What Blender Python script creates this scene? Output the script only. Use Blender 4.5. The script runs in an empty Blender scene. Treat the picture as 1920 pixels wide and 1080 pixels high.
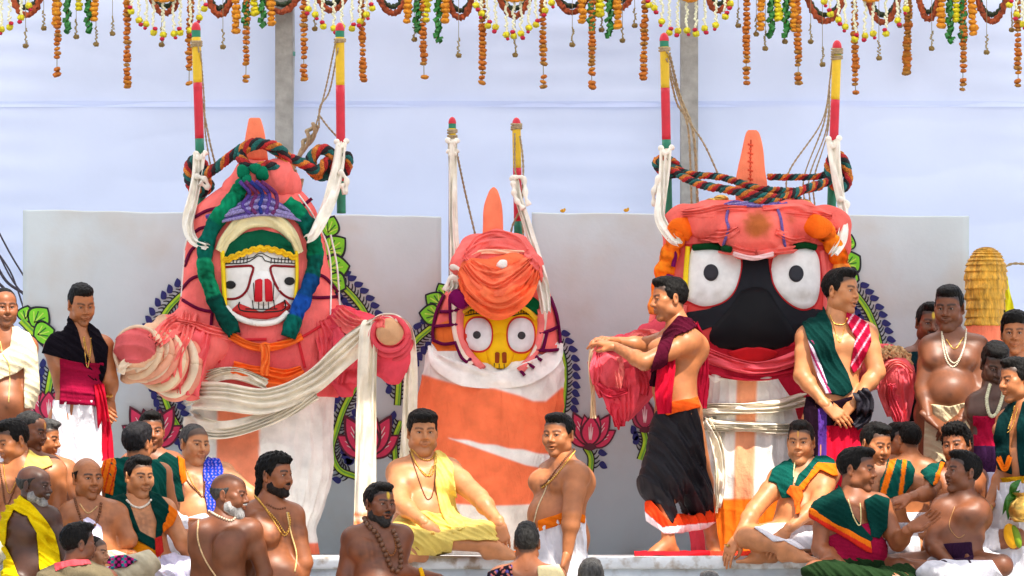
import bpy, math, random
import numpy as np
from mathutils import Vector
from mathutils.bvhtree import BVHTree
rnd = random.Random(7)
C = bpy.context.scene.collection
SC = bpy.context.scene
# ------------------------------------------------------------------ camera, sky, sun
D = 28.0                      # metres from the lens to the platform edge (Y = 0)
F = 320.0 * D                 # focal length in photograph pixels
HY = 1000.0                   # picture row of the horizon
CAMZ = 43.0 / 320.0
cam = bpy.data.cameras.new('camera'); camo = bpy.data.objects.new('camera', cam); C.objects.link(camo)
camo.location = (0, -D, CAMZ); camo.rotation_euler = (math.radians(90), 0, 0)
cam.sensor_width = 36.0; cam.lens = F / 1920 * 36.0; cam.shift_y = (HY - 540) / 1920.0
cam.clip_end = 3000; cam.clip_start = 0.5
SC.camera = camo
SUN_EL, SUN_AZ = 56.0, 22.0   # sun stands in front of the stage, to the right
w = bpy.data.worlds.new('World'); SC.world = w; w.use_nodes = True
nt = w.node_tree; bg = nt.nodes['Background']
sky = nt.nodes.new('ShaderNodeTexSky'); sky.sky_type = 'NISHITA'; sky.sun_disc = False
sky.sun_elevation = math.radians(SUN_EL); sky.sun_rotation = math.radians(180 - SUN_AZ)
sky.air_density = 1.0; sky.dust_density = 2.0
nt.links.new(sky.outputs[0], bg.inputs[0]); bg.inputs[1].default_value = 0.13
sl = bpy.data.lights.new('sun', 'SUN'); so = bpy.data.objects.new('sun', sl); C.objects.link(so)
sl.energy = 5.0; sl.angle = math.radians(0.6); sl.color = (1.0, 0.93, 0.82)
_el, _az = math.radians(SUN_EL), math.radians(SUN_AZ)
SUNV = Vector((math.cos(_el) * math.sin(_az), -math.cos(_el) * math.cos(_az), math.sin(_el)))
so.rotation_euler = SUNV.to_track_quat('Z', 'Y').to_euler(); so.location = (10, -20, 30)
SC.view_settings.view_transform = 'Standard'; SC.view_settings.look = 'None'
AWN = [(-2.42, -2.08), (-3.46, -2.98), (-4.02, -3.58), (-4.55, -4.18), (-5.3, -4.72), (-6.6, -5.42)]   # unseen awning strips, added to shade the front in bands (Y from, to)
SC.view_settings.exposure = 0.64; SC.view_settings.gamma = 1.0
SC.view_settings.use_curve_mapping = False
SC.render.engine = 'CYCLES'; SC.cycles.max_bounces = 6; SC.cycles.diffuse_bounces = 4
SC.cycles.use_denoising = True

# ------------------------------------------------------------------ helpers
def px(x, y, Y):
    """photograph pixel + depth -> place in the world"""
    s = (D + Y) / F
    return np.array([(x - 960) * s, Y, CAMZ + (HY - y) * s])
def mpp(Y): return (D + Y) / F
def lin(r, g, b):
    f = lambda c: ((c / 255 + 0.055) / 1.055) ** 2.4 if c > 10 else c / 255 / 12.92
    return (f(r), f(g), f(b))
_mats = {}
def _new(name):
    m = bpy.data.materials.new(name); m.use_nodes = True
    return m, m.node_tree, m.node_tree.nodes['Principled BSDF']
def mat(name, col=None, rough=0.7, metal=0.0, nscale=18.0, nvar=0.18, bump=0.0, bscale=120.0, attr=False,
        sheen=0.0, trans=0.0, wrinkle=0.0, wscale=20.0, stretch=(1, 1, 1), spec=0.5, col2=None, c2scale=2.0, c2pos=(0.45, 0.65)):
    """general procedural material: base colour (fixed or the mesh's own 'Col'), mottling, fine bump"""
    if name in _mats: return _mats[name]
    m, t, b = _new(name); N = t.nodes.new; L = t.links.new
    geo = N('ShaderNodeTexCoord')
    mp = N('ShaderNodeMapping'); mp.inputs['Scale'].default_value = stretch; L(geo.outputs['Object'], mp.inputs[0])
    n = N('ShaderNodeTexNoise'); n.inputs['Scale'].default_value = nscale; n.inputs['Detail'].default_value = 4
    L(mp.outputs[0], n.inputs['Vector'])
    r = N('ShaderNodeMapRange'); r.inputs[3].default_value = 1 - nvar; r.inputs[4].default_value = 1 + nvar
    r.inputs[1].default_value = 0.3; r.inputs[2].default_value = 0.7
    L(n.outputs[0], r.inputs[0])
    mx = N('ShaderNodeMix'); mx.data_type = 'RGBA'; mx.blend_type = 'MULTIPLY'; mx.inputs[0].default_value = 1
    if attr:
        a = N('ShaderNodeAttribute'); a.attribute_name = 'Col'; L(a.outputs['Color'], mx.inputs[6])
    elif col2 is not None:
        n2 = N('ShaderNodeTexNoise'); n2.inputs['Scale'].default_value = c2scale; n2.inputs['Detail'].default_value = 5
        L(geo.outputs['Object'], n2.inputs['Vector'])
        rp = N('ShaderNodeValToRGB'); rp.color_ramp.elements[0].position = c2pos[0]; rp.color_ramp.elements[1].position = c2pos[1]
        rp.color_ramp.elements[0].color = (*col, 1); rp.color_ramp.elements[1].color = (*col2, 1)
        L(n2.outputs[0], rp.inputs[0]); L(rp.outputs[0], mx.inputs[6])
    else: mx.inputs[6].default_value = (*col, 1)
    L(r.outputs[0], mx.inputs[7]); L(mx.outputs[2], b.inputs['Base Color'])
    b.inputs['Roughness'].default_value = rough; b.inputs['Metallic'].default_value = metal
    b.inputs['Specular IOR Level'].default_value = spec
    if sheen: b.inputs['Sheen Weight'].default_value = sheen
    if bump:
        bn = N('ShaderNodeTexNoise'); bn.inputs['Scale'].default_value = bscale; bn.inputs['Detail'].default_value = 3
        L(mp.outputs[0], bn.inputs['Vector'])
        bu = N('ShaderNodeBump'); bu.inputs['Strength'].default_value = bump; bu.inputs['Distance'].default_value = 0.01
        L(bn.outputs[0], bu.inputs['Height']); L(bu.outputs[0], b.inputs['Normal'])
        if wrinkle:
            wn = N('ShaderNodeTexNoise'); wn.inputs['Scale'].default_value = wscale; wn.inputs['Detail'].default_value = 5; wn.inputs['Distortion'].default_value = 1.2
            wm = N('ShaderNodeMapping'); wm.inputs['Scale'].default_value = (1, 1, .3); wm.inputs['Rotation'].default_value = (0, .5, .3); L(geo.outputs['Object'], wm.inputs[0]); L(wm.outputs[0], wn.inputs['Vector'])
            b2 = N('ShaderNodeBump'); b2.inputs['Strength'].default_value = wrinkle; b2.inputs['Distance'].default_value = 0.035
            L(wn.outputs[0], b2.inputs['Height']); L(b2.outputs[0], bu.inputs['Normal'])
    if trans:
        out = t.nodes['Material Output']; tr = N('ShaderNodeBsdfTranslucent'); L(mx.outputs[2], tr.inputs[0])
        ms = N('ShaderNodeMixShader'); ms.inputs[0].default_value = trans
        L(b.outputs[0], ms.inputs[1]); L(tr.outputs[0], ms.inputs[2]); L(ms.outputs[0], out.inputs[0])
    _mats[name] = m
    return m
SKIN = mat('skin', attr=True, rough=0.45, nscale=14, nvar=0.2, bump=0.06, bscale=140, spec=0.5)
HAIR = mat('hair', attr=True, rough=0.5, spec=.12, nscale=60, nvar=0.45, bump=0.9, bscale=110, stretch=(1, 1, 0.35))
CLOTH = mat('cloth', attr=True, rough=0.9, nscale=9, nvar=0.15, bump=0.3, bscale=110, spec=.06, wrinkle=.36, wscale=13)
SATIN = mat('satin_cloth', attr=True, rough=0.6, nscale=8, nvar=0.15, bump=0.15, bscale=60, spec=.3, wrinkle=.3, wscale=12)
PAINT = mat('wall_paint', attr=True, rough=0.6, nscale=30, nvar=0.12)
GAUZE = mat('idol_cloth', attr=True, rough=0.9, nscale=7, nvar=0.17, bump=0.35, bscale=120, spec=.06, wrinkle=.75, wscale=8)
GLOSS = mat('painted_face', attr=True, rough=0.65, spec=.18, nscale=22, nvar=0.07, bump=0.05, bscale=30)
GOLD = mat('gold', (0.75, 0.45, 0.10), rough=0.3, metal=0.85, nvar=0.2, nscale=80)
BEAD = mat('bead', attr=True, rough=0.45, nscale=90, nvar=0.3, bump=0.4, bscale=200)
EYE = mat('eye', attr=True, rough=0.15, nvar=0.02)
PETAL = mat('petal', attr=True, rough=0.7, nscale=60, nvar=0.25, bump=0.5, bscale=130, trans=0.15)

WLOC = {}
def wl(o): return WLOC.get(o.name, np.zeros(3)) if o else np.zeros(3)
def props(o, label=None, cat=None, group=None, kind=None):
    if label: o['label'] = label
    if cat: o['category'] = cat
    if group: o['group'] = group
    if kind: o['kind'] = kind
    return o
def thing(name, loc, label, cat, group=None):
    o = bpy.data.objects.new(name, None); C.objects.link(o); o.empty_display_size = 0.1
    o.location = tuple(float(v) for v in loc); WLOC[o.name] = np.array(loc, float)
    return props(o, label, cat, group)
def meshdata(name, V, faces, m, col=None, smooth=True):
    V = np.asarray(V, np.float32)
    me = bpy.data.meshes.new(name)
    me.vertices.add(len(V)); me.vertices.foreach_set('co', V.ravel())
    if isinstance(faces, np.ndarray): faces = [faces]
    elif len(faces) and np.isscalar(faces[0][0]): faces = [np.array(faces)]
    fl = [np.asarray(f, np.int32) for f in faces if len(f)]
    idx = np.concatenate([f.ravel() for f in fl]) if fl else np.zeros(0, np.int32)
    tot = np.concatenate([np.full(len(f), f.shape[1], np.int32) for f in fl]) if fl else np.zeros(0, np.int32)
    st = np.concatenate([[0], np.cumsum(tot)[:-1]]).astype(np.int32) if len(tot) else tot
    me.loops.add(len(idx)); me.loops.foreach_set('vertex_index', idx)
    me.polygons.add(len(tot)); me.polygons.foreach_set('loop_start', st)
    try: me.polygons.foreach_set('loop_total', tot)
    except Exception: pass
    if smooth: me.polygons.foreach_set('use_smooth', np.ones(len(tot), bool))
    if col is not None:
        a = me.color_attributes.new('Col', 'FLOAT_COLOR', 'POINT')
        c = np.asarray(col, np.float32)
        if c.ndim == 1: c = np.tile(c, (len(V), 1))
        a.data.foreach_set('color', np.concatenate([c[:, :3], np.ones((len(V), 1), np.float32)], 1).ravel())
    me.update(calc_edges=True); me.validate()
    if m: me.materials.append(m)
    return me
def mk(name, V, faces, m, parent=None, col=None, smooth=True, loc=None):
    V = np.asarray(V, float)
    base = wl(parent) if parent else (np.array(loc, float) if loc is not None else
            np.array([(V[:, 0].min() + V[:, 0].max()) / 2, (V[:, 1].min() + V[:, 1].max()) / 2, V[:, 2].min()]))
    o = bpy.data.objects.new(name, meshdata(name, V - base, faces, m, col, smooth)); C.objects.link(o)
    if parent: o.parent = parent
    else: o.location = tuple(base)
    WLOC[o.name] = base
    return o
SPLIT = {'hood_rim', 'green_band', 'maroon_tape', 'knot', 'yellow_trim', 'eye_outline', 'nostril', 'binding_cord', 'purple_tassel_cord', 'white_tape', 'cotton_tuft', 'green_knot', 'arm_binding', 'gold_crown', 'white_string', 'jute_binding', 'loop'}
class MB:
    """collects simple shapes into ONE mesh"""
    def __init__(s): s.v = []; s.q = []; s.t = []; s.c = []; s.n = 0
    def add(s, V, quads=(), tris=(), col=(1, 1, 1)):
        V = np.asarray(V, float)
        s.v.append(V); c = np.asarray(col, float)
        s.c.append(np.tile(c, (len(V), 1)) if c.ndim == 1 else c)
        if len(quads): s.q.append(np.asarray(quads, int) + s.n)
        if len(tris): s.t.append(np.asarray(tris, int) + s.n)
        s.n += len(V); return s
    def build(s, name, m, parent=None, smooth=True, loc=None):
        if name in SPLIT and len(s.v) > 1 and parent:
            st = np.cumsum([0] + [len(v) for v in s.v]); o = None
            for i in range(len(s.v)):
                f = []
                for L_ in (s.q, s.t):
                    k = [a - st[i] for a in L_ if len(a) and st[i] <= a.min() and a.max() < st[i + 1]]
                    if k: f.append(np.concatenate(k))
                o = mk(name, s.v[i], f, m, parent, s.c[i], smooth)
            return o
        V = np.concatenate(s.v); f = []
        if s.q: f.append(np.concatenate(s.q))
        if s.t: f.append(np.concatenate(s.t))
        return mk(name, V, f, m, parent, np.concatenate(s.c), smooth, loc)
def box(lo, hi):
    x0, y0, z0 = lo; x1, y1, z1 = hi
    V = [(x0, y0, z0), (x1, y0, z0), (x1, y1, z0), (x0, y1, z0), (x0, y0, z1), (x1, y0, z1), (x1, y1, z1), (x0, y1, z1)]
    return V, [(0, 3, 2, 1), (4, 5, 6, 7), (0, 1, 5, 4), (1, 2, 6, 5), (2, 3, 7, 6), (3, 0, 4, 7)]
def resample(P, n):
    P = np.asarray(P, float); d = np.r_[0, np.cumsum(np.linalg.norm(np.diff(P[:, :2] if P.shape[1] < 3 else P[:, :3], axis=0), axis=1))]
    u = np.linspace(0, d[-1], n)
    return np.stack([np.interp(u, d, P[:, i]) for i in range(P.shape[1])], 1)
def smooth_path(P, n):
    """Catmull-Rom through the points, n samples"""
    P = np.asarray(P, float)
    if len(P) < 3: return resample(P, n)
    Q = np.concatenate([[2 * P[0] - P[1]], P, [2 * P[-1] - P[-2]]])
    out = []
    for i in range(len(P) - 1):
        a, b, c, d = Q[i:i + 4]; t = np.linspace(0, 1, 12, endpoint=False)[:, None]
        out.append(0.5 * (2 * b + (c - a) * t + (2 * a - 5 * b + 4 * c - d) * t ** 2 + (3 * b - a - 3 * c + d) * t ** 3))
    out.append(P[-1:])
    return resample(np.concatenate(out), n)
def frames(P):
    T = np.gradient(P, axis=0); T /= np.linalg.norm(T, axis=1)[:, None] + 1e-9
    ref = np.array([0, -1, 0.0])
    A = np.cross(T, ref); bad = np.linalg.norm(A, axis=1) < 0.05
    A[bad] = np.cross(T[bad], [1, 0, 0]); A /= np.linalg.norm(A, axis=1)[:, None] + 1e-9
    B = np.cross(A, T)
    return T, A, B
def tube(P, r, n=8, col=(1, 1, 1), mb=None, caps=True):
    P = np.asarray(P, float); r = np.broadcast_to(np.asarray(r, float), (len(P),))
    T, A, B = frames(P)
    th = np.linspace(0, 2 * np.pi, n, endpoint=False)
    V = P[:, None] + r[:, None, None] * (np.cos(th)[None, :, None] * A[:, None] + np.sin(th)[None, :, None] * B[:, None])
    k = len(P); V = V.reshape(-1, 3)
    i, j = np.meshgrid(np.arange(k - 1), np.arange(n), indexing='ij'); j2 = (j + 1) % n
    q = np.stack([i * n + j, i * n + j2, (i + 1) * n + j2, (i + 1) * n + j], -1).reshape(-1, 4)
    t = []
    if caps:
        V = np.concatenate([V, P[:1], P[-1:]]); m = k * n
        t = [(m, (a + 1) % n, a) for a in range(n)] + [(m + 1, (k - 1) * n + a, (k - 1) * n + (a + 1) % n) for a in range(n)]
    c = np.asarray(col, float)
    if c.ndim == 2: c = np.repeat(c, n, axis=0); c = np.concatenate([c, c[:1], c[-1:]]) if caps else c
    mb = mb or MB(); mb.add(V, q, t, c); return mb
def ball(c, r, col=(1, 1, 1), mb=None, nu=10, nv=7, R=None):
    r = np.broadcast_to(np.asarray(r, float), (3,))
    u = np.linspace(0, 2 * np.pi, nu, endpoint=False); v = np.linspace(0, np.pi, nv)
    V = np.stack([np.outer(np.sin(v), np.cos(u)), np.outer(np.sin(v), np.sin(u)), np.outer(np.cos(v), np.ones(nu))], -1).reshape(-1, 3) * r
    if R is not None: V = V @ np.asarray(R).T
    i, j = np.meshgrid(np.arange(nv - 1), np.arange(nu), indexing='ij'); j2 = (j + 1) % nu
    q = np.stack([i * nu + j, (i + 1) * nu + j, (i + 1) * nu + j2, i * nu + j2], -1).reshape(-1, 4)
    mb = mb or MB(); mb.add(V + np.asarray(c, float), q, (), col); return mb
_wv = np.random.RandomState(3)
_NK = _wv.normal(size=(10, 3)); _NP = _wv.uniform(0, 6.28, 10)
def wob(P, f=1.0, seed=0.0):
    """cheap smooth noise, about -1..1"""
    P = np.asarray(P, float) * f; o = 0
    for i in range(7): o = o + np.sin(P[..., 0] * _NK[i, 0] + P[..., 1] * _NK[i, 1] + P[..., 2] * _NK[i, 2] + _NP[i] + seed * (i + 1))
    return o / 3.3
def rid(P, f, seed=0.0):
    return 1 - 2 * np.clip(np.abs(wob(P, f, seed)), 0, 1) ** .7
def crease(ph): return 1 - 2 * np.abs(np.sin(ph)) ** .75
def ribbon(P, wd, thick=0.012, folds=3, amp=0.012, side=None, col=(1, 1, 1), mb=None, nv=15, seed=0.0, colf=None, taper=False):
    """a strip of cloth along P: gathered cross-section with folds and two faces"""
    P = np.asarray(P, float); k = len(P); wd = np.broadcast_to(np.asarray(wd, float), (k,))
    T, A, B = frames(P)
    if side is not None:
        A = np.tile(np.asarray(side, float), (k, 1)); B = np.cross(A, T); B /= np.linalg.norm(B, axis=1)[:, None] + 1e-9
    v = np.linspace(-1, 1, nv); s = np.linspace(0, 1, k)
    ph = seed + 1.3 * np.sin(s * 5 + seed)
    vw = v[None] + .30 * np.sin(v[None] * 2.3 + 2.2 * s[:, None] + seed * 1.7) + .12 * np.sin(7 * s[:, None] + v[None] * 4 + seed)
    a1 = np.sin(vw * folds * .62 * np.pi + ph[:, None] * 2.6); a2 = np.sin(vw * folds * 1.35 * np.pi - 2.2 * ph[:, None] + seed)
    h = amp * 1.25 * np.sign(a1) * np.abs(a1) ** .8 + amp * .45 * a2 * (.4 + .6 * np.sin(3.1 * s[:, None] + v[None] * 2 + seed) ** 2)
    edge = (1 - np.abs(v) ** 4) * thick / 2
    up = P[:, None] + A[:, None] * (v[None, :, None] * wd[:, None, None] / 2) + B[:, None] * (h + edge[None])[..., None]
    dn = P[:, None] + A[:, None] * (v[None, :, None] * wd[:, None, None] / 2) + B[:, None] * (h - edge[None] - 0.002)[..., None]
    ring = np.concatenate([up, dn[:, ::-1]], 1); n = ring.shape[1]; V = ring.reshape(-1, 3)
    i, j = np.meshgrid(np.arange(k - 1), np.arange(n), indexing='ij'); j2 = (j + 1) % n
    q = np.stack([i * n + j, i * n + j2, (i + 1) * n + j2, (i + 1) * n + j], -1).reshape(-1, 4)
    e = [(a, n - 1 - a, n - 2 - a, a + 1) for a in range(nv - 1)]
    q = np.concatenate([q, np.array(e)[:, ::-1], np.array(e) + (k - 1) * n])
    c = np.asarray(col, float)
    if colf is not None:
        S, VV = np.meshgrid(s, np.r_[v, v[::-1]], indexing='ij'); c = colf(S.ravel(), VV.ravel())
    mb = mb or MB(); mb.add(V, q, (), c); return mb
CAMP = np.array([0, -D, CAMZ])
def bvh_of(objs):
    out = []
    for o in objs:
        me = o.data; n = len(me.vertices); co = np.empty(n * 3, np.float32); me.vertices.foreach_get('co', co)
        co = co.reshape(-1, 3) + wl(o)
        out.append(BVHTree.FromPolygons(co.tolist(), [tuple(p.vertices) for p in me.polygons]))
    return out
def front(bv, pts, Y, off=0.0):
    """where the line of sight through each pixel meets the surface (else depth Y), moved off it towards the lens"""
    out = []; last = None
    for p in pts:
        w_ = px(p[0], p[1], Y); d = w_ - CAMP; d /= np.linalg.norm(d); best = None
        for b in bv:
            h = b.ray_cast(Vector(CAMP), Vector(d))
            if h[0] is not None and (best is None or h[3] < best[0]): best = (h[3], np.array(h[0]), np.array(h[1]))
        if best is None:
            q = px(p[0], p[1], last if last is not None else Y)
            out.append(q - d * off)
        else:
            last = best[1][1]; out.append(best[1] - d * off)
    return np.array(out)
def patch(bv, outline, Y, off, thick=0.012, col=(1, 1, 1), mb=None, rings=4, n=40, smoothp=False, dome=0.0):
    """a piece laid on a surface: star-shaped outline in photograph pixels, rings of quads, with its own edge thickness"""
    O = np.asarray(outline, float); O = np.concatenate([O, O[:1]])
    O = (smooth_path(O, n + 1) if smoothp else resample(O, n + 1))[:-1]; c = O.mean(0)
    L = [c + (O - c) * ((i + 1) / rings) for i in range(rings)]
    allp = np.concatenate([[c]] + L); W_ = front(bv, allp, Y, off)
    if dome:
        hh = np.concatenate([[1.0]] + [np.full(n, 1 - ((i + 1) / rings) ** 2) for i in range(rings)])
        W_[:, 1] -= dome * hh
    back = W_[1 + (rings - 1) * n:].copy(); back[:, 1] += thick
    V = np.concatenate([W_, back]); q = []; t = []
    a = np.arange(n); b = (a + 1) % n
    t = np.stack([np.zeros(n, int), 1 + b, 1 + a], 1)
    for i in range(rings - 1): q.append(np.stack([1 + i * n + a, 1 + i * n + b, 1 + (i + 1) * n + b, 1 + (i + 1) * n + a], 1))
    m = 1 + (rings - 1) * n; q.append(np.stack([m + a, m + b, m + n + b, m + n + a], 1))
    mb = mb or MB(); mb.add(V, np.concatenate(q), t, col); return mb
def stroke(bv, P, wd, Y, off, thick=0.006, col=(1, 1, 1), mb=None, n=24, smoothp=True):
    """a painted or sewn line of some width (pixels) laid on a surface"""
    P = np.asarray(P, float); P = smooth_path(P, n) if smoothp else resample(P, n)
    T = np.gradient(P, axis=0); T /= np.linalg.norm(T, axis=1)[:, None] + 1e-9; Nn = np.stack([-T[:, 1], T[:, 0]], 1)
    wd = np.broadcast_to(np.asarray(wd, float), (n,))[:, None]
    A = front(bv, P + Nn * wd / 2, Y, off); M = front(bv, P, Y, off + thick * 0.3); B = front(bv, P - Nn * wd / 2, Y, off)
    A2 = A.copy(); A2[:, 1] += thick; B2 = B.copy(); B2[:, 1] += thick
    V = np.concatenate([A2, A, M, B, B2]); i = np.arange(n - 1); q = []
    for k in range(4): q.append(np.stack([k * n + i, k * n + i + 1, (k + 1) * n + i + 1, (k + 1) * n + i], 1))
    mb = mb or MB(); mb.add(V, np.concatenate(q), (), col); return mb
def loft(rows, Y0, n=72, nz=60, e=1.0, disp=None, lean=0.0):
    """stacked rounded sections: rows of (picture row, left, right, depth ratio)"""
    R = np.asarray(rows, float); u = np.arange(len(R)); uu = np.linspace(0, len(R) - 1, nz)
    S = smooth_path(np.c_[u, R], nz * 4); S = np.stack([np.interp(uu, S[:, 0], S[:, 1 + i]) for i in range(4)], 1)
    th = np.linspace(0, 2 * np.pi, n, endpoint=False); c_, s_ = np.cos(th), np.sin(th)
    cx = np.sign(c_) * np.abs(c_) ** e; sx = np.sign(s_) * np.abs(s_) ** e
    s = mpp(Y0); xc = ((S[:, 1] + S[:, 2]) / 2 - 960) * s; hw = (S[:, 2] - S[:, 1]) / 2 * s; z = CAMZ + (HY - S[:, 0]) * s
    X = xc[:, None] + hw[:, None] * cx; Yv = Y0 + (hw * S[:, 3])[:, None] * sx + lean * (z - z.min())[:, None]
    Z = np.tile(z[:, None], (1, n)); P = np.stack([X, Yv, Z], -1)
    if disp is not None:
        d = disp(P, th[None], np.linspace(0, 1, nz)[:, None])
        P[..., 0] += d * c_; P[..., 1] += d * s_
    V = P.reshape(-1, 3)
    i, j = np.meshgrid(np.arange(nz - 1), np.arange(n), indexing='ij'); j2 = (j + 1) % n
    q = np.stack([i * n + j, (i + 1) * n + j, (i + 1) * n + j2, i * n + j2], -1).reshape(-1, 4)
    top, bot = V[:n].mean(0), V[-n:].mean(0); m = len(V); V = np.concatenate([V, [top], [bot]])
    a = np.arange(n); b = (a + 1) % n
    t = np.concatenate([np.stack([np.full(n, m), a, b], 1), np.stack([np.full(n, m + 1), (nz - 1) * n + b, (nz - 1) * n + a], 1)])
    return V, [q, t]

# ------------------------------------------------------------------ implicit bodies
class Field:
    def __init__(s, lo, hi, h):
        s.lo = np.asarray(lo, float); s.h = h; s.n = np.ceil((np.asarray(hi) - s.lo) / h).astype(int) + 1
        s.d = np.full(s.n, 1.0, np.float32)
        s.ax = [(s.lo[i] + np.arange(s.n[i]) * h).astype(np.float32) for i in range(3)]
    def copy(s):
        o = Field.__new__(Field); o.lo, o.h, o.n, o.ax = s.lo, s.h, s.n, s.ax; o.d = s.d.copy(); return o
    def blk(s, lo, hi, m=0.06):
        i0 = np.clip(np.floor((np.asarray(lo) - m - s.lo) / s.h).astype(int), 0, s.n)
        i1 = np.clip(np.ceil((np.asarray(hi) + m - s.lo) / s.h).astype(int) + 1, 0, s.n)
        sl_ = tuple(slice(a, b) for a, b in zip(i0, i1))
        return sl_, s.ax[0][sl_[0]][:, None, None], s.ax[1][sl_[1]][None, :, None], s.ax[2][sl_[2]][None, None, :]
    def put(s, sl_, b, k, carve=False):
        a = s.d[sl_]
        if a.size == 0: return
        if carve: a, b = -a, b
        h = np.maximum(k - np.abs(a - b), 0) / k
        r = np.minimum(a, b) - h * h * k * 0.25
        s.d[sl_] = -r if carve else r
    def cap(s, a, b, ra, rb=None, k=0.03, flat=None, carve=False, m=0.06):
        a = np.asarray(a, float); b = np.asarray(b, float); rb = ra if rb is None else rb; r = max(ra, rb) * (1 if not flat else max(1, flat[1]))
        sl_, X, Y, Z = s.blk(np.minimum(a, b) - r, np.maximum(a, b) + r, m)
        ab = b - a; L2 = max(float(ab @ ab), 1e-9)
        x, y, z = X - a[0], Y - a[1], Z - a[2]
        t = np.clip((x * ab[0] + y * ab[1] + z * ab[2]) / L2, 0, 1)
        x = x - t * ab[0]; y = y - t * ab[1]; z = z - t * ab[2]
        f = 1.0
        if flat:
            n_, f = flat; q = (x * n_[0] + y * n_[1] + z * n_[2]) * (1 / f - 1); x = x + n_[0] * q; y = y + n_[1] * q; z = z + n_[2] * q
        d = (np.sqrt(x * x + y * y + z * z) - (ra + (rb - ra) * t)) * min(1.0, f)
        s.put(sl_, d.astype(np.float32), k, carve)
    def ell(s, c, r, k=0.03, carve=False, R=None, m=0.06):
        c = np.asarray(c, float); r = np.broadcast_to(np.asarray(r, float), (3,)); ex = r if R is None else np.full(3, r.max())
        sl_, X, Y, Z = s.blk(c - ex, c + ex, m); x, y, z = X - c[0], Y - c[1], Z - c[2]
        if R is not None:
            R = np.asarray(R); x, y, z = (R[0, 0] * x + R[1, 0] * y + R[2, 0] * z, R[0, 1] * x + R[1, 1] * y + R[2, 1] * z, R[0, 2] * x + R[1, 2] * y + R[2, 2] * z)
        k0 = np.sqrt((x / r[0]) ** 2 + (y / r[1]) ** 2 + (z / r[2]) ** 2)
        k1 = np.sqrt((x / r[0] ** 2) ** 2 + (y / r[1] ** 2) ** 2 + (z / r[2] ** 2) ** 2) + 1e-6
        s.put(sl_, (k0 * (k0 - 1) / k1).astype(np.float32), k, carve)
    def mesh(s): return nets(s.d, s.lo, s.h)
def nets(d, lo, h):
    """naive surface nets: a closed quad mesh of d = 0"""
    d = np.pad(d, 1, constant_values=1.0); lo = np.asarray(lo) - h
    s = d < 0
    c = [(i, j, k) for i in (0, 1) for j in (0, 1) for k in (0, 1)]
    n = np.array(d.shape) - 1
    cnt = np.zeros(n, np.int8)
    for i, j, k in c: cnt += s[i:i + n[0], j:j + n[1], k:k + n[2]]
    act = (cnt > 0) & (cnt < 8); I = np.argwhere(act)
    if len(I) == 0: return np.zeros((0, 3)), np.zeros((0, 4), int)
    idx = np.full(n, -1, np.int32); idx[act] = np.arange(len(I))
    val = np.stack([d[I[:, 0] + a, I[:, 1] + b, I[:, 2] + e] for a, b, e in c], 1)
    ca = np.array(c, float); P = np.zeros((len(I), 3)); W_ = np.zeros(len(I))
    for a in range(8):
        for b in range(a + 1, 8):
            if np.abs(ca[a] - ca[b]).sum() != 1: continue
            va, vb = val[:, a], val[:, b]; m = (va < 0) != (vb < 0)
            t = np.where(m, va / np.where(m, va - vb, 1), 0)
            P += np.where(m[:, None], ca[a] + t[:, None] * (ca[b] - ca[a]), 0); W_ += m
    V = (I + P / W_[:, None]) * h + lo
    Q = []
    for ax in range(3):
        o1, o2 = (ax + 1) % 3, (ax + 2) % 3
        A = s[tuple(slice(0, -1) if i == ax else slice(None) for i in range(3))]
        B = s[tuple(slice(1, None) if i == ax else slice(None) for i in range(3))]
        E = np.argwhere(A != B); ok = (E[:, o1] > 0) & (E[:, o2] > 0) & (E[:, o1] < n[o1]) & (E[:, o2] < n[o2]); E = E[ok]
        inside = A[tuple(E.T)]
        def at(d1, d2):
            J = E.copy(); J[:, o1] -= d1; J[:, o2] -= d2; return idx[tuple(J.T)]
        q = np.stack([at(1, 1), at(0, 1), at(0, 0), at(1, 0)], 1)
        q[~inside] = q[~inside][:, ::-1]; Q.append(q)
    Q = np.concatenate(Q); Q = Q[(Q >= 0).all(1)]
    return V, Q
def polysd(pt, poly):
    """signed distance (pixels) of points to a polygon, negative inside"""
    P = np.asarray(poly, float); d2 = np.full(len(pt), 1e12); ins = np.zeros(len(pt), bool)
    for a, b in zip(P, np.roll(P, -1, 0)):
        e = b - a; w_ = pt - a; t = np.clip((w_ @ e) / (e @ e + 1e-9), 0, 1)
        d2 = np.minimum(d2, ((w_ - t[:, None] * e) ** 2).sum(1))
        c1 = (a[1] <= pt[:, 1]) & (b[1] > pt[:, 1]); c2 = (a[1] > pt[:, 1]) & (b[1] <= pt[:, 1])
        cr = e[0] * w_[:, 1] - e[1] * w_[:, 0]
        ins ^= (c1 & (cr > 0)) | (c2 & (cr < 0))
    return np.where(ins, -1, 1) * np.sqrt(d2)

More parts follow.
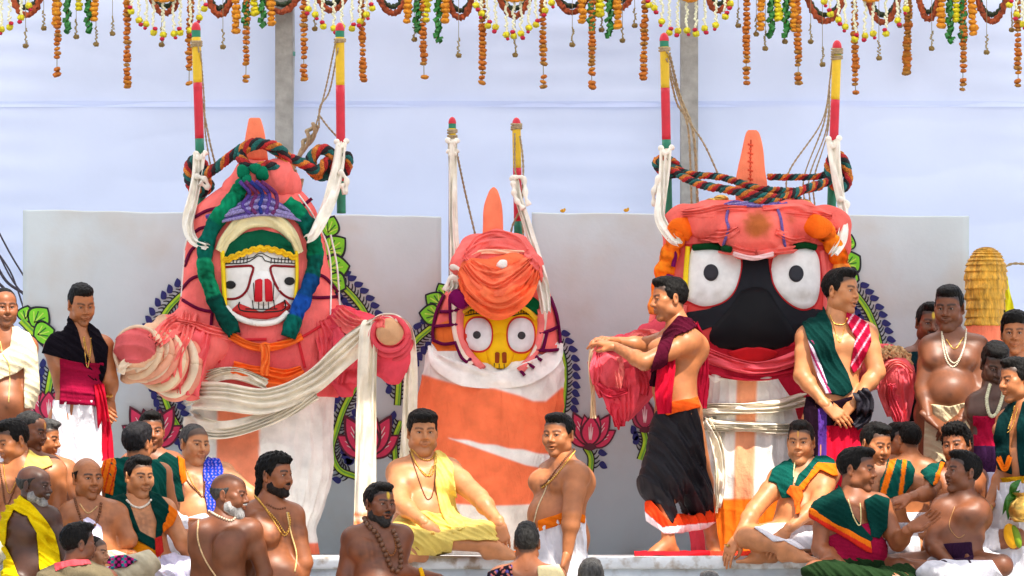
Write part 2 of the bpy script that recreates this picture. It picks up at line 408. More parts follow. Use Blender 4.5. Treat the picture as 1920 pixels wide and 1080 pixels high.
# ------------------------------------------------------------------ people
def Rz(a): c, s = math.cos(a), math.sin(a); return np.array([[c, -s, 0], [s, c, 0], [0, 0, 1]])
def Rx(a): c, s = math.cos(a), math.sin(a); return np.array([[1, 0, 0], [0, c, -s], [0, s, c]])
def Ry(a): c, s = math.cos(a), math.sin(a); return np.array([[c, 0, s], [0, 1, 0], [-s, 0, c]])
def unit(v): v = np.asarray(v, float); return v / (np.linalg.norm(v) + 1e-9)
def head_mesh(tone, fat=0.3, beard='none', mouth=0.0, tilak=None, nose=1.0, brow=1.0, age=0.0, hairy=True, smile=0.0, frown=0.0, sx=1.0, sz=1.0):
    """a head in its own frame: face towards -Y, ears at x = +-0.078, chin at z = -0.125"""
    f = Field((-.112, -.155, -.165), (.112, .135, .14), .0045)
    E, K = f.ell, f.cap
    E((0, .016, .034), (.0745, .096, .084), .02)
    E((0, -.024, -.042), (.0615 + .006 * fat, .068, .083), .035)
    E((0, -.045, .045), (.056, .045, .045), .03)                     # forehead
    for s in (-1, 1):
        E((s * (.046 + .004 * fat), -.012, -.068), .027 + .004 * fat, .03)      # jaw angle
        E((s * .040, -.068, -.032), .024 + .005 * fat, .03)          # cheek
        E((s * .055, -.052, -.004), (.016, .022, .014), .02)         # cheekbone
        f.cap((s * .012, -.088, .0225), (s * .048, -.072, .021), .010, .008, .014)
    E((0, -.075, -.106), (.024 + .004 * fat, .02, .018), .03)        # chin
    if fat > .5: E((0, -.045, -.115), (.045, .04, .026), .03)
    K((0, .02, -.06), (0, .03, -.16), .052 + .006 * fat, .054 + .008 * fat, .03)
    for s in (-1, 1): E((s * .031, -.099, .002), (.0175, .016, .0115), .014, True)
    K((0, -.088, .014), (0, -.108 - .004 * nose, -.026), .0085, .0125 * nose, .012)
    for s in (-1, 1): E((s * .0135 * nose, -.098, -.032), (.0095, .011, .0085), .008)
    K((-.020, -.0935, -.0585), (.020, -.0935, -.0585), .0075, .0075, .010)
    E((0, -.099, -.0585), (.013, .008, .006), .008)
    E((0, -.097 + .004 * mouth, -.0705 - .010 * mouth), (.018, .0095, .0075), .009)
    if mouth: E((0, -.105, -.0655 - .004 * mouth), (.017, .014, .0045 + .006 * mouth), .004, True)
    else: f.cap((-.024, -.101, -.0672 + .0065 * smile), (0, -.110, -.0648), .0028, .0028, .004, None, True); f.cap((.024, -.101, -.0672 + .0065 * smile), (0, -.110, -.0648), .0028, .0028, .004, None, True)
    for s in (-1, 1):                                                # eyelids
        f.cap((s * .017, -.088, .0065), (s * .031, -.0925, .0105), .0042, .0045, .006); f.cap((s * .031, -.0925, .0105), (s * .046, -.080, .0055), .0045, .004, .006)
        f.cap((s * .018, -.087, -.0075), (s * .044, -.081, -.0075), .0045, .0045, .006)
        R = Rz(s * .35)
        E((s * .079, .012, -.004), (.0075, .021, .032), .008, False, R)
        E((s * .086, .008, -.002), (.005, .012, .020), .005, True, R)
        E((s * .077, .006, -.030), (.008, .011, .010), .008)
    V, Q = f.mesh(); x, y, z = V.T; ax = np.abs(x); fr = y < -.055
    col = np.tile(np.asarray(tone, float), (len(V), 1))
    def tint(m, c, a=1.0):
        m = np.clip(m, 0, 1)[:, None] * a; col[:] = col * (1 - m) + np.asarray(c) * m
    g = lambda d, s: np.exp(-(d / s) ** 2)
    t_ = np.asarray(tone)
    tint(g(x, .024) * g(z + .064, .009) * (y < -.085), t_ * np.array([.72, .46, .46]), .65)     # lips
    if not mouth: tint(g(x, .022) * g(z + .0650 + .05 * ax * (1 - smile), .0022) * (y < -.085), t_ * .25, .75)
    if mouth: tint((g(x, .014) * g(z + .0655 + .004 * mouth, .004 + .004 * mouth) > .45) * (y > -.100) * fr, (.05, .012, .012), .95)
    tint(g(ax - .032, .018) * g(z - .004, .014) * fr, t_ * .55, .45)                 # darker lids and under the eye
    bz = .0265 - ((ax - .030) / .03) ** 2 * .008 + (ax - .028) * .22 * frown - .002 * frown
    tint(np.clip(1.6 * g(z - bz, .0048) * (ax > .010) * (ax < .054), 0, 1) * fr, (.012, .009, .008), .95 * brow)
    tint(g(ax - .032, .013) * g(z - .0075, .0025) * fr, (.015, .010, .009), .8)
    tint(g(ax - .007, .005) * g(z + .037, .004) * fr, t_ * .2, .7)                   # nostrils
    jaw = np.clip((-.045 - z + (y + .09) * -.25) / .02, 0, 1) * (y < .005) * np.clip((z + .150) / .02, 0, 1)
    must = g(z + .049, .007) * (ax < .032) * (y < -.07)
    dk = np.array([.014, .011, .010])
    if beard == 'stubble': tint(np.maximum(jaw, must * .9), t_ * .35 + dk * .4, .55)
    elif beard == 'shadow': tint(np.maximum(jaw, must), t_ * .45, .35)
    elif beard == 'moustache': tint(must, dk, .9); tint(jaw, t_ * .5, .3)
    elif beard in ('full', 'grey'): tint(np.maximum(jaw, must), dk if beard == 'full' else (.25, .24, .23), .8)
    if hairy:
        zl = np.interp(y, [-.14, -.10, -.072, -.045, -.022, .004, .022, .06, .14], [.085, .070, .056, .040, -.012, .012, -.02, -.058, -.066]); tint(1 / (1 + np.exp(-np.clip((z - zl - .001) / .003, -30, 30))) * (np.abs(x) < .0815), t_ * .12 + dk * .6, .85)
    if hairy: tint(np.clip((z - .048 + .55 * np.clip(y + .07, -.02, .03)) / .012, 0, 1) * (y < .0) , dk * 2, .5)
    if tilak is not None: tint(np.clip(2 * g(x, .011 if tilak[3] else .004) * g(z - .052, .020) - .3, 0, 1) * fr, tilak[:3], .95)
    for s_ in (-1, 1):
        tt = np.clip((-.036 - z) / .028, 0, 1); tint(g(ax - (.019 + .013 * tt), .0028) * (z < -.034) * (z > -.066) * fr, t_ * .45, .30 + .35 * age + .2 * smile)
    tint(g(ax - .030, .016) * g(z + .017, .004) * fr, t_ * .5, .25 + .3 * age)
    if frown: tint(g(ax - .006, .0022) * g(z - .030, .010) * fr, t_ * .4, .5 * frown)
    if age > .3: tint(np.clip(np.sin((z - .05) * 420 + 20 * x * x * 40) * 1.5 - .6, 0, 1) * g(x, .035) * (z > .036) * (z < .075) * fr, t_ * .5, .45)
    V = V * [sx, 1, sz]
    if age: col *= (1 + .12 * age * wob(V, 160))[:, None]
    return V, Q, col, f
def hair_mesh(kind, tone=(.006, .005, .0045), grey=0.0, seed=0):
    f = Field((-.12, -.145, -.19), (.12, .16, .175), .006)
    t = {'buzz': .004, 'short': .0075, 'fade': .006, 'full': .013, 'curly': .015, 'quiff': .008, 'bald': .006, 'long': .011, 'recede': .008, 'cap': .012, 'bun': .014}[kind]
    f.ell((0, .016, .034), (.0755 + t * .75, .0965 + t, .085 + t), .02)
    if kind in ('quiff', 'short'): f.ell((0, -.045, .103), (.055, .055, .026), .03)
    if kind == 'fade': f.ell((0, -.015, .095), (.066, .088, .036), .025)
    if kind == 'full': f.ell((0, -.03, .09), (.075, .075, .045), .03)
    if kind == 'cap': f.ell((0, -.02, .085), (.082, .095, .042), .02)
    if kind == 'curly': f.ell((.01, -.05, .095), (.07, .06, .04), .03)
    if kind == 'long':
        f.ell((0, .075, -.055), (.062, .040, .075), .03); f.ell((0, .085, -.11), (.05, .03, .055), .03); f.ell((0, -.03, .09), (.066, .07, .036), .03)
    if kind == 'bun': f.ell((0, .08, -.04), (.06, .045, .05), .03); f.ell((0, .0, .09), (.08, .09, .045), .03)
    X, Y, Z = np.meshgrid(*f.ax, indexing='ij')
    sy = {'recede': .035, 'bald': .02}.get(kind, 0)
    low = {'cap': .012, 'full': .004, 'curly': .008}.get(kind, 0)
    zl = np.interp(Y - sy, [-.14, -.10, -.072, -.045, -.022, .004, .022, .06, .14], [.085, .070, .056, .040, -.012, .012, -.02, -.058, -.066]) - low * (Y < -.03)
    if kind in ('long', 'bun'): zl = np.where(Y > .03, -.20, zl)
    zl = zl + .012 * (np.abs(X) / .07) ** 2 * (Y < -.05) + .004 * wob(np.stack([X, Y, Z], -1), 90, seed)
    cut = (zl - Z) * .8
    d = f.d; k = .006
    h = np.maximum(k - np.abs(d - cut), 0) / k; d = np.maximum(d, cut) + h * h * k * .25
    if kind == 'bald':
        top = (Z - (.040 - .25 * np.clip(Y, -.1, .03))) * .8; d = np.maximum(d, np.where(Y < .085, top, top * .6))
    P = np.stack([X, Y, Z], -1)
    amp = {'curly': .0075, 'full': .004, 'long': .005, 'buzz': .0008, 'bald': .0015, 'fade': .002}.get(kind, .0025)
    f.d = (d + amp * wob(P, 170 if kind == 'curly' else 130, seed) + amp * .5 * wob(P * np.array([1, 1, .3]), 420, seed)).astype(np.float32)
    V, Q = f.mesh(); col = np.tile(np.asarray(tone), (len(V), 1))
    gm = np.clip(grey + .25 * grey * wob(V * np.array([1, 1, .4]), 300, seed + 2) + grey * .35 * (V[:, 2] < .02), 0, 1)[:, None]
    return V, Q, col * (1 - gm) + np.array([.20, .195, .19]) * gm
def beard_mesh(tone, grey, long=0.0, seed=0):
    f = Field((-.10, -.15, -.19), (.10, .05, .02), .005)
    f.ell((0, -.026, -.045), (.064, .070, .083), .03); f.ell((0, -.074, -.110 - .012 * long), (.030, .024, .024 + .012 * long), .03)
    for s in (-1, 1): f.ell((s * .047, -.014, -.068), .030, .03)
    X, Y, Z = np.meshgrid(*f.ax, indexing='ij'); P = np.stack([X, Y, Z], -1)
    zl = np.interp(Y, [-.14, -.085, -.06, -.02, .0, .03], [-.050, -.052, -.045, -.02, -.0, -.09])
    d = np.maximum(f.d, (Z - zl) * .8); d = np.maximum(d, Y - .002)
    mo = .0225 - np.sqrt((X / 1.15) ** 2 + (Y + .112) ** 2 + ((Z + .064) * 1.6) ** 2); d = np.maximum(d, mo)
    f.d = (d + .0014 * wob(P, 320, seed)).astype(np.float32)
    f.cap((-.024, -.088, -.052), (0, -.104, -.045), .006, .007, .006); f.cap((.024, -.088, -.052), (0, -.104, -.045), .006, .007, .006)
    V, Q = f.mesh(); gm = np.clip(grey + .3 * grey * wob(V, 260, seed), 0, 1)[:, None]
    return V, Q, np.tile(np.asarray(tone), (len(V), 1)) * (1 - gm) + np.array([.42, .41, .40]) * gm
def hand_mesh(W_, d, n, thumb, curl=.35, sc=1.0, spread=.25):
    """palm, four unequal bent fingers and a thumb; W_ wrist, d towards the fingers, n where the palm faces"""
    d = unit(d); n = unit(np.asarray(n) - d * (np.asarray(n) @ d)); l = np.cross(d, n) ; l = l * thumb
    hi = np.abs(d) * .2 + .10; f = Field(W_ + d * .07 * sc - .15 * sc, W_ + d * .07 * sc + .15 * sc, .0052)
    at = lambda a, b, c: W_ + (d * a + l * b + n * c) * sc
    f.cap(at(-.03, 0, 0), at(.02, 0, 0), .0265 * sc, .027 * sc, .02, (n, .78))
    base = [(.092, .031), (.096, .010), (.090, -.011), (.080, -.030)]
    ln = [(.040, .026, .020), (.044, .029, .021), (.040, .027, .020), (.031, .021, .018)]
    for i, ((a, b), L_) in enumerate(zip(base, ln)):
        f.cap(at(.012, b * .55, 0), at(a, b, 0), .0165 * sc, .0125 * sc, .014)
        p = at(a, b, 0); dd = unit(d + l * (b * spread * 10) * .35); th = curl * (.55 + .10 * i)
        for j, q in enumerate(L_):
            dd = unit(dd * math.cos(th) + n * math.sin(th)); p2 = p + dd * q * sc; r = (.0092, .0084, .0075, .0066)
            f.cap(p, p2, r[j] * sc * (.92 if i == 3 else 1), r[j + 1] * sc * (.92 if i == 3 else 1), .005); p = p2; th = curl * (.9 if j == 0 else .6)
    p = at(.022, .022, .006); p2 = at(.052, .046, .014 + .015 * curl); p3 = at(.080, .054 - .02 * curl, .020 + .03 * curl); p4 = at(.103, .050 - .035 * curl, .022 + .04 * curl)
    f.cap(p, p2, .017 * sc, .0125 * sc, .014); f.cap(p2, p3, .0118 * sc, .0100 * sc, .006); f.cap(p3, p4, .0100 * sc, .0075 * sc, .005)
    return f.mesh()
def foot_prims(f, an, d, sc=1.0):
    d = unit([d[0], d[1], 0]); l = np.array([-d[1], d[0], 0]); a = np.asarray(an, float); zb = a[2] - .075 * sc
    at = lambda x, y, z: np.array([a[0], a[1], zb]) + (d * x + l * y + np.array([0, 0, z])) * sc
    f.cap(at(-.035, 0, .032), at(.05, 0, .042), .032 * sc, .034 * sc, .03); f.cap(at(0, 0, .08), at(.10, .0, .03), .034 * sc, .026 * sc, .03)
    f.cap(at(.05, .018, .022), at(.135, .025, .019), .024 * sc, .018 * sc, .02); f.cap(at(.05, -.02, .02), at(.12, -.026, .015), .022 * sc, .014 * sc, .02)
    for i, (yy, ln, r) in enumerate([(.032, .192, .0125), (.011, .185, .0098), (-.007, .177, .0094), (-.024, .167, .009), (-.040, .155, .0085)]):
        f.cap(at(.12, yy * .8, .017), at(ln, yy, .012), r * sc * 1.05, r * sc, .006)
PEOPLE = []
class Person: pass
def person(label, Y, tone, head, neck, sh, pel, el, wr, hd=(None, None), ty=0.0, bulk=1.0, arm=1.0, belly=.3, bs=1.0, legs='seated', ly=None,
           hip=None, kn=None, an=None, ground=0.0, feet=None, face=None, hair='short', hopt=None, beard=None, cl=(), nk=(), eyes=True, look=0.0, group=None, seed=0, tubes=(), chest=True, name='person'):
    T = np.asarray(lin(*tone)) * .95
    p3 = lambda q: px(q[0], q[1], Y + (q[2] if len(q) > 2 else 0))
    hx, hy, yaw, pit, rol, hp = head
    hs = hp * .93 * mpp(Y) / 0.235; Hc = p3((hx, hy, 0)) if len(head) < 7 else p3((hx, hy, head[6]))
    RH = Rz(math.radians(yaw)) @ Rx(math.radians(pit)) @ Ry(math.radians(rol))
    N, P0 = p3(neck), p3(pel); S = [p3(q) for q in sh]; E = [p3(q) if q else None for q in el]; Wr = [p3(q) if q else None for q in wr]
    a = math.radians(ty); n = np.array([math.sin(a), -math.cos(a), 0]); u = unit(N - P0); sd = unit(S[1] - S[0]); n = unit(n - u * (n @ u)); up = np.array([0, 0, 1.])
    L = np.linalg.norm(N - P0); sw = np.linalg.norm(S[1] - S[0]) / 2
    if not isinstance(bs, (list, tuple)): b = bs * (hs / .93) ** .5
    lat = np.cross(n, u) * -1; lat = lat if lat @ sd > 0 else -lat
    if sw < .13: sw = .15
    E = [e + n * .05 * b if e is not None else None for e in E]
    # legs ----------------------------------------------------------------
    H = K_ = A_ = None; fd = [n, n]
    if hip: H = [p3(q) for q in hip]; K_ = [p3(q) for q in kn]; A_ = [p3(q) for q in an]
    elif legs == 'seated':
        la = math.radians(ty if ly is None else ly); m = np.array([math.sin(la), -math.cos(la), 0]); s_ = np.array([math.cos(la), math.sin(la), 0])
        if s_ @ lat < 0: s_ = -s_
        H = [P0 - s_ * .09 * b - up * .03, P0 + s_ * .09 * b - up * .03]
        K_ = [P0 - s_ * .36 * b + m * .25 * b - up * .03, P0 + s_ * .36 * b + m * .25 * b - up * .03]
        A_ = [P0 + s_ * .10 * b + m * .36 * b - up * .075, P0 - s_ * .10 * b + m * .30 * b - up * .06]; fd = [s_, -s_]
    elif legs == 'stand':
        H = [P0 - lat * .09 * b - up * .04, P0 + lat * .09 * b - up * .04]; A_ = [np.array([h[0], h[1], ground + .08]) for h in H]
        A_ = [A_[0] - lat * .04, A_[1] + lat * .04]; K_ = [(h + q) / 2 + n * .03 for h, q in zip(H, A_)]
    pts = [N, P0, Hc] + S + [q for q in E + Wr if q is not None] + ((H + K_ + A_) if H else [])
    lo = np.min(pts, 0) - .20 * b; hi = np.max(pts, 0) + .20 * b; hi[2] = max(N[2] + .12, max(s_[2] for s_ in S) + .1)
    if H: lo[2] = min(q[2] for q in A_ + K_) - .12
    f = Field(lo, hi, .0125)
    at = lambda t, x, y: P0 + u * (L * t) + lat * x + n * y
    cw = max(.03, sw * .90 - .098 * b); sw_ = bulk ** .45
    f.cap(at(-.02, -.065 * b, 0), at(-.02, .065 * b, 0), .100 * b * bulk, None, .05, (n, .98))
    f.cap(at(.27, -.042 * b * bulk, .012), at(.27, .042 * b * bulk, .012), .088 * b * bulk ** .8, None, .07, (n, .98))
    if belly > .25:
        f.ell(at(.24, 0, .035 + .05 * belly), (.112 * b * bulk ** .8, .098 * b * bulk ** .8, .125 * b), .06)
    f.cap(at(.56, -cw * sw_, 0), at(.56, cw * sw_, 0), .098 * b * sw_, None, .07, (n, .96))
    f.cap(at(.80, -sw * .60, -.005), at(.80, sw * .60, -.005), .080 * b, None, .06, (n, .92))
    for s_ in (-1, 1):
        f.ell(at(.72, s_ * .080 * b, .070 * b), (.080 * b, .045 * b, .060 * b), .045)
        if belly > .6: f.ell(at(.66, s_ * .085 * b, .085 * b), (.062 * b, .042 * b, .046 * b), .03)
        f.ell(at(.72, s_ * .085 * b, -.065 * b), (.075 * b, .045 * b, .085 * b), .05)
    f.cap(at(.12, 0, -.118 * b), at(.72, 0, -.118 * b), .010, .012, .03, None, True)
    f.cap(at(.93, -sw * .15, .055 * b), at(.90, -sw * .75, .04 * b), .012, .012, .03); f.cap(at(.93, sw * .15, .055 * b), at(.90, sw * .75, .04 * b), .012, .012, .03)
    neckT = Hc + RH @ np.array([0, .022, -.055]) * hs
    f.cap(N - u * .06, neckT, .062 * hs * arm ** .3, .051 * hs, .04)
    for i in (0, 1):
        f.cap(N - u * .02 + (neckT - N) * .25, S[i] + up * .012, .046 * b, .045 * b, .05)
        f.ell(S[i], .062 * b * arm ** .6, .05)
    if H:
        for i in (0, 1):
            f.cap(H[i], K_[i], .088 * b * bulk ** .5, .060 * b, .05); f.cap(K_[i], A_[i], .056 * b, .036 * b, .03)
            f.ell(K_[i] * .7 + A_[i] * .3, .056 * b, .03)
            foot_prims(f, A_[i], feet[i] if feet else fd[i], b)
    f0 = f.copy()
    for i in (0, 1):
        if E[i] is not None:
            ru = .050 * b * arm
            f.cap(S[i] * .88 + E[i] * .12, E[i], ru, .041 * b * arm, .018); m = S[i] * .62 + E[i] * .38; f.ell(m, .050 * b * arm, .018)
            if Wr[i] is not None:
                f.cap(E[i], Wr[i], .041 * b * arm ** .8, .0265 * b * arm ** .4, .016); f.ell(E[i] * .72 + Wr[i] * .28, .044 * b * arm ** .8, .016)
    V, Q = f.mesh(); col = np.tile(T, (len(V), 1))
    if chest:
        for s_ in (-1, 1):
            c_ = at(.67, s_ * .092 * b, .12 * b); dd = V - c_; dd = dd - n * (dd @ n)[:, None]
            mm = (np.exp(-(dd ** 2).sum(1) / .016 ** 2) * ((V - at(.5, 0, 0)) @ n > .03) * (np.abs((V - c_) @ n) < .12))[:, None] * .65
            col = col * (1 - mm) + T * np.array([.35, .26, .24]) * mm
        nv_ = at(.20, 0, 0); dd = V - nv_; dd = dd - n * (dd @ n)[:, None]
        mm = (np.exp(-(dd ** 2).sum(1) / .013 ** 2) * ((V - nv_) @ n > .05))[:, None] * .7; col = col * (1 - mm) + T * .2 * mm
        cc = (V - at(.70, 0, 0)); fz = np.exp(-((cc @ lat) / .085) ** 2 - ((cc @ u) / .10) ** 2) * ((cc @ n) > .04); hm = np.clip(fz * (.35 + .5 * wob(V, 120, seed)), 0, .55)[:, None] * ((seed % 3) != 2) * .8
        col = col * (1 - hm) + T * .18 * hm
    col = col * (1 + .06 * wob(V, 9, seed) + .04 * wob(V, 30, seed))[:, None]
    fo = dict(face or {}); rr = random.Random(seed * 13 + 5); fo.setdefault('nose', rr.uniform(.85, 1.2)); fo.setdefault('sx', rr.uniform(.94, 1.03)); fo.setdefault('sz', rr.uniform(.97, 1.05)); fo.setdefault('frown', rr.uniform(.0, .8)); fo.setdefault('brow', rr.uniform(.75, 1.0)); HV, HQ, Hcol, hf = head_mesh(T, **fo); HW = (HV * hs) @ RH.T + Hc
    mb = MB(); mb.add(V, Q, (), col); mb.add(HW, HQ, (), Hcol)
    for i in (0, 1):
        if Wr[i] is None or hd[i] is None: continue
        o = dict(hd[i]); e = p3(o.pop('to')) - Wr[i] if 'to' in o else Wr[i] - E[i]
        nn = o.pop('n', (0, 1, 0)); th = o.pop('thumb', 1)
        hv, hq = hand_mesh(Wr[i], e, nn, th, sc=b * o.pop('sc', 1.0), **o); mb.add(hv, hq, (), T * np.array([1.02, .98, .96]))
    allv = np.concatenate(mb.v); base = np.array([P0[0], P0[1], allv[:, 2].min()])
    root = thing(name, base, label, 'person', group)
    body = mb.build('body', SKIN, root)
    if hair:
        ho = dict(hopt or {}); v_, q_, c_ = hair_mesh(hair, seed=seed, **ho); mk('hair', (v_ * [fo['sx'], 1, fo['sz']] * hs) @ RH.T + Hc, q_, HAIR, root, c_)
    if beard: v_, q_, c_ = beard_mesh(*beard); mk('beard', (v_ * [fo['sx'], 1, fo['sz']] * hs) @ RH.T + Hc, q_, HAIR, root, c_)
    if eyes:
        for s_ in (-1, 1):
            i0 = int(round((s_ * .031 - hf.lo[0]) / hf.h)); k0 = int(round((-.001 - hf.lo[2]) / hf.h)); ln = hf.d[i0, :, k0]
            j = int(np.argmax(ln < 0)); ys = hf.lo[1] + j * hf.h
            m = ball((s_ * .0305, ys + .0075, .0005), (.0145, .0115, .0068), (.62, .58, .54), None, 16, 11, Rz(s_ * .22)); c_ = m.c[0]; v_ = m.v[0]
            r_ = np.hypot(v_[:, 0] - s_ * .0305 - look * .006, (v_[:, 2] - .0005) * .95); front_ = v_[:, 1] < ys + .0065
            c_[(r_ < .0066) & front_] = (.016, .009, .006)
            mk('eye', (v_ * [fo['sx'], 1, fo['sz']] * hs) @ RH.T + Hc, m.q, EYE, root, c_)
    r = Person(); r.root, r.body, r.f, r.Y, r.P0, r.n, r.lat, r.u, r.L, r.b, r.hs, r.RH, r.Hc, r.tone = root, body, f, Y, P0, n, lat, u, L, b, hs, RH, Hc, T
    r.f0 = f0; r.solid = [body]; r.H, r.K, r.A = H, K_, A_
    for g in cl: garment(r, *g[:3], **(g[3] if len(g) > 3 else {}))
    r.bv = bvh_of(r.solid)
    for g in nk: necklace(r, *g[:3], **(g[3] if len(g) > 3 else {}))
    for g in tubes: scarf(r, *g[:4], **(g[4] if len(g) > 4 else {}))
    PEOPLE.append(r); return r
def garment(r, name, color, poly, off=.013, fold=(1, 0, .06, .006), side=None, extra=(), k=.05, inn=.02, m=None, colf=None, extra3=(), grow=0.0, sharp=1.0):
    """cloth lying on the body inside an outline: the body's own surface lifted by its thickness and folds"""
    f = (r.f0 if name.split('_')[0] in ('dhoti', 'waist', 'waistband', 'belt', 'trousers') else r.f).copy()
    for e in extra:
        a, b, ra, rb = e[:4]; a = px(a[0], a[1], r.Y + (a[2] if len(a) > 2 else 0)); b = px(b[0], b[1], r.Y + (b[2] if len(b) > 2 else 0))
        f.cap(a, b, ra, rb, k)
    for a, b, ra, rb in extra3: f.cap(a, b, ra, rb, k)
    poly = np.asarray(poly, float); s = mpp(r.Y)
    lo = np.array([(poly[:, 0].min() - 966) * s - .03, f.lo[1], CAMZ + (HY - poly[:, 1].max() - 6) * s - .02]); hi = np.array([(poly[:, 0].max() - 954) * s + .03, f.ax[1][-1], CAMZ + (HY - poly[:, 1].min() + 6) * s + .02])
    sl_, X, Yv, Z = f.blk(lo, hi, 0.0); d = f.d[sl_]
    def up2(a, ax):
        a = np.moveaxis(a, ax, 0); o = np.empty((a.shape[0] * 2 - 1,) + a.shape[1:], np.float32); o[::2] = a; o[1::2] = (a[:-1] + a[1:]) / 2; return np.moveaxis(o, 0, ax)
    if min(d.shape) < 3: return None
    for ax in range(3): d = up2(d, ax)
    gh = f.h / 2; ga = [f.ax[i][sl_[i]][0] + np.arange(d.shape[i]) * gh for i in range(3)]
    X, Yv, Z = np.meshgrid(*ga, indexing='ij'); off = off * .62 + .002; inn = .010
    g = np.full(d.shape, 1.0, np.float32); band = (d < off + .045) & (d > -inn - .035)
    if not band.any(): return None
    P = np.stack([X[band], Yv[band], Z[band]], 1).astype(float)
    ph = P[:, 0] * fold[0] + P[:, 2] * fold[1] + P[:, 1] * .6 * abs(fold[0]) + .02 * wob(P, 5, len(poly))
    w1 = crease(np.pi * ph / fold[2] + 1.3 * wob(P, 5, 2)) * (.65 + .5 * wob(P, 4, 7)) + .4 * crease(np.pi * ph / fold[2] * 2.3 + 2 * wob(P, 7, 3))
    dd = d[band] - off - fold[3] * w1 - fold[3] * .5 * wob(P, 14, 5) - fold[3] * .5 * rid(P, 16, 4)
    pp = np.stack([960 + F * P[:, 0] / (D + P[:, 1]), HY + F * (CAMZ - P[:, 2]) / (D + P[:, 1])], 1)
    ps = polysd(pp, poly) * s + .003 * wob(P, 30, 1) - grow
    v = np.maximum(np.maximum(dd, ps), -(d[band] + inn - .0) if not extra and not extra3 else -(d[band] + .022))
    if side: v = np.maximum(v, (-1 if side == 'front' else 1) * ((P - r.P0) @ r.n) - .0)
    g[band] = v
    V, Q = nets(g, np.array([a[0] for a in ga]), gh)
    if len(Q) == 0: return None
    lab = np.arange(len(V))
    for _ in range(200):
        m_ = lab[Q].min(1); l2 = lab.copy(); np.minimum.at(l2, Q.ravel(), np.repeat(m_, 4)); l2 = l2[l2]
        if (l2 == lab).all(): break
        lab = l2
    cnt = np.bincount(lab[Q[:, 0]], minlength=len(V)); keep = cnt >= (cnt.max() * (.999 if name in ('towel', 'waist_wrap', 'shawl_knot') else .12)); Q = Q[keep[lab[Q[:, 0]]]]
    us = np.unique(Q); rm = np.full(len(V), -1); rm[us] = np.arange(len(us)); V = V[us]; Q = rm[Q]
    c = np.tile(np.asarray(lin(*color)) * .9, (len(V), 1))
    pp = np.stack([960 + F * V[:, 0] / (D + V[:, 1]), HY + F * (CAMZ - V[:, 2]) / (D + V[:, 1])], 1)
    if colf is not None: c = colf(pp, c)
    o = mk(name, V, Q, m or CLOTH, r.root, c); r.solid.append(o); return o
def necklace(r, path, rad, color, gap=1.9, thread=False, m=None, name='necklace', indiv=False, off=.6):
    P = smooth_path(path, 60) if len(path) > 2 else resample(path, 60); W_ = front(r.bv, P, r.Y, rad * off)
    W_ = smooth_path(W_[::3], 240)
    if thread: tube(W_[::4], rad, 5, lin(*color)).build(name, m or BEAD, r.root); return
    d = np.r_[0, np.cumsum(np.linalg.norm(np.diff(W_, axis=0), axis=1))]; nb = max(3, int(d[-1] / (rad * gap))); pts = resample(W_, nb)
    if indiv:
        o = tube(W_[::4], rad * .25, 5, (.05, .02, .01)).build(name, m or BEAD, r.root); me = None
        for i, q in enumerate(pts):
            b = ball((0, 0, 0), rad * np.array([1, .95, .9]), lin(*color), None, 10, 7); v = b.v[0] * (1 + .10 * wob(b.v[0], 900 / 1, 1))[:, None]
            if me is None: me = meshdata('bead', v, b.q, m or BEAD, b.c[0])
            ob = bpy.data.objects.new('bead', me); C.objects.link(ob); ob.parent = o; ob.location = tuple(q - wl(o)); ob.rotation_euler = (i * 1.3, i * .7, 0)
        return
    mb = MB()
    for q in pts: ball(q, rad, lin(*color), mb, 6, 5)
    mb.build(name, m or BEAD, r.root)
def scarf(r, name, color, path, wd, off=.012, folds=3, amp=.006, n=40, m=None, thick=.012, colf=None, free=None, seed=0.0):
    """a gathered cloth along a line of pixels on the wearer; free: depth offsets where it hangs clear"""
    P = smooth_path([q[:2] for q in path], n); W_ = front(r.bv, P, r.Y, off)
    if free is not None: W_[:, 1] = np.interp(np.linspace(0, 1, n), np.linspace(0, 1, len(free)), free) + r.Y
    for _ in range(3): W_[1:-1] = (W_[:-2] + 2 * W_[1:-1] + W_[2:]) / 4
    w_ = np.interp(np.linspace(0, 1, n), np.linspace(0, 1, len(wd)), wd) * mpp(r.Y) if isinstance(wd, (list, tuple)) else wd * mpp(r.Y)
    c = np.asarray(lin(*color)) * .9
    ribbon(W_, w_, thick, folds, amp, None, c, None, 13, seed, colf).build(name, m or CLOTH, r.root)

# ------------------------------------------------------------------ setting
WHITEWALL = mat('white_wall', (.56, .63, .66), rough=.75, nscale=3, nvar=.05, bump=.1, bscale=40, col2=(.52, .49, .44), c2scale=1.6, c2pos=(.50, .78))
STONE = mat('painted_platform', (.70, .76, .80), rough=.7, nscale=6, nvar=.12, bump=.4, bscale=25, col2=(.40, .37, .33), c2scale=7, c2pos=(.56, .74))
FLOORM = mat('platform_floor', (.58, .55, .52), rough=.8, nscale=9, nvar=.2, bump=.3, bscale=50)
GROUND = mat('dusty_ground', (.42, .38, .33), rough=.95, nscale=4, nvar=.3, bump=.4, bscale=30)
SHEET = mat('white_cloth_sheet', (.71, .79, 1.0), rough=.9, nscale=2, nvar=.03, bump=.08, bscale=25, trans=.35)
CONC = mat('concrete', (.30, .29, .27), rough=.85, nscale=14, nvar=.2, bump=.35, bscale=45)
BAMBOO = mat('bamboo', (.40, .29, .14), rough=.6, nscale=10, nvar=.2)
JUTE = mat('jute', (.42, .32, .19), rough=.95, nscale=60, nvar=.3, bump=.8, bscale=200)
STEEL = mat('grey_pipe', (.38, .39, .40), rough=.45, metal=.3)
WIRE = mat('black_wire', (.03, .02, .035), rough=.5)
BAND = mat('pole_paint', attr=True, rough=.45, nscale=20, nvar=.10, bump=.08, bscale=60)
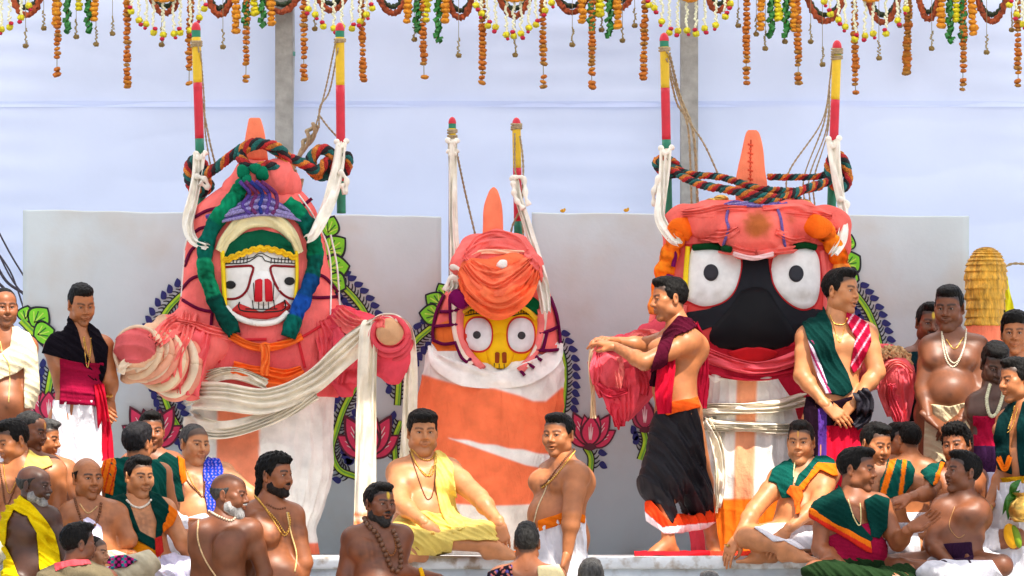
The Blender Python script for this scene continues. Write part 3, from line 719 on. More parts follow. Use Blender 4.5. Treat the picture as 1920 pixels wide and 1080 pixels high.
YARN = mat('yarn', attr=True, rough=.95, nscale=120, nvar=.45, bump=1.0, bscale=170)
STRAW = mat('straw_thatch', (.66, .35, .035), rough=.5, metal=.25, nscale=40, nvar=.45, bump=1.0, bscale=90, stretch=(1, 1, .25))

v, q = box((-220, -60, -1.2), (220, 900, -.95)); props(mk('ground', v, q, GROUND, smooth=False), kind='structure')
v, q = box((-9, -1.15, -.95), (9, .02, -.42)); props(mk('lower_step', v, q, FLOORM, smooth=False), kind='structure')
t = thing('platform', (0, 0, -.95), 'long whitewashed platform the idols and priests stand on', 'platform')
mb = MB(); mb.add(*box((-9, .03, -.948), (9, 6, -.06))); mb.build('base', STONE, t, smooth=False)
nx = 260; xs = np.linspace(-9, 9, nx); mb = MB()           # worn, slightly uneven lip
prof = [(.0, -.075), (-.004, -.06), (-.006, -.03), (.0, -.012), (.02, -.002), (.09, 0), (6, 0), (6, -.075)]
V = np.array([[x, y + (.008 * wob(np.array([x, y, z]), 9) if y < .05 else 0), z + (.006 * wob(np.array([x, y, z]), 14, 2) if y < .05 and z > -.05 else 0)] for x in xs for y, z in prof]); k = len(prof)
mb.add(V, [(i * k + j, (i + 1) * k + j, (i + 1) * k + (j + 1) % k, i * k + (j + 1) % k) for i in range(nx - 1) for j in range(k)])
mb.build('slab', mat('lip', (.72, .76, .78), rough=.7, nscale=8, nvar=.12, bump=.5, bscale=30, col2=(.36, .29, .22), c2scale=11, c2pos=(.50, .66)), t, smooth=False)

# backdrop of sewn cloth sheets
t = thing('cloth_backdrop', (0, 4.6, 0), 'tall pale lavender white cloth backdrop hanging behind the boards', 'backdrop')
for i, (z0, z1) in enumerate([(-.02, 1.50), (1.46, 3.08), (3.04, 4.75)]):
    gx, gz = np.meshgrid(np.linspace(-6.5, 6.5, 260), np.linspace(z0, z1, 90), indexing='ij'); P = np.stack([gx, gz * 0, gz], -1)
    dy = .022 * wob(P * [1, 1, 1.6], 1.3, i) + .007 * wob(P * [.9, 1, 3], 3.2, i + 4) + .006 * rid(P * [.8, 1, 2.0], 3.4, i + 2) + .010 * np.sin(gz * 38 + 3 * wob(P, 1.2)) * np.clip(wob(P, .8, 9), 0, 1) - .016 * i
    e = np.minimum(gz - z0, z1 - gz); dy -= .012 * np.exp(-(e / .02) ** 2)
    V = np.stack([gx, 4.6 + dy, gz], -1).reshape(-1, 3); n2 = 90
    a, b = np.meshgrid(np.arange(259), np.arange(89), indexing='ij'); q = np.stack([a * n2 + b, (a + 1) * n2 + b, (a + 1) * n2 + b + 1, a * n2 + b + 1], -1).reshape(-1, 4)
    mk('cloth_sheet', V, q, SHEET, t)
# awning above the stage: whole cloth over the back, narrow strips with gaps added in front for dappled shade; all out of view
t = thing('awning', (0, 0, 4.75), 'unseen white cloth awning over the stage, front strips added for shade', 'awning')
def roofsheet(y0, y1, zf, name, m=None):
    gx, gy = np.meshgrid(np.linspace(-7, 7, 60), np.linspace(y0, y1, max(3, int((y1 - y0) * 8))), indexing='ij'); n2 = gx.shape[1]
    z = zf + .05 * wob(np.stack([gx, gy, gy * 0], -1), 1.1); V = np.stack([gx, gy + .03 * wob(np.stack([gx, gy, gx], -1), 2.2), z], -1).reshape(-1, 3)
    a, b = np.meshgrid(np.arange(59), np.arange(n2 - 1), indexing='ij'); q = np.stack([a * n2 + b, (a + 1) * n2 + b, (a + 1) * n2 + b + 1, a * n2 + b + 1], -1).reshape(-1, 4)
    mk(name, V, q, m or mat('awning_cloth', (.80, .80, .80), rough=.9, trans=.42), t)
roofsheet(-1.55, 1.7, 4.9, 'cloth_sheet'); roofsheet(1.65, 4.9, 4.93, 'thin_cloth_sheet', mat('thin_awning_cloth', (.95, .95, .96), rough=.9, trans=1.0))  # thin back sheet is added so soft sunlight filters onto the backdrop
for y in AWN: roofsheet(y[0], y[1], 4.85, 'cloth_strip')  # strips out of view, spaced to throw bands of shade on the crowd
for x, in [(534,), (1294,)]:
    a = px(x - 18, 0, 4.35); b = px(x + 15, 0, 4.35)
    c_ = thing('concrete_post', ((a[0] + b[0]) / 2, 4.4, 0), 'square grey concrete post ' + ('with a thin pipe clipped along it, behind the white faced idol' if x < 900 else 'rising behind the ropes of the black faced idol'), 'post')
    mb = MB(); mb.add(*box((a[0], 4.33, 0), (b[0], 4.47, 4.9))); o = mb.build('shaft', CONC, c_, smooth=False)
    bm = o.modifiers.new('bevel', 'BEVEL'); bm.width = .008; bm.segments = 2
    if x < 900:
        tube(np.array([px(549, 0 - 40, 4.36), px(550, 100, 4.36), px(547, 250, 4.36), px(548, 700, 4.36)]), .011, 8).build('pipe', STEEL, c_)
        tube(np.array([px(549.5, 97, 4.36), px(549.4, 105, 4.36)]), .016, 8).build('coupling', mat('green_fitting', (.1, .3, .25)), c_)
for i, P in enumerate([[(-20, 452), (14, 500), (30, 535), (48, 590)], [(-20, 470), (10, 525), (44, 550)], [(-20, 400), (16, 470), (46, 520)], [(-20, 515), (14, 548), (30, 580), (46, 596)], [(-20, 440), (20, 520), (50, 560)]]):
    W_ = np.array([px(x, y, 4.2 + .05 * i) for x, y in P]); o = tube(smooth_path(W_, 30), .006 + .004 * (i % 2), 6).build('electric_cable', WIRE)
    props(o, 'loose dark cable over the backdrop at the left edge, ' + ('longest one', 'short one above the corner', 'highest one', 'lowest one', 'one crossing in the middle')[i], 'cable', 'dark cables at the left edge')

# boards
def board(x0, x1, y0, y1, label):
    Y = 2.4; a, b = px(x0, y0, Y), px(x1, y1, Y); n = 60; xs = np.linspace(a[0], b[0], n); zs = np.linspace(a[2], b[2], n) + .004 * wob(np.c_[xs, xs * 0, xs * 0], 9)
    V = []
    for x, z in zip(xs, zs): V += [(x, Y, 0.0), (x, Y - .002, z - .01), (x, Y + .004, z), (x, Y + .12, z), (x, Y + .12, 0.0)]
    q = [(i * 5 + j, (i + 1) * 5 + j, (i + 1) * 5 + (j + 1) % 5, i * 5 + (j + 1) % 5) for i in range(n - 1) for j in range(5)]
    V = np.array(V); e = [tuple(range(5)), tuple(range((n - 1) * 5, n * 5))[::-1]]
    t = thing('painted_board', ((a[0] + b[0]) / 2, Y + .06, 0), label, 'board'); mk('panel', V, [np.array(q), np.array(e)], WHITEWALL, t, smooth=False); return t
BL = board(43, 827, 393, 405, 'wide whitewashed board behind the white faced idol, painted with lotuses and vines')
BR = board(997, 1817, 399, 405, 'wide whitewashed board behind the black faced idol, painted with lotuses and vines')
YW = 2.394
BLUE, GREENP, LIME, BLACKP, MAROON, PINKP, WHITEP = (.006, .009, .13), (.05, .35, .02), (.40, .66, .015), (.006, .006, .012), (.085, .003, .018), (.72, .06, .14), (.8, .62, .62)
def flat(mb, pts, lay, col, fan=True):
    """flat paint, one thin layer of the mural"""
    P = np.array([px(x, y, YW) for x, y in pts]); P[:, 1] = YW - .0022 * lay; n = len(P); c = P.mean(0)
    mb.add(np.concatenate([P, [c]]), (), [(n, (i + 1) % n, i) for i in range(n)], col)
def line(mb, pts, w_, lay, col, n=20):
    P = smooth_path(pts, n); T = np.gradient(P, axis=0); T /= np.linalg.norm(T, axis=1)[:, None] + 1e-9; N_ = np.stack([-T[:, 1], T[:, 0]], 1); w_ = np.broadcast_to(np.asarray(w_, float), (n,))[:, None]
    V = np.array([px(x, y, YW) for x, y in np.concatenate([P + N_ * w_ / 2, P - N_ * w_ / 2])]); V[:, 1] = YW - .0022 * lay
    mb.add(V, [(i, i + 1, n + i + 1, n + i) for i in range(n - 1)], (), col)
def petal(c, ang, L_, W_, bend=0.0):
    t_ = np.linspace(0, 1, 14); w_ = np.sin(np.pi * t_ ** .85) ** .9 * W_ / 2
    l = np.stack([-w_ + bend * t_ ** 2, -t_ * L_], 1); r = np.stack([w_ + bend * t_ ** 2, -t_ * L_], 1)[::-1]; P = np.concatenate([l, r[1:-1]])
    c_, s_ = math.cos(ang), math.sin(ang); return P @ np.array([[c_, s_], [-s_, c_]]) + np.asarray(c)
def lotus(bd, c, sc, bud=False, rot=0.0):
    mb = MB(); specs = [(-.95, .8, .34), (.95, .8, .34), (-.50, 1.0, .36), (.50, 1.0, .36), (-.22, .85, .30), (.22, .85, .30), (0, .82, .42)] if not bud else [(-.6, .7, .3), (.6, .7, .3), (0, 1.0, .5)]
    for i, (a, l, w_) in enumerate(specs):
        a += rot; flat(mb, petal(c, a, l * sc, w_ * sc * 1.25), 2 + 2 * i * .5, MAROON); flat(mb, petal(np.asarray(c) + [math.sin(a) * sc * .05, -math.cos(a) * sc * .05], a, l * sc * .86, w_ * sc), 2.5 + i, (.66, .025, .10) if not bud else (.4, .03, .08))
        for k in (-1, 0, 1):
            p = petal(c, a + k * .10, l * sc * (.72 - .1 * abs(k)), 3); p0 = np.asarray(c) + (p[13] - np.asarray(c)) * .35; p1 = p[13]
            line(mb, [p0, (p0 + p1) / 2, p1], [sc * .035 * (1 - abs(t_ - .4)) for t_ in np.linspace(0, 1, 6)], 3 + i, WHITEP, 6)
    flat(mb, petal((c[0], c[1] + sc * .10), 0, sc * .2, sc * .35), 12, MAROON)
    mb.build('painted_lotus', PAINT, bd, smooth=False)
def vine(bd, pts, w_=9, side=(-1, 1), step=15, dist=17):
    mb = MB(); P = smooth_path(pts, 80); d = np.r_[0, np.cumsum(np.linalg.norm(np.diff(P, axis=0), axis=1))]
    line(mb, pts, w_ + 5, 1.5, BLACKP, 30); line(mb, pts, w_, 2.2, LIME, 30); line(mb, np.asarray(pts) + [2, 0], w_ * .35, 2.6, (.12, .4, .03), 30)
    n = int(d[-1] / step); T = np.gradient(P, axis=0); T /= np.linalg.norm(T, axis=1)[:, None] + 1e-9
    for i in range(n * 2):
        u = (i + .5) * step / 2; j = int(np.interp(u, d, np.arange(80))); N_ = np.array([-T[j, 1], T[j, 0]])
        for s_ in side:
            b = P[j] + N_ * s_ * w_ * .6; m = b + N_ * s_ * dist * .6 - T[j] * 7
            line(mb, [b, (b + m) / 2 + T[j] * 2, m], [3.8, 3.2, 2.6, 2.2, 2.0], 1.0, BLACKP, 5)
            if i % 2 == 0:
                a = math.atan2((N_ * s_)[0] - T[j][0] * .5, -((N_ * s_)[1] - T[j][1] * .5)); f_ = b + N_ * s_ * dist * .55
                flat(mb, petal(f_, a + .5, 17, 14, 6), 1.8, BLUE)
    mb.build('painted_vine', PAINT, bd, smooth=False)
def leaf(bd, lobes):
    mb = MB()
    for i, (x, y, r, a, l) in enumerate(lobes):
        flat(mb, petal((x, y), a, l, r * 2.3), 2 + i, BLACKP); flat(mb, petal((x + math.sin(a) * 3, y - math.cos(a) * 3), a, l - 7, r * 1.85), 2.5 + i, (.20, .66, .015))
        for k in range(-2, 3):
            p0 = np.array([x, y]) + np.array([math.sin(a), -math.cos(a)]) * l * .2; a2 = a + k * .28; p1 = np.array([x, y]) + np.array([math.sin(a2), -math.cos(a2)]) * l * (.72 - .06 * abs(k)); line(mb, [p0, (p0 + p1) / 2, p1], 2.2, 3 + i, (.012, .12, .015) if k % 2 else (.55, .8, .1), 6)
    mb.build('painted_leaf', PAINT, bd, smooth=False)
for c, s_ in [((285, 838), 88), ((690, 858), 92)]: lotus(BL, c, s_)
lotus(BL, (92, 790), 70); lotus(BR, (1106, 838), 74, rot=.05); lotus(BR, (1209, 806), 62, True)
vine(BL, [(288, 640), (308, 590), (335, 558), (362, 540)], side=(1, -1)); vine(BL, [(630, 525), (662, 556), (686, 590), (705, 640)]); vine(BL, [(302, 725), (318, 770), (342, 812), (375, 850)])
vine(BL, [(668, 722), (645, 765), (630, 810), (622, 845), (636, 880), (668, 894)]); vine(BL, [(840, 595), (805, 617), (775, 645), (752, 690), (745, 760)]); vine(BL, [(752, 790), (740, 825), (742, 870)], 8)
vine(BR, [(1040, 630), (1057, 670), (1060, 720), (1054, 790)], 5, (-1,)); vine(BR, [(1600, 545), (1628, 585), (1648, 640), (1655, 690)], 9); vine(BR, [(1098, 838), (1108, 858), (1106, 890)], 9, (-1,)); vine(BR, [(1206, 806), (1210, 830), (1200, 862)], 9, (1,)); vine(BL, [(40, 600), (68, 628), (96, 655)], 11, (-1,)); vine(BL, [(98, 690), (90, 735), (80, 790)], 10)
leaf(BL, [(612, 445, 17, .35, 44), (608, 478, 22, .9, 52), (606, 505, 24, 1.45, 52), (612, 520, 20, 2.1, 44)])
leaf(BL, [(838, 560, 13, -.5, 34), (832, 575, 17, -1.0, 42), (828, 592, 19, -1.45, 44)])
leaf(BR, [(1584, 470, 14, .4, 34), (1582, 500, 22, 1.0, 38), (1580, 515, 18, 1.9, 34)])
leaf(BL, [(46, 605, 17, .2, 34), (58, 612, 22, .75, 48), (62, 630, 22, 1.3, 44)])
for x, y in [(1055, 397), (1174, 396)]:
    mb = MB(); q = px(x, y, 2.45); ball(q + [0, 0, .006], (.017, .017, .012), (.75, .35, .01), mb, 10, 6); ball(q + [.012, 0, .012], (.008, .008, .012), (.7, .4, .02), mb, 8, 5)
    props(mb.build('fallen_marigold', PETAL), 'yellow marigold lying on top of the right board' + (' nearer the middle idol' if x < 1100 else ' nearer the black faced idol'), 'flower', 'marigolds on the board')

# ------------------------------------------------------------------ garlands
YG = 4.15; sG = mpp(YG)
ORD = ['first', 'second', 'third', 'fourth', 'fifth', 'sixth', 'seventh', 'eighth', 'ninth', 'tenth', 'eleventh', 'twelfth', 'thirteenth', 'fourteenth', 'fifteenth', 'sixteenth', 'seventeenth', 'eighteenth', 'nineteenth', 'twentieth']
def ordn(i):
    if i < 20: return ORD[i]
    if i < 29: return 'twenty-' + ORD[i - 20]
    if i == 29: return 'thirtieth'
    if i < 39: return 'thirty-' + ORD[i - 30]
    if i == 39: return 'fortieth'
    if i < 49: return 'forty-' + ORD[i - 40]
    if i == 49: return 'fiftieth'
    if i < 59: return 'fifty-' + ORD[i - 50]
    return 'sixtieth' if i == 59 else 'sixty-' + ORD[i - 60]
def marigold(col, flatz=.62, seed=0):
    m = ball((0, 0, 0), 1.0, col, None, 14, 9); v = m.v[0]; th = np.arctan2(v[:, 1], v[:, 0])
    r = 1 + .14 * np.sin(th * 7 + v[:, 2] * 6) + .12 * wob(v, 4, seed); v = v * r[:, None] * [1, 1, flatz]
    c = np.asarray(col) * (1 + .35 * wob(v, 3.5, seed + 3))[:, None]; return meshdata('flower', v, m.q, PETAL, np.clip(c, .003, .9))
M_OLD = [marigold((.60, .17, .012), .6, i) for i in range(3)] + [marigold((.66, .24, .015), .55, 5), marigold((.50, .22, .03), .5, 6)]
M_OR = [marigold((.88, .32, .012), .62, i + 8) for i in range(3)]; M_YE = [marigold((.85, .66, .01), .6, i + 12) for i in range(3)]
M_BALL = marigold((.82, .68, .02), .9, 20); M_ROSE = marigold((.62, .012, .05), .8, 21); M_DRY = marigold((.30, .19, .05), .8, 22)
def inst(name, me, parent, p, s, rot=0.0, tilt=0.0):
    o = bpy.data.objects.new(name, me); C.objects.link(o); o.parent = parent; o.location = tuple(np.asarray(p) - wl(parent)); o.scale = (s, s, s) if np.isscalar(s) else tuple(s)
    o.rotation_euler = (tilt, 0, rot); WLOC[o.name] = np.asarray(p); return o
tb = thing('garland_rail', px(960, -34, YG), 'bamboo rail along the top that all the flower strings hang from', 'rail')
tube(np.array([px(-260, -34, YG), px(2200, -34, YG)]), .022, 10).build('pole', BAMBOO, tb)
def strand(x, y1, kind, label, group, cat='garland', y0=-28, w_=13, gap=8.3, gaps=True, Y=YG, lean=None):
    t = thing('flower_string' if kind != 'leaf' else 'leaf_string', px(x, y1, Y), label, cat, group); dx = rnd.uniform(-3.5, 3.5) if lean is None else lean
    tube(np.array([px(x, -34, Y), px(x + dx * .5, (y1 - 34) / 2, Y), px(x + dx, y1 - 2, Y)]), .003, 5, (.3, .25, .1)).build('thread', PAINT, t)
    y = y0; i = 0; ms = {'old': M_OLD, 'orange': M_OR, 'yellow': M_YE}.get(kind)
    if kind == 'leaf':
        while y < y1:
            mb = MB(); c = px(x + 3 * math.sin(i * 2.4), y, YG); a = rnd.uniform(-.5, .5) + (.5 if i % 2 else -.4)
            for k, r in ((0, .022), (1, .014)):
                th = np.linspace(0, 5.2, 12); ring = np.stack([np.cos(th) * r * (1 - .04 * th), np.sin(th) * r * .9, 0 * th], 1)
                for e in (-1, 1): pass
                top = ring + [0, 0, .016]; bot = ring - [0, 0, .016]; R = Ry(a + k * .3) @ Rx(rnd.uniform(-.7, .7)); V = np.concatenate([top, bot]) @ R.T + c + [.012 * k, -.01 * k, .012 * k]
                g_ = rnd.uniform(.7, 1.3); mb.add(V, [(j, j + 1, 12 + j + 1, 12 + j) for j in range(11)], (), (.015 * g_, .16 * g_, .02 * g_))
            mb.build('leaf', LEAFM, t); y += gap * 1.05; i += 1
        return t
    broke = y1 - rnd.choice([22, 30, 40, 400]) if gaps else -999
    while y < y1:
        if not (broke < y < broke + 9 and gaps):
            s_ = w_ / 2 * sG * rnd.uniform(.78, 1.14); inst('flower', rnd.choice(ms), t, px(x + dx * max(0, y) / max(y1, 1) + rnd.uniform(-1.1, 1.1), y, Y), s_, rnd.uniform(0, 6), rnd.uniform(-.45, .45))
        y += gap * rnd.uniform(.8, 1.2)
    return t
LEAFM = mat('leaf_green', attr=True, rough=.4, nscale=40, nvar=.25, trans=.15)
LONG = [(108, 145), (238, 165), (357, 160), (463, 157), (570, 148), (678, 153), (793, 148), (905, 158), (1018, 168), (1110, 171), (1209, 148), (1400, 159), (1495, 162), (1602, 180), (1807, 168), (1908, 163)]
for i, (x, y) in enumerate(LONG): strand(x, y, 'old', f'long rust orange marigold string, {ordn(i)} of these from the left', 'long marigold strings', w_=14.5)
strand(1703, 138, 'old', 'thickest marigold string, close to the backdrop right of the black faced idol', 'long marigold strings', w_=17, gap=7, gaps=False, Y=4.42)
for i, (x, y) in enumerate([(107, 45), (178, 36), (443, 60), (508, 47), (766, 41), (835, 45), (1092, 43), (1157, 51), (1428, 55), (1488, 57), (1765, 52), (1822, 64)]): strand(x, y, 'orange', f'short fluffy bright orange marigold string, {ordn(i)} of these from the left', 'short orange marigold strings', w_=17, gap=9.5, gaps=False)
for i, (x, y) in enumerate([(146, 20), (476, 25), (801, 42), (1124, 30), (1458, 37), (1793, 38)]): strand(x, y, 'yellow', f'short lemon yellow marigold string, {ordn(i)} of these from the left', 'short yellow marigold strings', w_=17, gap=9, gaps=False)
for i, (x, y) in enumerate([(125, 58), (165, 60), (460, 53), (491, 53), (781, 65), (820, 83), (1108, 65), (1142, 70), (1445, 72), (1473, 68), (1780, 77), (1804, 77)]): strand(x, y, 'leaf', f'string of rolled dark green leaves, {ordn(i)} of these from the left', 'rolled leaf strings', 'leaf garland', gap=9)
JAS = [(3, 60), (18, 50), (39, 38), (54, 15), (246, 20), (261, 43), (274, 50), (288, 60), (306, 70), (326, 68), (338, 60), (357, 62), (374, 38), (383, 15), (578, 22), (591, 32), (606, 48), (626, 58), (641, 55), (660, 52), (675, 45), (687, 32), (698, 14), (893, 15), (903, 30), (915, 47), (929, 56), (949, 70), (963, 66), (977, 68), (992, 57), (1005, 45), (1022, 25), (1034, 10), (1217, 8), (1227, 20), (1241, 45), (1255, 60), (1271, 63), (1288, 62), (1305, 62), (1321, 58), (1342, 52), (1360, 30), (1370, 12), (1545, 8), (1557, 25), (1572, 42), (1585, 55), (1603, 72), (1622, 72), (1637, 68), (1661, 62), (1683, 43), (1699, 22), (1893, 8), (1906, 32), (1918, 50)]
for i, (x, y) in enumerate(JAS):
    t = thing('jasmine_string', px(x, y, YG - .06), f'short white jasmine string ending in a yellow ball, {ordn(i)} from the left', 'garland', 'white jasmine strings'); mb = MB(); yy = -30
    while yy < y - 10:
        ball(px(x + rnd.uniform(-2.4, 2.4), yy, YG - .06), (.0085, .0085, .012), (.80, .80, .58), mb, 6, 5, Ry(rnd.uniform(-.9, .9))); yy += 3.3
    props(mb.build('jasmine_buds', PETAL, t), kind='stuff')
    up_ = i % 3; inst('marigold_ball', M_BALL, t, px(x, y - 5 + (6 if up_ == 1 else 0), YG - .06), 6.6 * sG, i); inst('rose', M_ROSE, t, px(x + (3 if i % 2 else -2), y + (3 if up_ != 1 else -6), YG - .07), (4.6 if up_ else 3.5) * sG, i)
for i, (x, y) in enumerate([(48, 90), (82, 57), (143, 73), (180, 87), (211, 67), (303, 88), (418, 92), (590, 58), (777, 78), (860, 108), (966, 107), (1073, 88), (1128, 60), (1167, 80), (1190, 52), (1384, 52), (1418, 68), (1435, 95), (1472, 82), (1520, 82), (1542, 125), (1648, 113), (1687, 52), (1747, 95), (1850, 102), (1897, 60)]):
    t = thing('dried_flower_pendant', px(x, y, YG + .05), f'small withered brown flower on a thread, {ordn(i)} from the left', 'pendant', 'withered flower pendants')
    tube(np.array([px(x, -34, YG + .05), px(x, y - 5, YG + .05)]), .002, 4, (.25, .2, .1)).build('thread', PAINT, t); mb = MB()
    for k in range(9): ball(px(x + rnd.uniform(-2.5, 2.5), y - 10 - k * 3.2, YG + .05), (.006, .006, .010), (.36, .28, .12), mb, 5, 4, Ry(rnd.uniform(-1, 1)))
    mb.build('buds', PETAL, t); inst('dried_flower', M_DRY, t, px(x, y - 4, YG + .05), 5.6 * sG, i)
for i, (x0, x1, y) in enumerate([(18, 82, 29), (276, 342, 25), (386, 438, 29), (484, 568, 22), (588, 655, 20), (704, 768, 26), (835, 890, 34), (930, 1000, 29), (1036, 1108, 24), (1130, 1192, 16), (1322, 1372, 20), (1508, 1586, 41), (1622, 1690, 42), (1718, 1764, 36), (1828, 1892, 41)]):
    t = thing('flower_swag', px((x0 + x1) / 2, y, YG + .1), f'looped swag of rust and dark green garland, {ordn(i)} from the left', 'swag', 'looped swags')
    for nm, dyy, col, r in (('rust_loop', 0, (.40, .07, .015), 5.5), ('green_loop', -13, (.03, .05, .02), 4.5)):
        u = np.linspace(0, 1, 46); P = np.array([px(x0 + (x1 - x0) * a, -30 + (y + dyy + 30) * (1 - (2 * a - 1) ** 2) ** .75, YG + .1 + (.03 if dyy else 0)) for a in u])
        m = tube(P, r * sG, 8, col); m.v[0] = m.v[0] * 1.0 + (.008 * np.stack([wob(m.v[0], 130, k) for k in range(3)], 1)); m.c[0] = np.clip(m.c[0] * (1 + .5 * wob(m.v[0], 110, 3))[:, None], .002, 1); m.build(nm, PETAL, t)
for i, (x0, x1) in enumerate([(285, 330), (945, 985), (1280, 1308), (1615, 1650)]):
    t = thing('orange_cluster', px((x0 + x1) / 2, 5, YG - .09), f'bright orange marigold row above a jasmine fan, {ordn(i)} from the left', 'garland', 'orange rows above the jasmine')
    for a in np.linspace(0, 1, 6): inst('flower', M_OR[i % 3], t, px(x0 + (x1 - x0) * a, -4 + 5 * math.sin(a * 3.14), YG - .09), 6 * sG, a * 9)

# ------------------------------------------------------------------ poles and ropes
RED, YEL, GRN, BRN = (.60, .012, .035), (.70, .46, .01), (.01, .20, .11), (.16, .03, .02)
def pole(xt, xb, yb, segs, tip, r, Y, label, wraps=()):
    t = thing('painted_pole', px(xb, yb, Y), label, 'pole', 'striped idol poles'); X = lambda y: xt + (xb - xt) * (y - tip[0]) / (yb - tip[0])
    for y0, y1, c in segs:
        n = 12; P = np.array([px(X(y), y, Y) for y in np.linspace(y0, y1, n)]); rr = np.full(n, r) * mpp(Y); tube(P, rr, 20, np.asarray(c) * (1 + .08 * wob(P, 5))[:, None]).build('band', BAND, t)
    y0, y1 = tip; n = 14; u = np.linspace(0, 1, n); P = np.array([px(X(y1), y1 - (y1 - y0) * a, Y) for a in u]); tube(P, r * 1.05 * mpp(Y) * np.sqrt(np.clip(1 - u ** 2.2, .002, 1)), 16, RED).build('tip', BAND, t)
    for y, k in wraps:
        m = MB()
        for j in range(k): tube(np.array([px(X(y), y + j * 4.2, Y) + [math.cos(a) * (r + 1.2) * mpp(Y), math.sin(a) * (r + 1.2) * mpp(Y), .004 * math.sin(a + j)] for a in np.linspace(0, 6.3, 18)]), .0075, 6, (1, 1, 1), m, False)
        m.build('jute_binding', JUTE, t)
    return t
pole(367, 379, 420, [(70, 155, YEL), (155, 260, RED), (260, 420, GRN), (56, 70, GRN)], (41, 57), 8.5, 1.8, 'striped pole left of the white faced idol, jute tied near its top', [(78, 3)])
pole(637, 640, 400, [(70, 160, YEL), (160, 340, RED), (340, 400, GRN), (57, 70, GRN)], (42, 58), 8.5, 1.85, 'striped pole right of the white faced idol', [(74, 2)])
pole(848, 848, 640, [(241, 320, YEL), (320, 640, BRN), (231, 241, GRN)], (219, 232), 7, 1.95, 'striped pole left of the yellow faced idol, wrapped in white cloth', [(244, 2), (255, 3)])
pole(968, 974, 560, [(236, 315, YEL), (315, 415, RED), (415, 560, GRN)], (220, 236), 8, 1.95, 'striped pole right of the yellow faced idol', [(233, 3)])
pole(1245, 1253, 420, [(88, 165, YEL), (165, 262, RED), (262, 420, GRN), (76, 88, GRN)], (61, 77), 8.5, 1.75, 'striped pole left of the black faced idol', [(90, 2)])
pole(1570, 1558, 420, [(103, 187, YEL), (187, 300, RED), (300, 420, GRN), (90, 103, GRN)], (75, 91), 8.5, 1.75, 'striped pole right of the black faced idol, many jute cords from its top', [(92, 3), (106, 2)])
def cord(P, Y, r, label, name='jute_cord', m=JUTE, cat='cord', group='jute stay cords'):
    W_ = np.array([px(p[0], p[1], p[2] if len(p) > 2 else Y) for p in P]); W_ = smooth_path(W_, 40); mb = MB()
    for k in (0, 1):
        th = np.linspace(0, 6.28 * np.linalg.norm(W_[-1] - W_[0]) / (r * 9), 40) + k * math.pi; T, A, B = frames(W_); tube(W_ + (np.cos(th)[:, None] * A + np.sin(th)[:, None] * B) * r * .5, r * .62, 6, (1, 1, 1), mb)
    return props(mb.build(name, m), label, cat, group)
cord([(372, 85, 1.76), (378, 180), (392, 260), (404, 310)], 1.9, .007, 'jute cord running down the left pole of the white faced idol, outer one')
cord([(376, 95, 1.76), (383, 190), (385, 250), (398, 330)], 1.9, .006, 'jute cord running down the left pole of the white faced idol, inner one')
cord([(630, 75, 1.8), (612, 160), (595, 225), (585, 260)], 2.0, .006, 'jute cord from the right pole of the white faced idol, straight one')
cord([(634, 90, 1.8), (618, 170), (600, 200), (598, 240)], 2.0, .006, 'jute cord from the right pole of the white faced idol, slack one')
cord([(598, 215), (615, 238), (640, 265)], 1.95, .006, 'short jute cord from the knot to the right pole of the white faced idol')
t = thing('knotted_jute_rope', px(560, 345, 2.0), 'thick knotted jute rope hanging above the right shoulder of the white faced idol', 'rope')
mb = MB(); u = np.linspace(0, 1, 60)
for k in range(3):
    P = np.array([px(590 - 42 * a + 9 * math.cos(a * 9 + k * 2.1) * math.exp(-((a - .2) / .3) ** 2), 235 + 85 * a + 8 * math.sin(a * 9 + k * 2.1) * math.exp(-((a - .2) / .3) ** 2), 2.0 + .02 * math.sin(a * 7 + k * 2.1)) for a in u]); tube(P, .013, 7, (1, 1, 1), mb)
mb.build('knot', JUTE, t); mb = MB()
for k in range(4): tube(smooth_path(np.array([px(548 + k * 2, 318, 2.0), px(540 + k * 7, 345 + 4 * k, 2.0), px(552 + 3 * k, 368, 2.0), px(556 + 4 * k, 335, 2.0)]), 30), .008, 6, (1, 1, 1), mb)
mb.build('loop', JUTE, t)
cord([(857, 288, 1.9), (872, 360), (891, 440)], 2.1, .007, 'jute cord slanting down from the left pole of the yellow faced idol')
cord([(965, 250, 1.88), (966, 320), (978, 380), (962, 420), (958, 436)], 1.9, .007, 'jute cord down the right pole of the yellow faced idol, left one')
cord([(975, 255, 1.88), (981, 310), (979, 400), (985, 480)], 1.9, .007, 'jute cord down the right pole of the yellow faced idol, right one')
cord([(1250, 95, 1.7), (1262, 150), (1285, 215), (1320, 270), (1348, 330)], 2.0, .007, 'jute cord from the left pole of the black faced idol, lowest slant')
cord([(1255, 100, 1.7), (1275, 180), (1300, 250), (1308, 380)], 2.1, .010, 'thick jute cord from the left pole of the black faced idol to the post')
cord([(1250, 110, 1.7), (1268, 190), (1290, 240), (1297, 390)], 2.1, .008, 'jute cord from the left pole of the black faced idol, middle one')
for i, (a, b) in enumerate([((1540, 230), (1478, 325)), ((1545, 230), (1508, 330)), ((1550, 240), (1518, 330)), ((1552, 245), (1526, 335))]):
    cord([(1562, 100, 1.7), (1556, 150), a, b, (b[0] + 2, 390)], 2.0, .006, f'jute cord fanning from the right pole of the black faced idol, {ordn(i)} from the left')
YARNC = [(.46, .02, .02), (.62, .20, .03), (.012, .13, .12), (.02, .015, .02), (.60, .16, .04), (.02, .05, .10)]
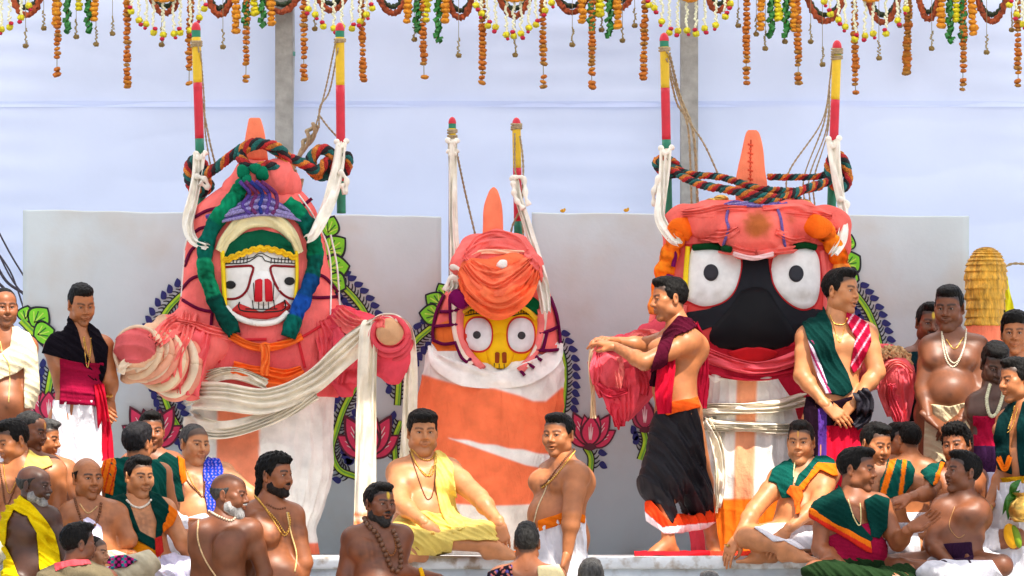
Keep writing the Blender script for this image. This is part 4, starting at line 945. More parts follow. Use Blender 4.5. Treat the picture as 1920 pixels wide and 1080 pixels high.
def twisted(name, paths, label, group=None):
    t = thing(name, px(*paths[0][0][0][:2], paths[0][0][0][2]), label, 'rope', group)
    for P, R, ns in paths:
        R *= .86
        W_ = np.array([px(*p) for p in P]); Ln = np.linalg.norm(np.diff(W_, axis=0), axis=1).sum(); n = max(40, int(Ln / .010)); W_ = smooth_path(W_, n); T, A, B = frames(W_); u = np.linspace(0, Ln, n)
        for k in range(ns):
            th = u / (R * 5.2) * 6.28 + k * 6.28 / ns; S_ = W_ + (np.cos(th)[:, None] * A + np.sin(th)[:, None] * B) * R * .52
            m = tube(S_, R * .62 * (1 + .12 * wob(S_, 30, k)), 7, YARNC[k % 6]); m.v[0] += .0035 * np.stack([wob(m.v[0], 260, q) for q in range(3)], 1); m.c[0] = np.clip(m.c[0] * (1 + .3 * wob(m.v[0], 60, k))[:, None], .003, 1); m.build('strand', YARN, t)
    return t
def coil(x, y, Y, rx, ry, turns=2.5, tilt=.3, ph=0): return [(x + rx * math.cos(a + ph) * (1 - .06 * a / 3), y + ry * math.sin(a + ph) + tilt * 6 * math.cos(a), Y - .05 * math.sin(a * .8) + .02 * a / 6) for a in np.linspace(0, turns * 6.28, int(turns * 9))]
twisted('colourful_yarn_rope', [([(372, 335, 1.72), (400, 318, 1.55), (440, 288, 1.45), (475, 268, 1.4), (500, 272, 1.42), (530, 290, 1.5), (565, 305, 1.6), (595, 320, 1.65), (615, 300, 1.68)], .034, 4), (coil(371, 330, 1.72, 20, 32, 2.0, 1), .030, 4), (coil(604, 305, 1.72, 24, 22, 1.8, .6, 2), .036, 4), ([(450, 295, 1.4), (470, 315, 1.36), (505, 310, 1.36), (540, 325, 1.45), (528, 282, 1.42), (490, 270, 1.4), (455, 285, 1.42), (462, 320, 1.38)], .032, 4), ([(375, 330, 1.72), (395, 350, 1.8), (365, 370, 1.85), (360, 350, 1.8)], .028, 4), ([(625, 300, 1.72), (652, 292, 1.7), (650, 320, 1.75), (630, 330, 1.8)], .03, 4)], 'thick twisted multicoloured yarn rope tied over the crown of the white faced idol')
twisted('colourful_yarn_rope', [([(1240, 300, 1.7), (1265, 322, 1.6), (1310, 345, 1.45), (1360, 355, 1.3), (1410, 364, 1.2), (1465, 370, 1.25), (1515, 352, 1.4), (1555, 340, 1.6), (1575, 330, 1.65)], .028, 4), ([(1242, 305, 1.72), (1290, 325, 1.6), (1350, 332, 1.5), (1395, 345, 1.35), (1430, 355, 1.25), (1490, 358, 1.4), (1540, 350, 1.6)], .024, 4), ([(1440, 332, 1.75), (1490, 332, 1.75), (1540, 330, 1.7), (1565, 310, 1.68)], .022, 4), (coil(1252, 312, 1.7, 24, 15, 2.2, 1), .024, 4), (coil(1572, 322, 1.66, 20, 32, 2.0, 1), .030, 4), ([(1238, 318, 1.72), (1236, 305, 1.66), (1250, 296, 1.62)], .024, 4), ([(1375, 355, 1.3), (1410, 376, 1.18), (1450, 378, 1.2), (1500, 375, 1.35)], .024, 4)], 'twisted multicoloured yarn rope ringed round the crown of the black faced idol')

# ------------------------------------------------------------------ the three idols
PINK, PINKD, CORAL, ORNG, CREAM, WHT = lin(246, 118, 112), lin(226, 70, 86), lin(250, 134, 100), lin(250, 112, 30), lin(242, 232, 212), lin(242, 240, 234)
def part(root, name, lv, m, col, colf=None):
    V, f = lv; c = np.tile(np.asarray(col, float), (len(V), 1))
    if colf is not None: c = colf(np.stack([960 + F * V[:, 0] / (D + V[:, 1]), HY + F * (CAMZ - V[:, 2]) / (D + V[:, 1])], 1), V, c)
    return mk(name, V, f, m, root, c)
def mix(c, t, col):
    t = (1 / (1 + np.exp(-np.clip(t, -30, 30) * 2)))[:, None]; c[:] = c * (1 - t) + np.asarray(col) * t
def gauze(amp=.010, n=0, na=.0, seed=0, hz=0.0):
    def d(P, th, v):
        o = amp * .8 * wob(P * [1, 1, 1.6], 5, seed) + amp * .45 * rid(P * [1, 1, 1.8], 7, seed + 1) + amp * .35 * rid(P * [1.6, 1.6, 1], 15, seed + 5)
        if n: o = o + na * crease(n * .5 * th + 1.6 * wob(P, 3, seed)) * (.4 + .6 * v) * (.6 + .5 * wob(P, 2.2, seed + 3))
        if hz: o = o + hz * rid(P * [.6, .6, 2.4] + np.stack([0 * th + 0 * v, 0 * th + 0 * v, .25 * np.sin(th + seed) + 0 * v], -1), 8, seed)
        return o
    return d
def blob(root, name, prims, Y, h=.010, m=GAUZE, col=PINK, colf=None, amp=.008, fold=(1, .2, .07, .006), seed=0):
    pts = np.array([px(*p) for pr in prims for p in pr[:2]]); rm = max(max(pr[2], pr[3]) for pr in prims)
    f = Field(pts.min(0) - rm - .06, pts.max(0) + rm + .06, h)
    for a, b, ra, rb, k in prims: f.cap(px(*a), px(*b), ra, rb, k)
    X, Yv, Z = np.meshgrid(*f.ax, indexing='ij'); P = np.stack([X, Yv, Z], -1)
    w1 = crease(np.pi * (X * fold[0] + Z * fold[1] + Yv * .5) / fold[2] + 2.6 * wob(P, 4, seed)) * (.6 + .6 * wob(P, 5, seed + 2)); f.d = (f.d - fold[3] * w1 - amp * .6 * wob(P, 13, seed) - amp * .6 * rid(P, 12, seed + 4)).astype(np.float32)
    V, Q = f.mesh(); return part(root, name, (V, [Q]), m, col, colf)
def braid(bv, P, wd, Y, off, cols, root, name, n=90, bulge=.15, m=YARN, knots=6):
    W_ = front(bv, smooth_path(P, n), Y, off)
    for _ in range(4): W_[1:-1] = (W_[:-2] + 2 * W_[1:-1] + W_[2:]) / 4
    u = np.linspace(0, 1, n); r = wd / 2 * mpp(Y) * (1 + bulge * np.abs(np.sin(u * knots * np.pi)) - bulge * .6); mb = tube(W_, r, 18, np.array([cols[int(a * len(cols) * .999)] for a in u]))
    mb.v[0] += .005 * np.stack([rid(mb.v[0], 40, q) for q in range(3)], 1); mb.c[0] = np.clip(mb.c[0] * (1 + .45 * wob(mb.v[0], 90, 1) + .3 * wob(mb.v[0], 25, 4))[:, None], .003, 1); return mb.build(name, m, root)

# ---- idol with the white face ------------------------------------------------
I1 = thing('wrapped_idol', px(500, 1040, 1.6), 'giant pink wrapped idol with a white face, leftmost of the three', 'idol', 'giant wrapped idols'); Y1 = 1.6
def c1(p, V, c):
    m = wob(V, 3, 2) > .55; c = c * (1 + .12 * wob(V, 2.5, 1))[:, None]
    red = 1 / (1 + np.exp(-(p[:, 1] - 640) / 25)); c = c * (1 - .45 * red[:, None]) + np.asarray(PINKD) * .45 * red[:, None]; return c
hood1 = part(I1, 'hood', loft([(306, 470, 512, .9), (318, 448, 530, .9), (345, 425, 552, .8), (365, 396, 574, .75), (395, 364, 594, .7), (440, 350, 605, .66), (500, 342, 616, .64), (560, 337, 632, .62), (605, 330, 646, .60), (650, 322, 654, .60), (700, 326, 648, .60), (745, 345, 636, .6)], Y1, 190, 180, .92, gauze(.009, 0, 0, 1)), GAUZE, PINK, c1)
def sk1(p, V, c):
    x, y = p.T; mix(c, np.where(V[:, 1] < Y1, np.minimum(x - 408 + (y - 740) * .02, 488 - (y - 740) * .02 - x), -9) / 1.5, lin(250, 150, 112)); mix(c, (y - 1018) / 1.5, CORAL); return c
skirt1 = part(I1, 'skirt', loft([(690, 378, 640, .6), (740, 360, 630, .6), (800, 360, 621, .6), (860, 366, 624, .6), (905, 378, 618, .6), (950, 395, 606, .6), (990, 410, 592, .6), (1040, 420, 597, .6)], Y1 + .02, 260, 200, .95, gauze(.012, 22, .012, 4)), GAUZE, WHT, sk1)
crest = part(I1, 'crest', loft([(221, 470, 487, .45), (225, 466, 490, .5), (250, 462, 496, .55), (300, 456, 502, .6)], Y1 - .05, 32, 30, .8, gauze(.004, 0, 0, 2)), CLOTH, CORAL)
knob = blob(I1, 'crown_wrap', [((470, 335, 1.45), (515, 335, 1.45), .12, .12, .05), ((440, 355, 1.5), (540, 352, 1.5), .09, .09, .06)], Y1, col=PINK, amp=.012)
b1 = bvh_of([hood1, skirt1, knob])
def arm1(p, V, c):
    x, y = p.T; cr = (x < 312 + 6 * wob(V, 20)); c[cr] = np.clip(np.asarray(lin(232, 186, 152)) * (1 + .22 * wob(V * [1, 1, 3], 9, 1))[cr][:, None], 0, .85); cap_ = (np.hypot((x - 250) / 48, (y - 642) / 40) < 1) & (V[:, 1] < 1.05); c[cap_] = lin(214, 98, 100); return c
blob(I1, 'arm', [((350, 690, 1.45), (262, 662, 1.0), .19, .145, .05), ((262, 662, 1.02), (254, 655, .90), .145, .125, .03), ((345, 690, 1.3), (358, 735, 1.25), .14, .06, .08), ((325, 640, 1.4), (400, 650, 1.35), .11, .13, .1), ((295, 690, 1.1), (235, 705, 1.05), .06, .04, .05), ((352, 606, 1.5), (285, 640, 1.15), .11, .10, .09)], Y1, col=PINK, colf=arm1, fold=(.3, 1, .10, .013), amp=.014)
mb = MB()
for P in [[(222, 690), (215, 660), (225, 628), (255, 612), (285, 622), (292, 650), (280, 680), (255, 697)], [(226, 690), (240, 680), (256, 684), (272, 676), (288, 655)], [(236, 694), (250, 690), (270, 690), (290, 672)]]: tube(smooth_path(np.array([px(x, y, .86 + abs(x - 254) * .0012) for x, y in P]), 40), .011, 8, lin(232, 206, 176), mb)
ribbon(smooth_path(np.array([px(244, 676, .82), px(232, 684, .82), px(226, 700, .84)]), 12), .05, .012, 2, .004, None, lin(236, 214, 186), mb); mb.build('arm_binding', CLOTH, I1)
ax0, ax1 = px(262, 662, .98), px(338, 690, 1.32); dax = unit(ax1 - ax0); e1 = unit(np.cross(dax, [0, 0, 1.])); e2 = np.cross(e1, dax)
for k in range(8):
    c0 = ax0 + (ax1 - ax0) * (.02 + .125 * k); R_ = (.136 + .007 * k) * (1 + .03 * math.sin(k * 2.1)); a = np.linspace(0, 6.3, 48); tl = .05 * math.sin(k * 1.7)
    P = c0 + np.cos(a)[:, None] * e1 * R_ + np.sin(a)[:, None] * e2 * R_ + dax * (tl * np.sin(a + k))[:, None]; P += .008 * np.stack([wob(P, 9, k + q) for q in range(3)], 1)
    tube(P, .030 + .009 * wob(P, 12, k), 10, np.clip(np.asarray(lin(*[(236, 206, 172), (232, 170, 140), (240, 214, 186), (228, 150, 126)][k % 4])) * (1 + .12 * wob(P, 10, 2))[:, None], 0, .85)).build('arm_wrap', CLOTH, I1)
def arm2(p, V, c):
    x, y = p.T; cap_ = (np.hypot((x - 731) / 26, (y - 622) / 26) < 1) & (V[:, 1] < 1.0); c[cap_] = lin(196, 150, 112); return c * (1 + .15 * wob(V, 6, 3))[:, None]
blob(I1, 'arm', [((640, 660, 1.5), (722, 640, 1.05), .16, .11, .06), ((728, 630, 1.0), (731, 622, .80), .10, .082, .02), ((715, 650, 1.0), (745, 660, .98), .10, .10, .06), ((730, 690, 1.0), (735, 700, 1.0), .10, .08, .08), ((650, 650, 1.4), (650, 730, 1.4), .13, .07, .08), ((636, 602, 1.5), (712, 622, 1.1), .10, .07, .08)], Y1, col=lin(226, 76, 92), colf=arm2, fold=(.5, 1, .08, .013), amp=.016)
mb = MB()
for k in range(3): tube(np.array([px(731 + (32 + 4 * k) * math.cos(a), 626 + 6 * k + (31 + 3 * k) * math.sin(a), .80 + .05 * k + .02 * math.sin(a * 3 + k)) for a in np.linspace(0, 6.3, 40)]), .018, 7, lin(226, 84, 96), mb)
mb.build('arm_binding', CLOTH, I1)
for k, (P, w_, c_) in enumerate([([(352, 588), (335, 625), (318, 668), (322, 715)], 52, PINK), ([(380, 612), (368, 650), (360, 690), (352, 740)], 50, lin(240, 100, 104)), ([(338, 600), (312, 622), (290, 640)], 40, PINK), ([(632, 585), (660, 610), (690, 618), (720, 606)], 40, PINK), ([(640, 612), (652, 660), (648, 720)], 50, lin(232, 84, 98)), ([(606, 600), (618, 650), (620, 700)], 46, lin(236, 92, 100)), ([(330, 606), (390, 622), (450, 634)], 26, PINK)]):
    W_ = front(bvh_of([o for o in I1.children if o.name.split('.')[0] in ('hood', 'arm')]), smooth_path(P, 36), Y1, .014)
    for _ in range(6): W_[1:-1] = (W_[:-2] + 2 * W_[1:-1] + W_[2:]) / 4
    ribbon(W_, np.interp(np.linspace(0, 1, 36), [0, .3, 1], [.7, 1, .8]) * w_ * mpp(Y1), .010, 5, .011, None, c_, None, 33, k * 1.3).build('gauze_fold', GAUZE, I1)
# face
mb = patch(b1, [(418, 470), (452, 440), (490, 432), (528, 440), (557, 472), (556, 556), (546, 580), (522, 598), (488, 604), (452, 598), (430, 582), (420, 556)], Y1, .012, .02, (.78, .77, .74), None, 6, 60, False, .05); face1 = mb.build('face', GLOSS, I1); bf = bvh_of([face1])
o = ball(front(bf, [(494, 540)], Y1, -.02)[0], (.105, .075, .11), (.80, .79, .77), None, 24, 14).build('nose', GLOSS, I1); bf += bvh_of([o])
mb = MB()
for P in ([(421, 501), (450, 499), (474, 500), (470, 520), (462, 545), (445, 559), (421, 561)], [(555, 500), (530, 499), (508, 500), (512, 522), (524, 545), (540, 558), (556, 561)]): stroke(bf, P, 4.5, Y1, .004, .005, lin(130, 22, 32), mb, 30)
mb.build('eye_outline', GLOSS, I1)
for x, y, r in ((432, 534, 10), (543, 527, 10)): patch(bf, [(x + r * math.cos(a), y + r * .78 * math.sin(a)) for a in np.linspace(0, 6.1, 16)], Y1, .006, .008, (.02, .02, .022), None, 2, 20).build('pupil', GLOSS, I1)
mb = MB(); patch(bf, [(478, 526), (486, 522), (492, 523), (492, 566), (477, 566)], Y1, .010, .01, lin(196, 30, 44), mb, 2, 20); patch(bf, [(496, 523), (504, 522), (510, 530), (512, 565), (497, 566)], Y1, .010, .01, lin(196, 30, 44), mb, 2, 20); mb.build('nostril', GLOSS, I1)
mb = patch(bf, [(432, 583), (450, 566), (452, 584), (470, 588), (515, 588), (528, 584), (536, 562), (547, 575), (530, 592), (500, 599), (465, 597)], Y1, .004, .008, lin(204, 56, 54), None, 3, 40); mb.build('lips', GLOSS, I1)
mb = MB(); K_ = (.02, .02, .02)
for P, w_ in (([(449, 566), (447, 576), (455, 583), (490, 585), (525, 583), (536, 576), (533, 562)], 2.6), ([(460, 579), (490, 580), (520, 579)], 2), ([(473, 563), (475, 579)], 1.6), ([(485, 566), (485, 580)], 1.6), ([(494, 566), (494, 580)], 1.6), ([(503, 566), (504, 580)], 1.6), ([(513, 562), (515, 579)], 1.6), ([(475, 530), (477, 565)], 1.5), ([(514, 528), (512, 565)], 1.5), ([(421, 495), (462, 492), (488, 478), (500, 490), (553, 494)], 1.8), ([(421, 489), (470, 484), (488, 474), (510, 484), (553, 488)], 1.5)): stroke(bf, P, w_, Y1, .006, .004, K_, mb, 16)
for k in range(7):
    for sx, x0 in ((1, 424), (1, 508)): stroke(bf, [(x0 + k * 6.5, 494), (x0 + 1 + k * 6.5, 484 - (k if sx > 0 else 0) * .5)], 1.5, Y1, .006, .004, K_, mb, 4, False)
props(mb.build('brow_lines', GLOSS, I1), kind='stuff')
mb = patch(bf, [(419, 484), (432, 452), (460, 436), (490, 430), (525, 438), (546, 456), (555, 482), (520, 468), (488, 462), (450, 472)], Y1, .016, .02, lin(14, 84, 58), None, 3, 50); mb.build('green_band', CLOTH, I1)
P = front(bf, smooth_path([(419, 490), (450, 477), (488, 466), (525, 472), (556, 484)], 60), Y1, .02); P[:, 2] += .006 * np.sin(np.arange(60) * 1.1); ribbon(P, .036, .016, 2, .006, None, lin(236, 190, 20), None, 9).build('yellow_ruffle', SATIN, I1)
mb = MB()
for P, w_ in (([(417, 470), (419, 520), (422, 578)], 8), ([(556, 470), (557, 520), (554, 560)], 6)): stroke(b1, P, w_, Y1, .030, .03, lin(250, 214, 20), mb, 20)
mb.build('yellow_trim', SATIN, I1)
P = front(b1, smooth_path([(413, 472), (428, 446), (455, 418), (488, 408), (520, 416), (546, 440), (562, 474)], 50), Y1, .025); ribbon(P, np.interp(np.linspace(0, 1, 50), [0, .5, 1], [.07, .12, .05]), .03, 3, .006, None, lin(238, 226, 178), None, 13).build('arch_cloth', CLOTH, I1)
P = front(b1, smooth_path([(424, 576), (440, 592), (465, 603), (492, 607), (520, 602), (540, 586)], 40), Y1, .03); tube(P, .018, 10, WHT).build('chin_cloth', CLOTH, I1)
GB = [lin(10, 110, 76), lin(8, 80, 70), lin(20, 120, 84), lin(6, 70, 60)]
braid(b1, [(452, 352), (432, 380), (412, 405), (396, 432), (386, 460), (384, 500), (395, 540), (412, 580), (440, 625)], 30, Y1, .05, GB, I1, 'green_braid', 70, .16, CLOTH, 6)
braid(b1, [(536, 378), (552, 392), (568, 408), (582, 430), (590, 460), (590, 500), (576, 545), (555, 590), (540, 632)], 30, Y1, .05, GB[:2] * 2 + [lin(16, 60, 110), lin(24, 70, 150), lin(10, 90, 80)], I1, 'green_braid', 70, .16, CLOTH, 6)
mb = MB()
for i in range(9): P = front(b1, smooth_path([(395 + rnd.uniform(-8, 12), 405 + i * 1.5), (440, 388 + i * 2.5 + rnd.uniform(-4, 4)), (490, 366 + i * 4.5), (530, 385 + i * 2.5 + rnd.uniform(-3, 3)), (572 + rnd.uniform(-10, 10), 405 + i)], 40), Y1, .05 + .008 * (i % 3)); tube(P, .011 + .004 * (i % 2), 7, lin(*[(124, 110, 176), (96, 76, 150), (150, 140, 196)][i % 3]), mb)
for i in range(5): P = front(b1, smooth_path([(450 + i * 10, 340), (468 + i * 12, 362), (455 + i * 16, 385), (470 + i * 10, 402)], 24), Y1, .07); tube(P, .013, 7, lin(*[(88, 60, 150), (110, 40, 100), (30, 50, 140)][i % 3]), mb)
mb.build('purple_tassel_cord', YARN, I1)
mb = MB()
for x, y, r in ((455, 322, .045), (462, 340, .04), (492, 326, .045), (450, 345, .035), (478, 316, .035)): ball(front(b1, [(x, y)], Y1, .03)[0], (r, r * .8, r), lin(12, 110, 80), mb, 12, 8)
mb.v = [v + .008 * np.stack([wob(v, 50, q) for q in range(3)], 1) for v in mb.v]; mb.build('green_knot', CLOTH, I1)
mb = MB()
for P in ([(338, 545), (360, 522), (392, 514)], [(338, 560), (370, 578), (398, 584), (410, 578)], [(398, 584), (393, 640), (388, 690), (402, 700)], [(590, 512), (612, 522), (634, 548)], [(560, 555), (600, 558), (634, 556)], [(360, 410), (385, 396), (405, 390)], [(350, 450), (372, 430), (390, 425)], [(556, 395), (585, 372)], [(345, 500), (358, 470), (380, 450)]): stroke(b1, P, 6, Y1, .010, .014, lin(96, 16, 54), mb, 20)
for P in ([(330, 610), (380, 622), (430, 636), (500, 636)], [(640, 590), (600, 612), (560, 634), (520, 640)], [(420, 640), (410, 680)], [(560, 640), (572, 690)]): stroke(b1, P, 5, Y1, .010, .014, lin(210, 50, 60), mb, 24)
mb.build('binding_cord', CLOTH, I1)
mb = MB()
for P in ([(347, 470), (343, 520), (340, 556)], [(620, 440), (632, 500), (637, 575)], [(362, 420), (352, 445), (346, 470)], [(560, 365), (590, 410), (618, 480), (620, 600)]): tube(front(b1, smooth_path(P, 30), Y1, .012), .006, 6, WHT, mb)
mb.build('white_string', CLOTH, I1)
P = front(b1, smooth_path([(432, 628), (462, 646), (497, 652), (535, 644), (566, 630)], 40), Y1, .035); mb = ribbon(P, .05, .02, 3, .010, None, ORNG, None, 13)
P = front(b1, [(497, 645), (498, 670), (496, 704)], Y1, .07); ribbon(resample(P, 20), .055, .03, 3, .012, None, lin(252, 124, 50), mb, 13); ball(front(b1, [(497, 652)], Y1, .05)[0], (.04, .03, .035), ORNG, mb); mb.build('orange_sash', SATIN, I1)
P = front(b1, smooth_path([(436, 690), (480, 705), (530, 708), (566, 694)], 40), Y1, .045); ribbon(P, np.interp(np.linspace(0, 1, 40), [0, .5, 1], [.09, .14, .06]), .03, 5, .014, None, lin(252, 106, 30), None, 21).build('waist_cloth', SATIN, I1)
def sash(P, wd, name, root, Y, seed=0, col=CREAM, folds=6, amp=.016):
    W_ = smooth_path(np.array([px(*p) for p in P]), 60); w_ = np.interp(np.linspace(0, 1, 60), np.linspace(0, 1, len(wd)), wd) * mpp(Y); return ribbon(W_, w_, .016, folds, amp, None, col, None, 31, seed).build(name, CLOTH, root)
sash([(352, 752, 1.62), (366, 742, 1.32), (420, 744, 1.16), (500, 752, 1.10), (580, 720, 1.10), (640, 668, 1.02), (690, 622, .90), (714, 606, .86)], [40, 50, 54, 50, 44, 44, 48, 30], 'cream_sash', I1, Y1)
sash([(352, 790, 1.6), (372, 800, 1.34), (420, 806, 1.22), (480, 792, 1.16), (540, 768, 1.14), (590, 735, 1.12)], [50, 44, 34, 30, 26, 30], 'cream_sash', I1, Y1, 2)
sash([(364, 726, 1.5), (390, 708, 1.30), (440, 700, 1.22), (500, 720, 1.18)], [20, 26, 24, 20], 'cream_sash', I1, Y1, 4)
def endst(S, V_): return np.where(((S > .915) & (S < .93) | (S > .94) & (S < .955) | (S > .965) & (S < .975))[:, None], np.asarray(lin(240, 160, 110)), np.asarray(CREAM))
W_ = smooth_path(np.array([px(700, 606, .92), px(692, 622, .84), px(688, 700, .86), px(686, 850, .92), px(684, 1000, .98)]), 60); ribbon(W_, np.interp(np.linspace(0, 1, 60), [0, .2, 1], [36, 36, 42]) * mpp(.9), .014, 4, .014, None, CREAM, None, 31, 1.0, endst).build('hanging_sash', CLOTH, I1)
W_ = smooth_path(np.array([px(738, 600, .80), px(762, 618, .86), px(770, 680, .96), px(768, 780, 1.1), px(762, 880, 1.2)]), 60); ribbon(W_, np.interp(np.linspace(0, 1, 60), [0, .2, 1], [20, 24, 30]) * mpp(1.), .014, 3, .012, None, CREAM, None, 25, 2.0).build('hanging_sash', CLOTH, I1)
W_ = smooth_path(np.array([px(700, 610, .86), px(715, 598, .82), px(740, 598, .82), px(760, 612, .86)]), 30); ribbon(W_, .06, .016, 3, .008, None, CREAM, None, 13).build('cream_sash', CLOTH, I1)

# ---- idol with the yellow face -----------------------------------------------
I2 = thing('wrapped_idol', px(930, 1040, 1.8), 'smaller pink and orange wrapped idol with a yellow face, in the middle', 'idol', 'giant wrapped idols'); Y2 = 1.8
def c2(p, V, c):
    x, y = p.T; a = (x < 870) & (y > 605 - (x - 830) * .5) ; c[a] = lin(250, 132, 60); return c * (1 + .1 * wob(V, 4, 1))[:, None]
hood2 = part(I2, 'hood', loft([(500, 880, 1000, .6), (530, 848, 1024, .6), (560, 832, 1034, .6), (600, 818, 1044, .58), (640, 810, 1050, .56), (690, 806, 1052, .55), (740, 806, 1050, .55)], Y2, 170, 120, .95, gauze(.008, 0, 0, 3)), GAUZE, PINK, c2)
def sk2(p, V, c):
    x, y = p.T; bot = 700 + 52 * np.exp(-((x - 925) / 70) ** 2) * 0 + 25 * np.exp(-((x - 985) / 60) ** 2) + 16 * np.cos((x - 920) / 140); y0 = 822 + (x - 850) * .17; bot = np.interp(x, [780, 800, 818, 870, 927, 975, 1000, 1024, 1053], [700, 704, 710, 724, 728, 742, 752, 752, 727]); mix(c, (y - bot) / 2.0, lin(251, 126, 82))
    mix(c, np.minimum(np.minimum(y - y0 - 1.2 * np.sin(x * .12), y0 + np.clip((x - 836) * .18, -4, 27) - y), x - 842) / 1.5, WHT); mix(c, (y - 948 + .0006 * (x - 930) ** 2) / 1.5, lin(236, 226, 214)); return c
skirt2 = part(I2, 'skirt', loft([(660, 804, 1053, .5), (700, 796, 1056, .60), (760, 782, 1054, .62), (830, 776, 1048, .62), (890, 782, 1042, .62), (950, 800, 1034, .62), (1000, 822, 1026, .6), (1040, 830, 1022, .6)], Y2 - .02, 300, 300, .92, gauze(.012, 0, 0, 6, .006)), GAUZE, WHT, sk2)
P_ = [(808, 648), (818, 672), (845, 692), (885, 706), (930, 712), (975, 705), (1015, 688), (1040, 668), (1050, 644)]
dv = front(bvh_of([skirt2, hood2]), smooth_path(P_, 70), Y2, .02); dv[:, 1] = np.convolve(np.pad(dv[:, 1], 6, 'edge'), np.ones(13) / 13, 'valid')
ribbon(dv, np.interp(np.linspace(0, 1, 70), [0, .12, .3, .5, .7, .88, 1], [12, 34, 44, 30, 42, 34, 12]) * mpp(Y2), .012, 2, .008, None, WHT, None, 25, .6).build('white_drape', CLOTH, I2)
part(I2, 'crest', loft([(351, 924, 927, .4), (360, 917, 934, .45), (390, 908, 942, .5), (430, 905, 944, .5), (470, 905, 944, .5)], Y2 - .06, 40, 40, .85, gauze(.004, 0, 0, 2)), CLOTH, CORAL)
tur2 = [blob(I2, 'turban', [((895, 470, 1.72), (965, 470, 1.72), .11, .11, .05), ((880, 500, 1.68), (985, 505, 1.68), .12, .12, .06), ((930, 470, 1.7), (932, 455, 1.7), .10, .07, .05)], Y2, col=PINK, fold=(.1, 1, .07, .0025)),
        blob(I2, 'turban_cloth', [((895, 515, 1.55), (970, 510, 1.55), .11, .11, .06), ((915, 545, 1.45), (950, 550, 1.45), .10, .09, .06), ((925, 562, 1.42), (938, 572, 1.42), .06, .05, .06)], Y2, col=lin(246, 112, 72), fold=(.35, 1, .06, .004), amp=.014)]
tv = bvh_of(tur2)
for k, (P, w_) in enumerate([([(866, 520), (885, 556), (932, 582), (980, 556), (1006, 516)], 34), ([(864, 506), (890, 540), (935, 562), (985, 536), (1006, 500)], 34), ([(872, 496), (895, 522), (930, 540), (975, 520), (1000, 494)], 30), ([(882, 490), (905, 508), (935, 520), (965, 506), (990, 486)], 26), ([(868, 530), (880, 550), (905, 570)], 26)]):
    W_ = front(tv, smooth_path(P, 50), Y2, .016 + .006 * (4 - k)); 
    for _ in range(8): W_[1:-1] = (W_[:-2] + 2 * W_[1:-1] + W_[2:]) / 4
    ribbon(W_, np.interp(np.linspace(0, 1, 50), [0, .2, .5, .8, 1], [.5, .9, 1.15, .9, .4]) * w_ * mpp(Y2), .012, 4, .011, None, lin(*[(248, 112, 66), (250, 122, 80), (246, 118, 84), (250, 128, 92), (244, 108, 70)][k]), None, 33, k * 1.7).build('turban_swag', GAUZE, I2)
for k, (P, w_) in enumerate([([(880, 474), (900, 452), (930, 443), (965, 450), (984, 474)], 22), ([(874, 488), (900, 466), (935, 458), (970, 466), (992, 490)], 24), ([(1004, 560), (1006, 520), (990, 486)], 26)]):
    W_ = front(tv, smooth_path(P, 40), Y2, .012); ribbon(W_, w_ * mpp(Y2), .012, 3, .008, None, PINK, None, 21, k + .4).build('turban_fold', GAUZE, I2)
b2 = bvh_of([hood2, skirt2] + tur2); mb = MB()
ball(front(b2, [(943, 497)], Y2, -.01)[0], (.04, .03, .035), WHT, mb); ball(front(b2, [(905, 506)], Y2, -.01)[0], (.022, .02, .018), lin(240, 190, 180), mb); mb.v = [v + .008 * np.stack([wob(v, 60, q) for q in range(3)], 1) for v in mb.v]; mb.build('cotton_tuft', CLOTH, I2)
W_ = front(b2, smooth_path([(882, 478), (905, 472), (940, 472), (982, 474)], 40), Y2, .012); ribbon(W_, .03, .02, 2, .005, None, lin(248, 200, 170), None, 11).build('turban_band', CLOTH, I2)
face2 = patch(bvh_of([hood2]), [(868, 590), (890, 570), (925, 562), (965, 564), (1000, 578), (1010, 604), (1006, 640), (994, 670), (974, 694), (940, 702), (910, 698), (892, 680), (876, 648), (868, 618)], Y2, .014, .02, lin(244, 196, 10), None, 7, 70, False, .07).build('face', GLOSS, I2); bf = bvh_of([face2])
o = ball(front(bf, [(938, 655)], Y2, -.03)[0], (.09, .07, .125), lin(242, 192, 14), None, 24, 16).build('nose', GLOSS, I2); bf += bvh_of([o])
for x, y, rx, ry in ((897, 627, 25, 31), (977, 628, 25, 32)):
    E_ = lambda k: [(x + rx * k * np.sign(math.cos(a)) * abs(math.cos(a)) ** .85, y + ry * k * np.sign(math.sin(a)) * abs(math.sin(a)) ** .85) for a in np.linspace(0, 6.1, 26)]
    patch(bf, E_(1.11), Y2, .006, .010, lin(214, 60, 44), None, 3, 40).build('eye_outline', GLOSS, I2); patch(bf, E_(1.0), Y2, .011, .010, (.76, .77, .78), None, 3, 40, False, .01).build('eye_white', GLOSS, I2)
    xx = x - 3 if x < 930 else x + 1; patch(bf, [(xx + 7.5 * math.cos(a), y + 1 + 7.5 * math.sin(a)) for a in np.linspace(0, 6.1, 16)], Y2, .024, .012, (.045, .045, .05), None, 2, 20).build('pupil', GLOSS, I2)
mb = MB(); patch(bf, [(928, 662), (932, 659), (937, 662), (936, 681), (928, 681)], Y2, .008, .012, lin(140, 60, 14), mb, 2, 16); patch(bf, [(941, 662), (946, 659), (950, 662), (950, 681), (942, 681)], Y2, .008, .012, lin(140, 60, 14), mb, 2, 16); mb.build('nostril', GLOSS, I2)
patch(bf, [(912, 695), (930, 692), (950, 692), (970, 690), (972, 697), (945, 703), (920, 702)], Y2, .004, .008, lin(196, 84, 60), None, 2, 24).build('lips', GLOSS, I2); mb = MB()
